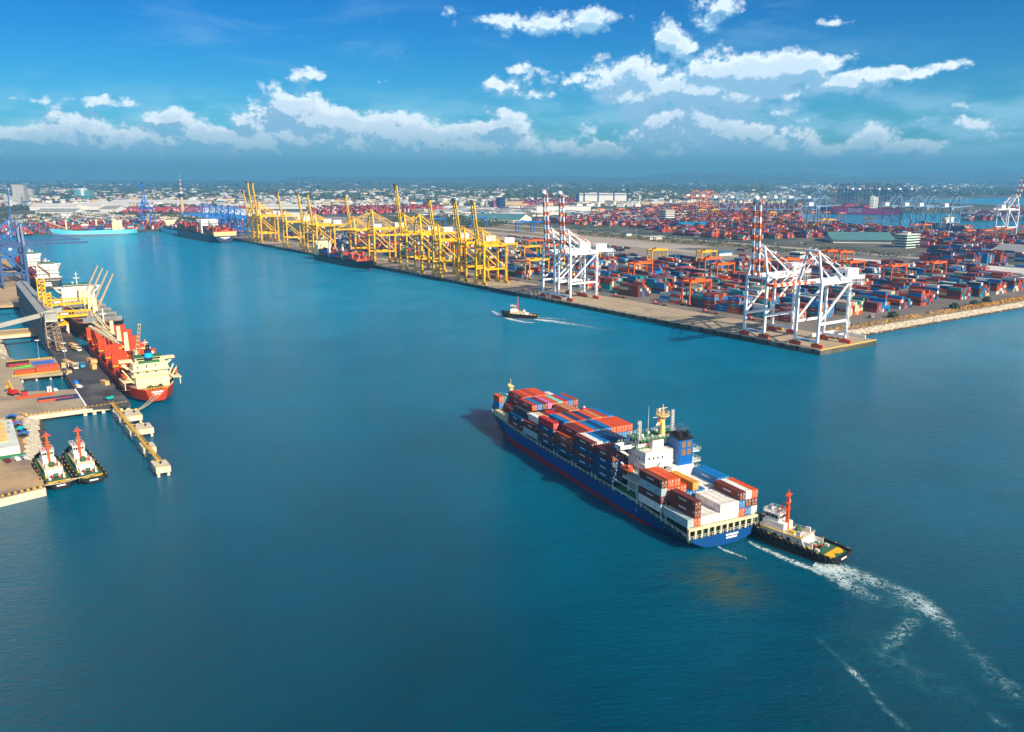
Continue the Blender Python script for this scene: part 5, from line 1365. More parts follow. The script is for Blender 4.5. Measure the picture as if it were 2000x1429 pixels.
# ================================================================ ships along the bulk pier
CRM = paint('cream ship paint', (240, 226, 176), .5, .08, .4, dirt=(190,150,90), dscale=.5, damt=.35)
def ship_house(r, w, y0, y1, z0, z1, wm, wing, wz, name='superstructure', win=True, tiers=4, wingd=2.5):
    b = MB(); b.box(-w/2, w/2, y0, y1, z0, z1, wm); n = tiers
    for i in range(1, n): z = z0+(z1-z0)*i/n; b.box(-w/2-1.1, w/2+1.1, y0-1.6, y1+.5, z-.12, z+.12, wm)
    s = b.build(name, r)
    if win:
        for i in range(n):
            z = z0+(z1-z0)*(i+.45)/n
            for j in range(int(w/4.4)): x = -w/2+1.6+j*4.4; b = MB(); b.box(x, x+.8, y0-.06, y0+.02, z, z+.8, GLASS); b.build('window', s)
            for j in range(int((y1-y0)/3.6)): y = y0+1+j*3.6; b = MB(); b.box(-w/2-.05, -w/2+.05, y, y+.8, z, z+.8, GLASS); b.build('window', s)
    b = MB(); b.box(-w/2+2, w/2-2, y0+(y1-y0)*.35, y1, z1, z1+2.7, wm); b.box(-w/2+1.6, w/2-1.6, y0+(y1-y0)*.3, y1+.3, z1+2.7, z1+2.9, GREEN)
    wh = b.build('wheelhouse', r)
    for yy in (y0+(y1-y0)*.35, y1): b = MB(); b.box(-w/2+2.4, w/2-2.4, yy-.05, yy+.05, z1+1.3, z1+2.2, GLASS); b.build('window', wh)
    for sx in (-1, 1):
        b = MB(); xa, xb = sorted((sx*(w/2-1), sx*wing)); b.box(xa, xb, y1-wingd-1, y1, z1, z1+1.2, wm); b.bar((sx*wing*.95, y1-1.5, z1), (sx*w/2, y1-1.5, z1-4), .5, 1.2, wm); b.build('bridge_wing', r)
    b = MB(); b.tube((0, y1-2, z1+2.8), (0, y1-2, z1+wz), .5, wm, .2); b.bar((-2.4, y1-2, z1+wz*.6), (2.4, y1-2, z1+wz*.6), .5, .6, wm); b.bar((-1.5, y1-2.4, z1+wz*.85), (1.5, y1-1.6, z1+wz*.85), .3, .4, WHT); b.ball((3, y1-3, z1+4), .9, WHT)
    b.build('mast', r)
    b = MB(); b.rail([(-w/2-1, y0-1.5, z0+(z1-z0)/tiers+.15), (w/2+1, y0-1.5, z0+(z1-z0)/tiers+.15)], wm, 1.1, 1.8); b.rail([(-wing, y1-4, z1+.1), (wing, y1-4, z1+.1)], wm, 1.1, 1.8); b.rail([(-w/2-1, y0-1.5, z0+2*(z1-z0)/tiers+.15), (w/2+1, y0-1.5, z0+2*(z1-z0)/tiers+.15)], wm, 1.1, 1.8)
    b.build('railing', r)
def deck_crane(r, x, y, z, h, tip, m, jibm=None, wide=2.6, th=1.0):
    b = MB(); b.tube((x, y, z), (x, y, z+2.5), 1.3, m); b.loft([[(x-wide/2, y-wide/2, z+2.5), (x+wide/2, y-wide/2, z+2.5), (x+wide/2, y+wide/2, z+2.5), (x-wide/2, y+wide/2, z+2.5)], [(x-wide*.36, y-wide*.4, z+h), (x+wide*.36, y-wide*.4, z+h), (x+wide*.36, y+wide*.4, z+h), (x-wide*.36, y+wide*.4, z+h)]], m)
    cr = b.build('deck_crane', r); jm = jibm or m
    p = Vector((x, y, z+3.2+(th > 1)*3)); t = Vector(tip); d = (t-p).normalized(); a = d.cross(Vector((0,0,1))).normalized()
    b = MB()
    for s in (-1, 1): b.bar(p+a*s*1.2+d*1.4, t+a*s*.45, .5*th, .7*th, jm)
    for i in range(9): k = .1+i*.1; w = 1.2*(1-k)+.45*k; c = p.lerp(t, k); b.bar(c-a*w, c+a*w, .3, .3, jm)
    b.bar((x, y, z+h), t, .12, .12, DARKM); b.build('jib', cr)
# red bulk carrier, stern towards us
r = empty('bulk_carrier', FL(14.2, 8, 0), FL.rz, 'red bulk carrier with cream bridge moored at the bulk pier, stern towards the dolphins', 'ship')
HRED = paint('red ship hull', (176, 50, 20), .5, .12, .1, dirt=(120,50,40), dscale=.2, damt=.5); HGR = paint('grey boot topping', (150,156,166), .6,.15,.2)
H, D, O_ = hull(178, 25, 7.2, 3.5, HRED, HGR, 4.4, bowlen=30, sternlen=24, transom=.42, sternz=1.2, deckm=HRED, bulw=.6, rake=6)
H.build('hull', r); D.build('deck', r)
ship_house(r, 16.5, 12, 23, 6.6, 18, CRM, 13.6, 11)
b = MB(); b.box(-8, 8, 8.5, 12, 6.6, 12, CRM); b.box(-5, 5, 13, 20, 18, 19, GREEN); b.build('casing', r)
b = MB(); b.tube((0, 15.5, 16), (0, 15.5, 24.5), 2.0, paint('navy funnel',(24,40,70),.5,.1,1), 1.8, 12); b.tube((0, 15.5, 20.6), (0, 15.5, 23), 2.08, paint('cyan band',(0,180,230),.5,.05,1), 2.0, 12)
for dx in (-.6, .5): b.tube((dx, 15.5, 24.4), (dx, 15.3, 27), .5, BLK)
b.build('funnel', r)
for i, y in enumerate((33, 57, 82, 106, 130, 152)):
    b = MB(); b.box(-11, 11, y, y+18, 6.4, 9.6, HRED); b.build('hatch_coaming', r)
    b = MB()
    for k in range(2): b.box(-11.5, 11.5, y-.6+k*1.3, y+.2+k*1.3, 9.7, 17.0 if i else 14.5, paint('hatch cover orange red', (198, 64, 18), .5,.08,.2)); 
    b.box(-11.4, 11.4, y-.72, y-.6, 9.4, 9.9, YEL); b.tube((-3, y-.8, 14.6), (-3, y-.6, 14.6), .7, YEL)
    for x in (-11.8, 11.8): b.bar((x, y, 9.6), (x, y+9, 9.6), .5, .5, DARKM)
    b.build('hatch_cover', r)
deck_crane(r, 0, 53.5, 7, 11, (-.5, 28.5, 36), CRM)
deck_crane(r, 0, 79, 9, 15, (-11.8, 131, 21), CRM, th=1.7); deck_crane(r, 0, 103, 9, 15, (-7.8, 146, 21), CRM, th=1.7); deck_crane(r, 0, 127, 9, 15, (-3, 172, 22), CRM, th=1.5)
for s in (-1, 1):
    lifeboat(r, (s*12.2, 15, 12.4))
    b = MB(); b.box(s*12-2.2, s*12+2.2, 8, 21, 10.4, 10.6, CRM)
    for y in (11.5, 18.5): b.bar((s*9.6, y, 10.5), (s*12.6, y, 15.2), .4, .5, CRM)
    for y in (8.5, 14.5, 20.5): b.bar((s*13.3, y, 6.8), (s*13.3, y, 10.5), .4, .4, CRM)
    b.build('davit', r)
b = MB(); pts = [(-O_(y)[0]+.1, y, O_(y)[1]) for y in (0, 2, 6, 12, 20, 30)]; b.rail(pts, CRM, 1.2, 1.6, .06); b.rail([(-x, y, z) for x, y, z in pts], CRM, 1.2, 1.6, .06); b.rail([(-5.2, .1, 7.3), (5.2, .1, 7.3)], YEL, 1.0, 1.2, .08)
b.box(-4, 4, 3, 5, 6.6, 8, DARKM); b.cbox(-2, 6, 6.6, 2, 1.5, 1.6, GREEN); b.cbox(3, 6, 6.6, 1.5, 1.5, 1.8, DARKM); b.build('mooring_gear', r)
b = MB(); b.box(-2.6, 2.6, -.1, .02, 5.6, 6.3, MARK); b.box(-1.6, 1.6, -.1, .02, 4.6, 5.1, MARK); b.build('stern_name', r)
b = MB(); b.add([(-5.4,-.05,7.1),(5.4,-.05,7.1),(0,-.05,2.2)], [(0,1,2)], paint('stern orange',(236,70,20),.5,.05,1)); b.build('stern_panel', r)
rope('mooring_rope', [(FL(14, 8, 6.6), FL(-1.5, -19, 4.6)), (FL(16, 8, 6.6), FL(-1.2, -19.5, 4.6)), (FL(18, 8.4, 6.6), FL(-1, -20, 4.6)), (FL(5, 18, 6.6), FL(-1, 30, 4.3))], 'stern mooring ropes from the red bulk carrier to the first dolphin')
# black and rust bulk carrier, bow towards us
r = empty('bulk_carrier', FL(19, 352, 0), FL.rz + math.pi, 'black and rust-red bulk carrier with four raised cranes, bow facing the red ship', 'ship')
HBK = paint('black ship hull', (34, 34, 38), .5, .2, .15, dirt=(90,60,46), dscale=.3, damt=.4); HRU = paint('rusty red hull', (150, 74, 58), .7, .25, .25, dirt=(110,60,50), dscale=.3, damt=.5)
H, D, _o = hull(160, 30, 11.0, 3.0, HBK, HRU, 7.2, bowlen=24, sternlen=24, transom=.5, sternz=1.2, deckm=paint('rusty brown deck', (146, 80, 56), .8, .2, .3), bulw=.8, rake=5)
H.build('hull', r); D.build('deck', r)
ship_house(r, 24, 14, 28, 10.2, 24, WHT, 17, 13)
for i, y in enumerate((36, 60, 84, 108, 130)):
    b = MB(); b.box(-9.5, 9.5, y, y+16, 10, 13.4, GREY); b.box(-10, -1, y+1, y+15, 13.4, 15.6, paint('grey green hatch', (128,130,112), .7,.2,.3,dirt=(140,90,60),damt=.5)); b.build('hatch_coaming', r)
    b = MB(); b.box(-12.5, 12.5, y+16.2, y+17.4, 13, 16.4, GREY); b.build('hatch_cover', r)
for i, y in enumerate((34, 58, 82, 106)): deck_crane(r, -1.0, y, 10, 15, (-16, y-3, 41.5), CRM, paint('weathered jib', (196,170,130), .6,.2,.6,dirt=(150,90,50),damt=.5), 3.4)
b = MB(); b.tube((0, 150, 12), (0, 150, 23), .7, WHT, .4); b.bar((-2, 150, 19), (2, 150, 19), .5, .8, WHT); b.build('foremast', r)
b = MB()
for x, y in ((-4, 146), (4, 146), (-2, 153), (3, 152)): b.cbox(x, y, 12.6, 2.4, 2, 1.6, RUST)
b.build('windlass', r)
# third ship: white house, black stern towards us
r = empty('cargo_ship', FL(17, 524, 0), FL.rz, 'cargo ship with tall white bridge and black stern moored beyond the black bulk carrier', 'ship')
H, D, _o = hull(150, 26, 9.5, 3.0, paint('dark green grey hull', (46, 56, 62), .6, .2, .2), HRU, 1.2, bowlen=30, sternlen=22, transom=.8, sternz=.6, deckm=RUST, bulw=.8)
H.build('hull', r); D.build('deck', r)
ship_house(r, 19, 8, 20, 8.8, 24, WHT, 13.5, 7)
b = MB(); b.bar((1, 5, 9), (1, 5, 17), 1.2, 1.2, RUST); b.bar((1, 5, 16.5), (-8, 7, 25), .9, 1.0, RUST); b.build('provision_crane', r)
b = MB()
for z, w in ((7.4, 3.2), (5.9, 4), (4.4, 3.8)): b.box(-2-w, -2+w, -.12, .02, z, z+.8, MARK)
b.build('stern_name', r)
for i in range(4): b = MB(); b.box(-10, 10, 30+i*27, 52+i*27, 9, 12.5, paint('maroon hatch', (130,44,40), .6,.15,.3)); b.build('hatch_coaming', r)
for y in (27, 54): deck_crane(r, 0, y, 9, 17, (15, y+3, 21), REDP)
lifeboat(r, (-12, 8, 13.5))
b = MB(); b.rail([(-10, .2, 9.6), (10, .2, 9.6)], WHT, 1.1, 1.6, .08); b.build('railing', r); b = MB(); b.rail([(-12, 3, 12.4), (12, 3, 12.4)], WHT, 1.1, 1.6, .08); b.box(-11.8, 11.8, 3, 8, 12.0, 12.3, WHT); b.build('railing', r)
# fourth ship farther along
r = empty('cargo_ship', FL(16, 690, 0), FL.rz, 'red-decked ship with white bridge behind the dull blue cranes, farthest at the tan quay', 'ship')
H, D, _o = hull(140, 24, 8.5, 3.0, paint('maroon hull', (120,40,36), .6,.2,.2), bowlen=26, sternlen=20, transom=.8, sternz=.6, deckm=RUST, bulw=.8)
H.build('hull', r); D.build('deck', r)
ship_house(r, 18, 8, 20, 8, 22, WHT, 12, 7, win=False)
for i in range(4): b = MB(); b.box(-9, 9, 26+i*27, 46+i*27, 8, 12, REDP); b.build('hatch_coaming', r)

# ================================================================ ships across the basin and at the yellow cranes
def cargo_stack(r, L, y0, y1, hw, z, tiers, seed, pal='rmrmonbgrmw', pitch=13.6, gap=None, name='deck_cargo'):
    rr = random.Random(seed); y = y0; b = MB()
    while y+12.2 < y1:
        if gap and gap[0]-13 < y < gap[1]: y = gap[1]; continue
        n = int(2*hw/2.5); t0 = rr.choice(tiers)
        for i in range(n):
            t = max(1, t0 + (rr.random() < .25) - (rr.random() < .25))
            for k in range(t):
                if k < t-1 and 0 < i < n-1 and k < t0-2: continue
                m = cont_mat(rr.choice(pal)); x = -hw+1.25+i*2.5; b.box(x-1.2, x+1.2, y, y+12.1, z+k*2.6, z+k*2.6+2.56, m)
        y += pitch
    o = b.build(name, r); tag(o, kind='stuff')
def by_px(x, y, h=0.0):
    c, s = math.cos(PITCH), math.sin(PITCH); Z = FPX*(CAMH-h)/((y-YH)*c)
    return Vector(((x-1000)/FPX*Z, (Z-(CAMH-h)*s)/c, 0))
def liner(p_stern, p_bow, lab, Bm, fb, hm, band, hb_y, house, seed, tiers, bz=1.5, sheer=3, hz=30, wall=WHT, name='container_ship', pal='rmrmonbgrmw', two=False):
    a, c = Vector(p_stern), Vector(p_bow); d = c-a; L = d.length
    r = empty(name, a, math.atan2(-d.x, d.y), lab, 'container ship')
    H, D, o = hull(L, Bm, fb, sheer, hm, band, bz, bowlen=Bm*1.5, sternlen=Bm*.9, transom=.85, sternz=.5, deckm=GREEN, bulw=.5)
    H.build('hull', r); D.build('deck', r)
    y = hb_y*L
    ship_house(r, Bm*.75, y, y+11, fb, hz, wall, Bm*.52, 9, win=False)
    b = MB(); b.box(-2.5, 2.5, y-8, y-1, fb, hz, wall); b.build('casing', r)
    cargo_stack(r, L, 6, L-Bm*1.1, Bm/2-1, fb+1.5, tiers, seed, pal, gap=(y-9, y+13))
    return r
PALE = paint('pale turquoise hull', (110, 214, 226), .5,.06,.1)
s1 = liner(by_px(268,456), by_px(97,461), 'pale turquoise container ship alongside at the head of the basin', 26, 8.5, PALE, RUST, .22, 0, 21, (2,3), hz=27, wall=CRM, sheer=5)
for i, y in enumerate((.38, .66)): deck_crane(s1, 9, y*190, 9, 20, (9, y*190+38, 29), CRM)
liner(by_px(322,452), by_px(372,462), 'small pale blue ship lying behind the dark container ship', 22, 8, PALE, RUST, .2, 0, 22, (2,), hz=24, wall=CRM)
s2 = liner(by_px(441,475), by_px(352,459), 'large dark-hulled container ship lying under the row of blue cranes', 40, 13, paint('dark navy hull', (40, 56, 76), .5,.12,.1), RUST, .3, 0, 22, (3,4), bz=2.4, hz=36, pal='rmrmrmoa')
b = MB()
b.box(-19.5, 19.5, -.8, -.2, 12, 19, None or WARM); b.build('stern_frame', s2)
b = MB(); b.box(-8, 8, -.15, .02, 8.5, 10, MARK); b.box(-4, 4, -.15, .02, 6.6, 7.6, MARK); b.build('stern_name', s2)
p = FR(-10.5, 748); q_ = FR(-10.5, 618)
s3 = liner(FR(-11, 800), FR(-11, 628), 'black feeder container ship with tall cream bridge under the lowered yellow booms', 24, 7, HBK, RUST, .06, 0, 23, (2,3), bz=1.0, hz=25, wall=CRM, sheer=4, pal='rsosrnbs')
deck_crane(s3, 8, 58, 7, 20, (5, 24, 24), WHT); deck_crane(s3, 8, 100, 7, 20, (5, 68, 22), WHT)
# magenta liner far away in the second basin
MAG = paint('magenta hull', (150, 40, 110), .5,.08,.1)
s4 = liner(by_px(1762,421), by_px(1585,417), 'huge magenta container ship in the far basin under dark blue cranes', 48, 19, MAG, paint('wine boot topping',(96,20,60),.6,.1,.2), .3, 0, 31, (2,3), bz=3, hz=52, pal='rmknmopR', sheer=4)
b = MB(); s = 1
lx = -24.15
LW = paint('pale grey lettering', (150, 170, 190), .6,.05,1)
def seg(y0, z0, y1, z1, w=2.2): b.bar((lx, y0, z0), (lx, y1, z1), w, .2, LW, up=(1,0,0))
Lm = (by_px(1585,417)-by_px(1762,421)).length; yc = Lm*.47
# the letters O N E, read from the water side (bow to the left)
def col_(y): return y
for (a0, a1, z0, z1) in ((yc+14, yc+24, 8, 17),):
    seg(a0, z0, a1, z0); seg(a0, z1, a1, z1); seg(a0, z0, a0, z1); seg(a1, z0, a1, z1)
seg(yc+9, 8, yc+9, 17); seg(yc, 8, yc, 17); seg(yc+9, 17, yc, 8)
seg(yc-5, 8, yc-5, 17); seg(yc-5, 17, yc-13, 17); seg(yc-5, 12.5, yc-12, 12.5); seg(yc-5, 8, yc-13, 8)
b.build('hull_lettering', s4)
for ob in list(s4.children):
    if ob.name.startswith('hull_lettering'): ob.location.x = 0
liner(by_px(1800,452), by_px(1930,460), 'navy blue container ship with white bridge in the far basin', 30, 9, paint('navy hull',(30,60,110),.5,.1,.1), RUST, .35, 0, 41, (2,3), hz=30)

# ================================================================ foam and wakes on the water
def foam_material():
    m = bpy.data.materials.new('white foam'); m.use_nodes = True; t = m.node_tree; q = NT(t); b = t.nodes['Principled BSDF']
    co = q.n('ShaderNodeNewGeometry').outputs['Position']
    b.inputs['Roughness'].default_value = .6
    uv = q.n('ShaderNodeUVMap'); u, v, _ = q.sep(uv.outputs[0])
    edge = q.m('MULTIPLY', q.m('MULTIPLY', v, q.m('SUBTRACT', 1.0, v)), 4.0)
    n1 = q.noise(co, .34, 6, .66, 1.6); n2 = q.noise(co, .3, 4, .6)
    ridge = q.m('SUBTRACT', 1.0, q.m('MULTIPLY', q.m('ABSOLUTE', q.m('SUBTRACT', n1, .5)), 8.0))
    at = q.n('ShaderNodeAttribute'); at.attribute_name = 'foam_amount'
    a = q.m('ADD', q.m('MULTIPLY', ridge, .75), q.m('SUBTRACT', q.m('MULTIPLY', q.m('ADD', q.m('MULTIPLY', n2, 1.1), at.outputs['Fac']), edge), 1.32))
    ra = q.step(a, 0.0, 0.95, 0, .95)
    soft = q.m('MULTIPLY', q.m('MULTIPLY', q.m('MINIMUM', at.outputs['Fac'], 1.4), q.m('POWER', edge, 1.6)), q.m('MULTIPLY', q.step(n2, .3, .7), .42))
    q.put(b.inputs['Base Color'], q.mix(ra, (.03, .26, .30), (.66, .78, .78)))
    q.put(b.inputs['Alpha'], q.m('MAXIMUM', ra, soft))
    return m
M_FOAM = foam_material()
def foam(name, path, z=.035):
    """path: (x, y, half width, density)"""
    vs, uvs, ds = [], [], []
    P = [Vector(p[:2]) for p in path]
    for i, p in enumerate(path):
        d = (P[min(i+1, len(P)-1)]-P[max(i-1, 0)]).normalized(); n = Vector((-d.y, d.x))
        for s in (1, -1):
            vs.append((p[0]+n.x*p[2]*s, p[1]+n.y*p[2]*s, z)); uvs.append((i, 0 if s > 0 else 1)); ds.append(p[3])
    fs = [(2*i, 2*i+1, 2*i+3, 2*i+2) for i in range(len(path)-1)]
    me = bpy.data.meshes.new(name); me.from_pydata(vs, [], fs); me.materials.append(M_FOAM)
    ul = me.uv_layers.new(name='UVMap')
    for l in me.loops: ul.data[l.index].uv = uvs[l.vertex_index]
    at = me.attributes.new('foam_amount', 'FLOAT', 'POINT')
    for i, d in enumerate(ds): at.data[i].value = d
    o = bpy.data.objects.new(name, me); sc.collection.objects.link(o); return tag(o, kind='stuff')
def pxpath(pts): return [(*by_px(x, y)[:2], w, d) for x, y, w, d in pts]
foam('foam', pxpath([(1462,1056,1.4,.8),(1495,1072,2.2,1.0),(1530,1088,2.6,.9),(1560,1100,2.8,1.15),(1590,1110,3.0,1.0),(1612,1118,4.5,1.0)]))
foam('foam', pxpath([(1590,1100,5,1.1),(1630,1110,8,1.25),(1662,1119,8,.95),(1700,1132,8,.8),(1740,1147,8,.6),(1780,1165,8,.75),(1812,1190,7,.9),(1850,1222,7,.5),(1885,1262,7,.35),(1930,1300,7,.4),(1970,1345,7,.5),(2000,1385,6,.3)]), .045)
foam('foam', pxpath([(1630,1120,7,1.0),(1665,1148,7,.7),(1705,1166,7,.5),(1760,1180,8,.4),(1800,1190,7,.5)]), .055)
foam('foam', pxpath([(1795,1190,5,.5),(1772,1222,5,.62),(1745,1250,5,.6),(1728,1280,5,.4),(1722,1300,4,.2)]), .05)
foam('foam', pxpath([(1590,1235,1.0,.1),(1600,1248,1.4,.35),(1640,1285,1.6,.25),(1668,1312,2.2,.7),(1700,1350,1.6,.4),(1740,1395,2.0,.5),(1775,1425,2,.4)]), .05)
foam('foam', pxpath([(1930,1390,3,.35),(1965,1420,3,.5)]), .05)
foam('foam', pxpath([(1700,1230,9,.25),(1760,1290,9,.35),(1830,1340,9,.3),(1900,1380,8,.2)]), .06)
foam('foam', pxpath([(1402,1066,.8,.9),(1425,1077,1.4,1.05),(1460,1090,1.2,.6)]), .05)
foam('foam', pxpath([(962,608,2.5,1.3),(982,619,4.0,1.6),(1000,625,4.0,1.5),(1025,630,3.5,1.3),(1046,631,3,1)]), .05)
foam('foam', pxpath([(1045,624,4.0,1.9),(1080,628,7.0,1.2),(1120,634,8,.8),(1170,642,8,.5),(1230,650,7,.3)]), .05)
foam('foam', pxpath([(1046,621,1.8,1.4),(1075,622,4.0,.9),(1120,627,4.0,.5)]), .06)
# ================================================================ roads and rail land between the two terminals
def gpoly(px, h=3.0): return [tuple(by_px(x, y, h))[:2] for x, y in px]
def sheet(name, px, z, m, h=3.0):
    b = MB(); b.add([(x, y, z) for x, y in gpoly(px, h)], [tuple(range(len(px)))], m); return tag(b.build(name), kind='structure')
ROADC = paint('sun bleached road', (176, 164, 146), 0.9, 0.12, 0.02, dirt=(140, 128, 110), dscale=0.01, damt=0.5)
SCRUB = paint('dry scrub', (134, 116, 76), 0.95, 0.35, 0.02, dirt=(70, 78, 42), dscale=0.012, damt=0.8)
def strip(name, s0, s1, t0, t1, z, m):
    b = MB(); b.add([FR(t0, s0, z), FR(t1, s0, z), FR(t1, s1, z), FR(t0, s1, z)], [(0,1,2,3)], m); tag(b.build(name), kind='structure')
strip('road', -200, 1900, 455, 486, 3.40, ROADC); strip('road', 330, 1900, 300, 452, 3.37, paint('rail yard ballast', (150,138,118), .9, .15, .04))
strip('scrubland', -200, 1800, 488, 520, 3.16, SCRUB)
strip('road', -200, 1900, 522, 560, 3.20, ROADC)
strip('scrubland', 300, 1800, 562, 640, 3.12, SCRUB)
strip('road', 100, 1900, 642, 662, 3.14, ROADC)
sheet('road', [(1130,470),(1600,520),(1600,512),(1130,462)], 3.24, ROADC)
def inside(p, poly):
    x, y = p; c = False; n = len(poly)
    for i in range(n):
        x1, y1 = poly[i]; x2, y2 = poly[(i+1) % n]
        if (y1 > y) != (y2 > y) and x < (x2-x1)*(y-y1)/(y2-y1)+x1: c = not c
    return c
# ---- far container yards, one mass of boxes
def far_yard(name, px, fr, seed, pitch=34, bp=14.5, tiers=(2,3,3,4), pal='rmRmrmbnrmpgorwoaTyrmm', fill=.92, z=3.3):
    rr = random.Random(seed); poly = gpoly(px); b = MB()
    loc = []
    c, s = math.cos(fr.rz), math.sin(fr.rz)
    for x, y in poly:
        dx, dy = x-fr.o.x, y-fr.o.y; loc.append((dx*c+dy*s, -dx*s+dy*c))
    t0, t1 = min(p[0] for p in loc), max(p[0] for p in loc); s0, s1 = min(p[1] for p in loc), max(p[1] for p in loc)
    def bx(x0, x1, y0, y1, z0, z1, m):
        P = [fr(x0,y0,z0),fr(x1,y0,z0),fr(x1,y1,z0),fr(x0,y1,z0),fr(x0,y0,z1),fr(x1,y0,z1),fr(x1,y1,z1),fr(x0,y1,z1)]
        b.add(P, [(4,5,6,7),(0,1,5,4),(2,3,7,6),(3,0,4,7)], m)
    t = math.floor(t0/pitch)*pitch
    while t < t1:
        y = math.floor(s0/bp)*bp; dens = rr.uniform(fill-.25, min(1, fill+.15))
        while y < s1:
            if inside((t+8, y+6), loc) and rr.random() < dens:
                base = rr.choice(tiers); dom = rr.choice(pal)
                for i in range(7):
                    n = max(0, base+rr.choice((-1,0,0,1)))
                    if n == 0: continue
                    x = t+i*2.8
                    if i == 0:
                        for k in range(n): bx(x, x+2.4, y, y+12.2, z+k*2.6, z+k*2.6+2.55, cont_mat(dom if rr.random() < .3 else rr.choice(pal)))
                    else:
                        bx(x, x+2.4, y, y+12.2, z+(n-1)*2.6, z+n*2.6, cont_mat(dom if rr.random() < .3 else rr.choice(pal)))
                        if n > 1: bx(x, x+2.4, y, y+12.2, z, z+(n-1)*2.6, cont_mat(rr.choice(pal)))
            y += bp
        t += pitch
    return tag(b.build(name), kind='stuff')
far_yard('far_container_stacks', [(1040,436),(1130,428),(1200,415),(1330,402),(1560,404),(1560,438),(1700,462),(1560,466),(1450,471),(1340,463),(1250,446),(1120,440)], FR, 51)
far_yard('far_container_stacks', [(1600,438),(1780,455),(2000,468),(2150,478),(2150,497),(1900,497),(1800,486),(1790,470),(1700,462),(1580,448)], FR, 52, pal='rmRmrmbnrmpgorwynbmm')
far_yard('far_container_stacks', [(1800,505),(1860,488),(2060,492),(2150,510),(2150,520),(1960,512),(1900,522),(1812,516)], FR, 53, pal='rmbnmrnbwrmnrgrb', fill=.9, tiers=(3,4,4,5))
far_yard('far_container_stacks', [(0,446),(150,438),(330,438),(470,442),(470,456),(330,448),(100,455),(0,462)], FL, 54, pitch=30, pal='rmRroRmnwrTbGr')
far_yard('far_container_stacks', [(600,412),(690,408),(860,405),(860,413),(690,419),(600,420)], FR, 55, pal='rRmRrpmRw', tiers=(3,4))
far_yard('far_container_stacks', [(240,412),(480,408),(480,415),(240,420)], FR, 56, pal='rRmRpRRw', tiers=(3,4))
far_yard('far_container_stacks', [(960,400),(1120,392),(1120,398),(960,407)], FR, 57, pal='rRbmnRrap', tiers=(3,4,5))
far_yard('far_container_stacks', [(1880,418),(2050,416),(2050,430),(1880,432)], FR, 58, pal='rbmnRrwg', tiers=(3,4))
far_yard('far_container_stacks', [(1690,462),(1740,458),(1760,476),(1738,474)], FR, 59)
# ---- buildings
BCOUNT = {}
def bld(name, x, y, w, d, h, wall, roof, lab, cat='building', kind='flat', floors=0, rz=None, fr=FR, over=1.2, grp=None):
    r = empty(name, by_px(x, y, 3.0) + Vector((0,0,3.0)), fr.rz if rz is None else rz, lab, cat, grp)
    b = MB(); b.box(-w/2, w/2, -d/2, d/2, 0, h, wall)
    if kind == 'gable': b.loft([[(-w/2, yy, h), (w/2, yy, h), (0, yy, h+w*.12)] for yy in (-d/2, d/2)], wall)
    b.build('wall', r)
    b = MB()
    if kind == 'gable':
        for s in (-1, 1):
            b.loft([[(0, yy, h+w*.12+.3), (s*(w/2+over), yy, h-.3*over*.24), (s*(w/2+over), yy, h+.3), (0, yy, h+w*.12+.7)] for yy in (-d/2-over, d/2+over)], roof)
    else: b.box(-w/2-over*.3, w/2+over*.3, -d/2-over*.3, d/2+over*.3, h+.002, h+.6, roof)
    b.build('roof', r)
    if floors:
        for i in range(floors):
            z = h*(i+.35)/floors; q_ = h/floors*.45; b = MB()
            b.box(-w/2-.07, w/2+.07, -d/2-.07, -d/2+.3, z, z+q_, GLASS); b.box(-w/2-.07, w/2+.07, d/2-.3, d/2+.07, z, z+q_, GLASS)
            b.box(-w/2-.072, -w/2+.3, -d/2+.29, d/2-.29, z, z+q_, GLASS); b.box(w/2-.3, w/2+.072, -d/2+.29, d/2-.29, z, z+q_, GLASS)
            b.build('window_band', r)
    return r
WB = paint('white building wall', (224, 222, 214), .8, .08, .1); PTEAL = paint('pale teal wall', (160, 206, 196), .7, .1, .1); TRF = paint('teal metal roof', (86, 134, 134), .5, .1, .05); BRF = paint('blue metal roof', (30, 130, 170), .5, .1, .05)
DBW = paint('dark blue facade', (30, 70, 120), .5, .1, .05); WRF = paint('white metal roof', (218, 216, 206), .5, .08, .05); GRF = paint('grey metal roof', (150, 154, 150), .6, .1, .05); RRF = paint('red tiled roof', (170, 66, 44), .7, .15, .3); TNW = paint('tan wall', (206, 176, 130), .8, .1, .2)
bld('warehouse', 1674, 472, 78, 92, 6, WB, TRF, 'large warehouse with teal gabled roof and white eaves behind the container yard', 'warehouse', 'gable', over=5, rz=FR.rz+R(46))
o = bld('office_building', 1770, 484, 44, 24, 26, PTEAL, WRF, 'pale teal office building with stacked balconies beside the teal-roofed warehouse', 'office', floors=5)
b = MB()
for i in range(6): b.box(-23.5, 23.5, -13.6, 13.6, i*5.0-.3, i*5.0+1.0, WRF)
b.box(-5, 5, -4, 4, 26.6, 30, WRF); b.build('balcony', o); o.scale = (.8,)*3
bld('control_tower', 1558, 524, 15, 15, 19, PTEAL, WRF, 'pale green control tower block behind the lowered striped boom', 'control tower', floors=4)
bld('workshop', 1690, 519, 26, 52, 6, WB, WRF, 'low white workshop behind the close pair of orange gantry cranes', 'workshop', floors=1)
bld('gatehouse', 1412, 500, 26, 10, 5, WB, BRF, 'small gatehouse with blue roof beside the pale yellow gantry crane', 'gatehouse', over=8)
bld('gatehouse', 1278, 468, 30, 9, 5, WB, WRF, 'small white-roofed toll gatehouse on the road between the terminals', 'gatehouse', over=10)
bld('guard_hut', 1226, 461, 12, 7, 4, WB, BRF, 'tiny blue and white guard hut by the inland road', 'hut')
bld('office_building', 1302, 436, 30, 22, 30, WB, WRF, 'white seven-storey office block in the far terminal', 'office', floors=7)
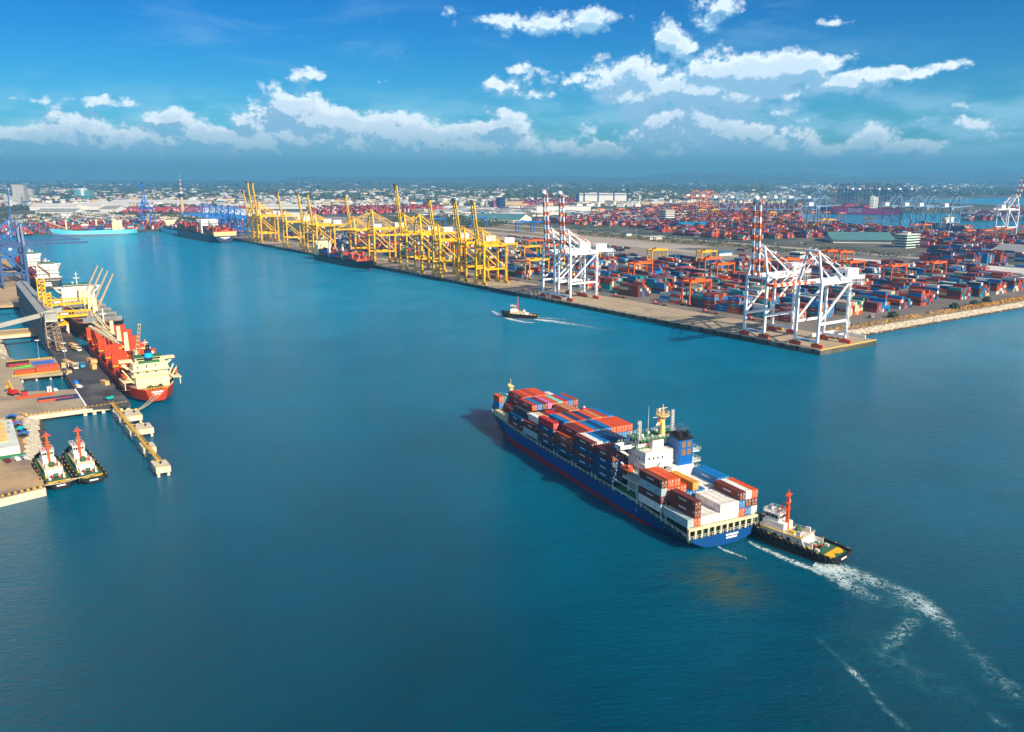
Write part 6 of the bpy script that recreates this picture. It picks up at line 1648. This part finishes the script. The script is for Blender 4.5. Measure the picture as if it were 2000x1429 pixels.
bld('warehouse', 1350, 447, 46, 84, 8, DBW, BRF, 'long dark shed with blue roof next to the white office block', 'warehouse', 'gable', rz=FR.rz+R(90))
bld('warehouse', 1412, 454, 18, 60, 5, WB, BRF, 'small open shed with turquoise roof in the far container yard', 'shed', 'gable', rz=FR.rz+R(90))
bld('warehouse', 1265, 436, 26, 100, 8, WB, BRF, 'blue-roofed shed left of the white office block', 'warehouse', 'gable', rz=FR.rz+R(90))
wh_ = bld('warehouse', 1175, 397, 100, 200, 40, WB, WRF, 'huge white warehouse with blue frame standing out on the plain', 'warehouse', rz=R(90))
b = MB()
for y in (-100.5, -45, 20, 78, 100.5): b.box(-50.6, 50.6, y-3, y+3, 0, 41.2, DBW)
b.box(-50.7, 50.7, -100, 100, 33, 36.5, DBW); b.build('blue_frame', wh_)
o = bld('warehouse', 1100, 416, 50, 165, 19, WB, WRF, 'long low white warehouse behind the paired striped booms', 'warehouse', rz=R(90))
bld('tower_block', 978, 410, 22, 20, 40, DBW, DBW, 'dark blue tower block standing alone beyond the yellow cranes', 'tower block', floors=8)
bld('warehouse', 1004, 406, 40, 60, 22, TNW, GRF, 'tan blocky warehouse beside the dark blue tower block', 'warehouse', rz=R(90))
bld('warehouse', 975, 433, 90, 140, 8, WB, TRF, 'wide shed with pale teal roof behind the rightmost low yellow booms', 'warehouse', 'gable', rz=R(70))
bld('villa', 828, 424, 50, 30, 12, WB, BRF, 'white complex with blue roofs among dark trees', 'building', floors=2)
bld('warehouse', 1985, 507, 60, 40, 12, WB, GRF, 'grey-roofed shed at the picture edge behind the white reefer stacks', 'warehouse', 'gable')
bld('warehouse', 1985, 550, 46, 60, 8, WB, WRF, 'open shed with pale ribbed roof beside the white reefer stacks', 'shed', 'gable')
bld('apartment_tower', 42, 398, 44, 40, 75, WB, WRF, 'tall white twin apartment tower on the horizon above the blue crane', 'tower block', floors=22, rz=R(10))
bld('apartment_tower', 28, 399, 60, 30, 30, WB, WRF, 'lower white apartment slab beside the tall twin tower', 'tower block', floors=8, rz=R(10))
bld('apartment_tower', 58, 390, 40, 30, 50, WB, WRF, 'smaller pale tower behind the tall twin tower', 'tower block', floors=10, rz=R(10))
GLB = paint('blue green glass facade', (90, 160, 170), .2, .3, .05, spec=.8)
o = bld('glass_building', 166, 392, 84, 50, 22, GLB, GRF, 'glassy stepped building rising above the long warehouses', 'building', floors=6, rz=R(5))
b = MB(); b.box(-30, -8, -20, 20, 22.7, 50, GLB); b.box(8, 30, -20, 20, 22.7, 46, GLB); b.box(-8.1, 8.1, -16, 16, 22.7, 56, WB); b.box(-24, -14, -12, 12, 50, 54, WB); b.build('upper_storeys', o)
for i, (x, y, w, lab) in enumerate(((112,411,150,'leftmost of the long pale warehouses in a row'),(160,410,150,'second of the long pale warehouses in a row'),(208,409,150,'third of the long pale warehouses in a row'),(305,402,330,'longest pale warehouse, right of the row of three'))):
    bld('warehouse', x, y, 60, w, 14, WB, WRF, lab, 'warehouse', 'gable', rz=R(86), grp='long pale warehouses')
for i, (x, y, w, d, h, lab) in enumerate(((120,420,60,120,10,'low cream warehouse in front of the long pale row'),(168,421,50,110,9,'low flat grey warehouse in front of the long pale row'),(222,417,60,50,14,'small white hipped warehouse near the red container rows'),(520,408,50,330,9,'long white shed behind the two tall raised yellow booms'),(560,423,60,100,12,'white warehouse behind the blue quay cranes'),(600,430,30,40,14,'white block between the raised yellow booms'),(470,424,60,90,22,'big white warehouse at the end of the blue cranes'),(430,420,50,80,20,'white warehouse beside the television tower foot'))):
    bld('warehouse', x, y, w, d, h, WB, WRF if i % 2 else GRF, lab, 'warehouse', 'gable' if i in (0,2,3) else 'flat', rz=R(84))
# television tower
r = empty('television_tower', by_px(357, 417, 3)+Vector((0,0,3)), 0, 'slender television tower with blue pod and red-and-white spire', 'tower')
b = MB(); b.tube((0,0,0), (0,0,62), 7, TNW, 5, 12); b.build('shaft', r)
b = MB(); b.tube((0,0,62), (0,0,70), 7, DBW, 13, 14); b.tube((0,0,70), (0,0,76), 13, DBW, 12, 14); b.tube((0,0,76.02), (0,0,82), 9, WB, 6, 12); b.build('pod', r)
b = MB()
for i in range(8): b.tube((0,0,82+i*8), (0,0,90+i*8), 3.2-i*.35, (REDP, WHT, DBW, WHT)[i % 4], 2.85-i*.35, 8)
b.build('spire', r); r.scale = (.78,)*3
def mastrw(x, y, h, lab, w=3):
    r = MB()
    for i in range(8): r.tube((0,0,h*i/8), (0,0,h*(i+1)/8), w*.5, REDP if i % 2 else WHT, w*.45, 6)
    tag(r.build('lattice_mast', loc=by_px(x, y, 3)+Vector((0,0,3))), lab, 'mast')
mastrw(886, 436, 38, 'red and white mast standing among the trees behind the yellow booms')
mastrw(222, 426, 30, 'thin red and white mast beyond the pale turquoise ship', 2)
for x, y, h, lab in ((747, 404, 36, 'white water tower behind the lowered yellow boom'), (1249, 401, 40, 'slim white pagoda-like tower on the plain')):
    b = MB(); b.tube((0,0,0), (0,0,h*.8), 2.4, WB, 2.0, 10); b.tube((0,0,h*.8), (0,0,h), 3, WB, 8 if h < 38 else 1.0, 12); tag(b.build('water_tower', loc=by_px(x, y, 3)+Vector((0,0,3))), lab, 'water tower')
# ---- houses: the larger ones as things, the rest as a mass
rr = random.Random(77)
HW = [WB, TNW, paint('light grey wall', (190, 192, 190), .8, .1, .1), paint('pale yellow wall', (226, 208, 150), .8, .1, .1)]
HR = [RRF, GRF, BRF, WRF, paint('brown roof', (120, 84, 60), .8, .15, .2)]
protos = []
names = [('white', 'red'), ('tan', 'grey'), ('light grey', 'blue'), ('pale yellow', 'white'), ('white', 'brown'), ('white', 'grey'), ('tan', 'red'), ('light grey', 'white')]
idx = [(0,0),(1,1),(2,2),(3,3),(0,4),(0,1),(1,0),(2,3)]
def house_at(x, y, i, first):
    global protos
    a, c = names[i]
    lab = f'{a} town house with {c} roof on the hazy plain beyond the port'
    if first:
        w, d, h = rr.uniform(14, 24), rr.uniform(16, 34), rr.uniform(8, 17)
        r = bld('house', x, y, w, d, h, HW[idx[i][0]], HR[idx[i][1]], lab, 'house', 'gable' if i % 2 == 0 else 'flat', rz=rr.uniform(0, 3.1), grp='town houses beyond the port'); protos.append(r); return
    copy_tree(protos[i], by_px(x, y, 3)+Vector((0,0,3)), rr.uniform(0, 3.1))
spots = []
while len(spots) < 150:
    x = rr.choice([rr.uniform(0, 330), rr.uniform(380, 760), rr.uniform(640, 980), rr.uniform(0, 1000)]); y = rr.uniform(388, 404)
    spots.append((x, y))
for n_, (x, y) in enumerate(spots): house_at(x, y, n_ % 8, n_ < 8)
def town(name, n, xr, yr, seed, smin=9, smax=26, hmax=14):
    rr = random.Random(seed); b = MB(); cl = [(rr.uniform(*xr), rr.uniform(*yr)) for _ in range(max(8, n//40))]
    for i in range(n):
        if rr.random() < .75:
            cx, cy = rr.choice(cl); x, y = rr.gauss(cx, 35), rr.gauss(cy, 3)
        else: x, y = rr.uniform(*xr), rr.uniform(*yr)
        y = max(yr[0], min(yr[1], y)); P = by_px(x, y, 3)
        if P.y > 24000: continue
        sc_ = 1 + max(0, (P.y-3500))/9000; w, d, h = rr.uniform(smin, smax)*sc_, rr.uniform(smin, smax*1.6)*sc_, rr.uniform(4, hmax)
        b.M = Matrix.Translation((P.x, P.y, 3)) @ Matrix.Rotation(rr.uniform(0, 3), 4, 'Z')
        b.box(-w/2, w/2, -d/2, d/2, 0, h, rr.choice(HW+[WB, WB])); b.box(-w/2-.5, w/2+.5, -d/2-.5, d/2+.5, h+.05, h+1.2, rr.choice(HR+[WRF, WRF, GRF]))
    tag(b.build(name), kind='stuff')
town('distant_town', 1300, (-60, 1000), (372, 405), 5)
town('distant_town', 500, (1000, 1560), (372, 406), 6)
town('distant_town', 200, (-60, 2060), (356, 374), 7, 14, 34, 12)
town('distant_town', 260, (1560, 2060), (358, 376), 8)
town('port_sheds', 260, (1130, 1330), (412, 436), 9, 10, 26, 9)
town('port_sheds', 120, (0, 330), (424, 438), 10, 10, 24, 8)
town('port_sheds', 200, (860, 1120), (404, 424), 12, 12, 40, 9)
# ---- tree belts: clumps of many leaf-sized facets
LEAF = [paint('dark leaves', (50, 66, 46), .9, .3, .3), paint('mid leaves', (66, 82, 56), .9, .3, .3), paint('olive leaves', (84, 92, 50), .9, .3, .3)]
def clump(b, x, y, z, r, h, rr, n):
    for _ in range(n):
        a, u = rr.uniform(0, 6.28), rr.random()**.5; zz = z+h*rr.uniform(.25, 1)*(1-.45*u); s = r*rr.uniform(.22, .42)
        c = Vector((x+r*u*math.cos(a), y+r*u*math.sin(a), zz)); v = [Vector((rr.uniform(-1,1), rr.uniform(-1,1), rr.uniform(-.7,.7))).normalized()*s for _ in range(4)]
        b.add([c+v[0], c+v[1], c+v[2], c+v[3]], [(0,1,2),(0,2,3),(0,3,1),(1,3,2)], rr.choice(LEAF))
def belt(name, px, n, seed, r=(5, 10), h=(6, 13), k=9):
    rr = random.Random(seed); poly = gpoly(px); b = MB(); x0, x1 = min(p[0] for p in poly), max(p[0] for p in poly); y0, y1 = min(p[1] for p in poly), max(p[1] for p in poly); c = 0; tries = 0
    while c < n and tries < n*30:
        tries += 1; p = (rr.uniform(x0, x1), rr.uniform(y0, y1))
        if inside(p, poly): clump(b, p[0], p[1], 3, rr.uniform(*r), rr.uniform(*h), rr, k); c += 1
    tag(b.build(name), kind='stuff')
belt('tree_belt', [(760,428),(960,424),(1000,436),(960,446),(860,446),(760,436)], 700, 1)
belt('tree_belt', [(0,422),(330,416),(480,420),(480,432),(330,430),(0,440)], 900, 2)
belt('tree_belt', [(0,402),(1000,396),(1000,404),(0,412)], 700, 3, (10,18), (7,13))
belt('tree_belt', [(0,372),(1500,366),(1500,394),(0,398)], 2600, 4, (22,48), (7,14), 8)
belt('tree_belt', [(1560,370),(2060,368),(2060,384),(1560,386)], 500, 5, (26,50), (8,14), 8)
belt('tree_belt', [(0,356),(2060,354),(2060,366),(0,370)], 700, 6, (70,150), (8,14), 7)
belt('scrub_bushes', [(1130,450),(1500,482),(1620,500),(1600,506),(1480,490),(1130,458)], 260, 7, (3,7), (2,5), 7)
belt('scrub_bushes', [(1560,480),(1660,488),(1780,500),(1760,506),(1600,494)], 90, 8, (3,6), (3,6), 8)
belt('tree_belt', [(1330,440),(1500,452),(1500,458),(1330,448)], 60, 9, (5,9), (6,10), 8)
# dry grass and separate bushes on the seaward verge
rr = random.Random(31)
b = MB()
DRY = paint('dry golden grass', (200, 150, 70), .95, .2, .5)
for i in range(1500):
    t = rr.choice((rr.uniform(70, 470), rr.gauss(285, 25), rr.gauss(380, 30))); s = 35.5+max(0, t-330)*.03+rr.uniform(0, 9); P = FR(t, s, 3.4); hgt = rr.uniform(.5, 1.5); a = rr.uniform(0, 3.1); dx, dy = math.cos(a)*.5, math.sin(a)*.5
    b.add([P+Vector((-dx,-dy,0)), P+Vector((dx,dy,0)), P+Vector((dx*1.3,dy*1.3,hgt)), P+Vector((-dx*1.2,-dy*1.2,hgt))], [(0,1,2,3)], DRY)
tag(b.build('dry_grass'), kind='stuff')
for i, (t, s, r_, lab) in enumerate(((158, 47, 3.4, 'round green bush nearest the quay end on the seaward verge'), (240, 42, 3.6, 'dark green bush midway along the seaward verge'), (276, 44, 3.0, 'olive bush beside the golden grass, one of a close pair'), (300, 45, 3.6, 'larger olive bush beside the golden grass, one of a close pair'), (392, 44, 3.2, 'lone bush on the verge by the white reefer stacks'))):
    b = MB(); clump(b, 0, 0, 0, r_, r_*1.6, rr, 260); o = b.build('bush', loc=FR(t, s, 3.4)); tag(o, lab, 'bush', 'bushes on the seaward verge')
# floodlight masts of the terminal
for t, s, h, lab in ((407, 123, 36, 'tall white floodlight mast beside the white reefer stacks'), (322, 134, 34, 'tall white floodlight mast in front of the orange seaward gantries'), (100, 352, 30, 'floodlight mast behind the paired white quay cranes'), (165, 208, 30, 'floodlight mast between orange gantry cranes in the middle of the yard'), (332, 300, 34, 'floodlight mast at the landward side by the yellow gantries'), (455, 310, 30, 'floodlight mast beside the low white workshop')):
    lamp(FR, t, s, 3.4, h, lab, 'floodlight masts in the terminal')
for i in range(11): 
    b = MB(); b.tube((0,0,0), (0,0,24), .35, GREY, .15, 6); b.cbox(0,0,23.6,2.4,.5,.5,WHT)
    tag(b.build('street_lamp', loc=FR(488+(i % 3)*36, 380+i*105, 3.2)), f'tall street lamp on the inland road, {ORD[i]} counted from the seaward end', 'street lamp', 'street lamps on the inland road')
# vehicles: yard tractors, road trucks, rail wagons
WHM = []
def tractor(t, s, ang, m, lab, load=None, name='yard_truck', grp='yard tractors on the quay', L=13):
    r = empty(name, FR(t, s, 3.5), FR.rz+R(ang), lab, 'truck', grp)
    b = MB(); b.box(-1.2, 1.2, -1.2, 1.4, .8, 2.9, m); b.box(-1.1, 1.1, -1.24, -1.18, 1.8, 2.6, GLASS); b.build('cab', r)
    b = MB(); b.box(-1.15, 1.15, 1.6, 1.6+L, 1.0, 1.35, RUST if load is None else DARKM)
    if load: b.box(-1.2, 1.2, 1.7, 1.6+L-.3, 1.36, 3.9, load)
    b.build('trailer', r)
    if not WHM: b = MB(); b.tube((-.2, 0, 0), (.2, 0, 0), .5, BLK, n=8); WHM.append(b.mesh('wheel'))
    for y in (-.2, 3, L-1, L+.3):
        for x in (-1.0, 1.0):
            o = bpy.data.objects.new('wheel', WHM[0]); sc.collection.objects.link(o); o.parent = r; o.location = (x, y, .5)
PINK = paint('dusty pink cab', (190, 100, 110), .5, .1, 1)
for i, (t, s) in enumerate(((58, 262), (55, 207), (56, 150), (57, 104))): tractor(t, s, 180, PINK, f'pink-cabbed empty yard truck on the quay road, {ORD[i]} from the paired white cranes')
for i, (t, s) in enumerate(((52, 424), (50, 431), (44, 437), (42, 446), (30, 452), (52, 452), (38, 468), (26, 478), (50, 482), (33, 496))): tractor(t, s, 180+(-8 if i % 2 else 6), YEL, f'yellow-cabbed yard truck under the low yellow quay cranes, {ORD[i]} of the queue', load=cont_mat('rmrmopmrsm'[i]) if i % 2 else None)
tractor(142, 54, -58, WHT, 'white-cabbed truck with empty brown trailer on the seaward road', name='road_truck', grp='road trucks')
tractor(478, 442, 150, WHT, 'white and blue tanker truck on the inland road by the gatehouse', load=cont_mat('b'), name='road_truck', grp='road trucks')
for i in range(12): tractor(470+(i % 2)*70-(i % 3)*3, 240+i*26, 178 if i % 2 else 0, WHT if i % 3 else TEALP, f'far lorry on the inland roads, {ORD[i]} from the seaward end', load=cont_mat('bnwrmbTgrwbm'[i]), name='road_truck', grp='road trucks')
for row, (t, s0, n, pal) in enumerate(((395, 620, 16, 'kkgkkgkn'), (372, 600, 18, 'kggkkkgk'), (424, 640, 22, 'mgrgmrrn'))):
    for i in range(n):
        b = MB(); m = cont_mat(pal[i % 8]); b.box(-1.4, 1.4, 0, 12.5, .5, 1.1, DARKM); b.box(-1.2, 1.2, .3, 12.2, 1.15, 3.0, m)
        for y in (1.5, 11): b.box(-1.1, 1.1, y-.5, y+.5, 0, .5, BLK)
        tag(b.build('rail_wagon', loc=FR(t, s0+i*15, 3.4), rz=FR.rz), f'low rail wagon on the {("middle","seaward","landward")[row]} siding, {(ORD+["nineteenth","twentieth","twenty-first","twenty-second"])[i]} from its near end', 'wagon', 'rail wagons on the sidings')
# blue gantries over the rail sidings
rb = rtg('gantry_crane', BLUF, 'blue rail gantry cranes', True)
for i, (x, y, lab) in enumerate(((780, 450, 'blue rail gantry behind the two lowered yellow booms'), (838, 448, 'second blue rail gantry behind the lowered yellow booms'), (920, 445, 'blue rail gantry seen between the raised yellow booms'), (1010, 455, 'blue rail gantry beside the paired striped booms'), (1040, 455, 'blue rail gantry just behind the paired striped booms'))):
    o = rb if i == 0 else copy_tree(rb)
    o.location = by_px(x, y, 3.4)+Vector((0,0,3.4)); o.rotation_euler.z = FR.rz; o.scale = (1.5, 1.2, 1.0); o['label'] = lab
# gantries in the far yards
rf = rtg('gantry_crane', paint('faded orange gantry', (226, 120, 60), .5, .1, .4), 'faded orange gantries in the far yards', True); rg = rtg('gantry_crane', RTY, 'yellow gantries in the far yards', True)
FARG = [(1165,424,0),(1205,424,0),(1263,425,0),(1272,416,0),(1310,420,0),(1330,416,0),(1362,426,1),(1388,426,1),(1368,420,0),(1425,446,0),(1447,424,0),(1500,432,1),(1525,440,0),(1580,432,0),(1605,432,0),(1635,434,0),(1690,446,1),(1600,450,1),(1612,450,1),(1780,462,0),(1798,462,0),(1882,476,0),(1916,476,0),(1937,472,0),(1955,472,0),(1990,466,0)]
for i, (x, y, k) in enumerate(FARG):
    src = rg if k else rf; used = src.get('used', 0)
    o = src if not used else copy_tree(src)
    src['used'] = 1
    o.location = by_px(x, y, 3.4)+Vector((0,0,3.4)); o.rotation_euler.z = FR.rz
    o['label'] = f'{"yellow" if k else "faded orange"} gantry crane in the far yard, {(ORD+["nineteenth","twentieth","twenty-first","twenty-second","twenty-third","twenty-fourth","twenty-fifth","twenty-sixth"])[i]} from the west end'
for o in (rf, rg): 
    if 'used' in o: del o['used']
for ob in sc.objects:
    if 'used' in ob: del ob['used']
# far quay cranes
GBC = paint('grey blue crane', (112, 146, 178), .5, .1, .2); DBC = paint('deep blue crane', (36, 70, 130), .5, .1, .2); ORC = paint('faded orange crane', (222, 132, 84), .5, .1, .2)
def far_sts(pts, col, bc, up, group, labf, base, turn, sc_=1.1, **kw):
    p = sts('quay_crane', 'x', 'crane', group, col, bc, up, lo=True, diag='in', **kw)
    for i, (x, y) in enumerate(pts):
        o = p if i == 0 else copy_tree(p)
        o.location = by_px(x, y, 3)+Vector((0,0,3)); o.rotation_euler.z = base+turn; o.scale = (sc_,)*3; o['label'] = labf(i)
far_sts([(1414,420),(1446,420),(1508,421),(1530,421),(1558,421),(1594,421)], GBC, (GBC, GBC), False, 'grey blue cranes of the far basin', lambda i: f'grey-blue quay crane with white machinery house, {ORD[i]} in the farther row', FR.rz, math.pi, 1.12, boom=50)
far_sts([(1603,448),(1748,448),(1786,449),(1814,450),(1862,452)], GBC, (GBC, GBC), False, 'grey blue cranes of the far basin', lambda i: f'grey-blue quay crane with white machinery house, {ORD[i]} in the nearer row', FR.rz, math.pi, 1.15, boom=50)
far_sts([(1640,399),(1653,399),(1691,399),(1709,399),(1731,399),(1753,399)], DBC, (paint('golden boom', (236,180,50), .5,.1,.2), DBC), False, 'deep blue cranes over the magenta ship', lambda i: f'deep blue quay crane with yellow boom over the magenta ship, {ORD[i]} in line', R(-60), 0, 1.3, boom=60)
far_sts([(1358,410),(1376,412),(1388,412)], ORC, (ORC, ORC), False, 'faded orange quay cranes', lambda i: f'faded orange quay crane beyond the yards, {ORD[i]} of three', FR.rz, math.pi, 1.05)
o = sts('quay_crane', 'white crane with tall red-and-white boom at the far basin, by the picture edge', 'crane', None, WPAINT, (REDP, WPAINT), True, lo=True, tilt=22)
o.location = by_px(1972, 463, 3)+Vector((0,0,3)); o.rotation_euler.z = FR.rz+math.pi; o.scale = (1.2,)*3
# ---- hills on the horizon
HILL = paint('hazy hill forest', (52, 74, 50), .95, .25, .002)
def hills(name, D, x0, x1, hs, seed):
    rr = random.Random(seed); n = 160; v = []; ph = [rr.uniform(0, 6.28) for _ in range(8)]
    for i in range(n+1):
        k = i/n; x = (x0+(x1-x0)*k); e = sum(math.sin(k*(3+j*4.3)*2+ph[j])/(1+j*.9) for j in range(8)); hgt = max(10, hs(k)*(1+.28*e))
        for j, (dy, f) in enumerate(((-900, 0), (-350, .55), (0, 1), (700, .5), (1500, 0))): v.append((x, D+dy+60*math.sin(k*40+j), 3+hgt*f))
    f = [(i*5+j, i*5+j+5, i*5+j+6, i*5+j+1) for i in range(n) for j in range(4)]
    b = MB(); b.add(v, f, HILL); tag(b.build(name), kind='structure')
hills('hills', 15500, 300, 12500, lambda k: 60+130*k, 3)
hills('hills', 19500, -5000, 12500, lambda k: 70+150*max(0, math.sin(k*3.0-.5)), 8)
# ---- exhaust smoke from the big ship
sm = bpy.data.materials.new('exhaust smoke'); sm.use_nodes = True; sm.node_tree.nodes.clear(); q = NT(sm.node_tree)
pv = q.n('ShaderNodeVolumePrincipled'); pv.inputs['Color'].default_value = (.25, .3, .36, 1)
co = q.n('ShaderNodeTexCoord').outputs['Object']; dn = q.step(q.noise(co, .55, 4, .65), .44, .72, 0, .35); q.put(pv.inputs['Density'], dn)
q.put(q.n('ShaderNodeOutputMaterial').inputs['Volume'], pv.outputs[0])
b = MB()
b.ball((0, 0, 0), 2.1, sm, 12, 8, .8)
o = b.build('smoke', loc=FS(19.2, 29.5, 29.0)); o.scale = (1.3, 1.7, .9); tag(o, kind='stuff')
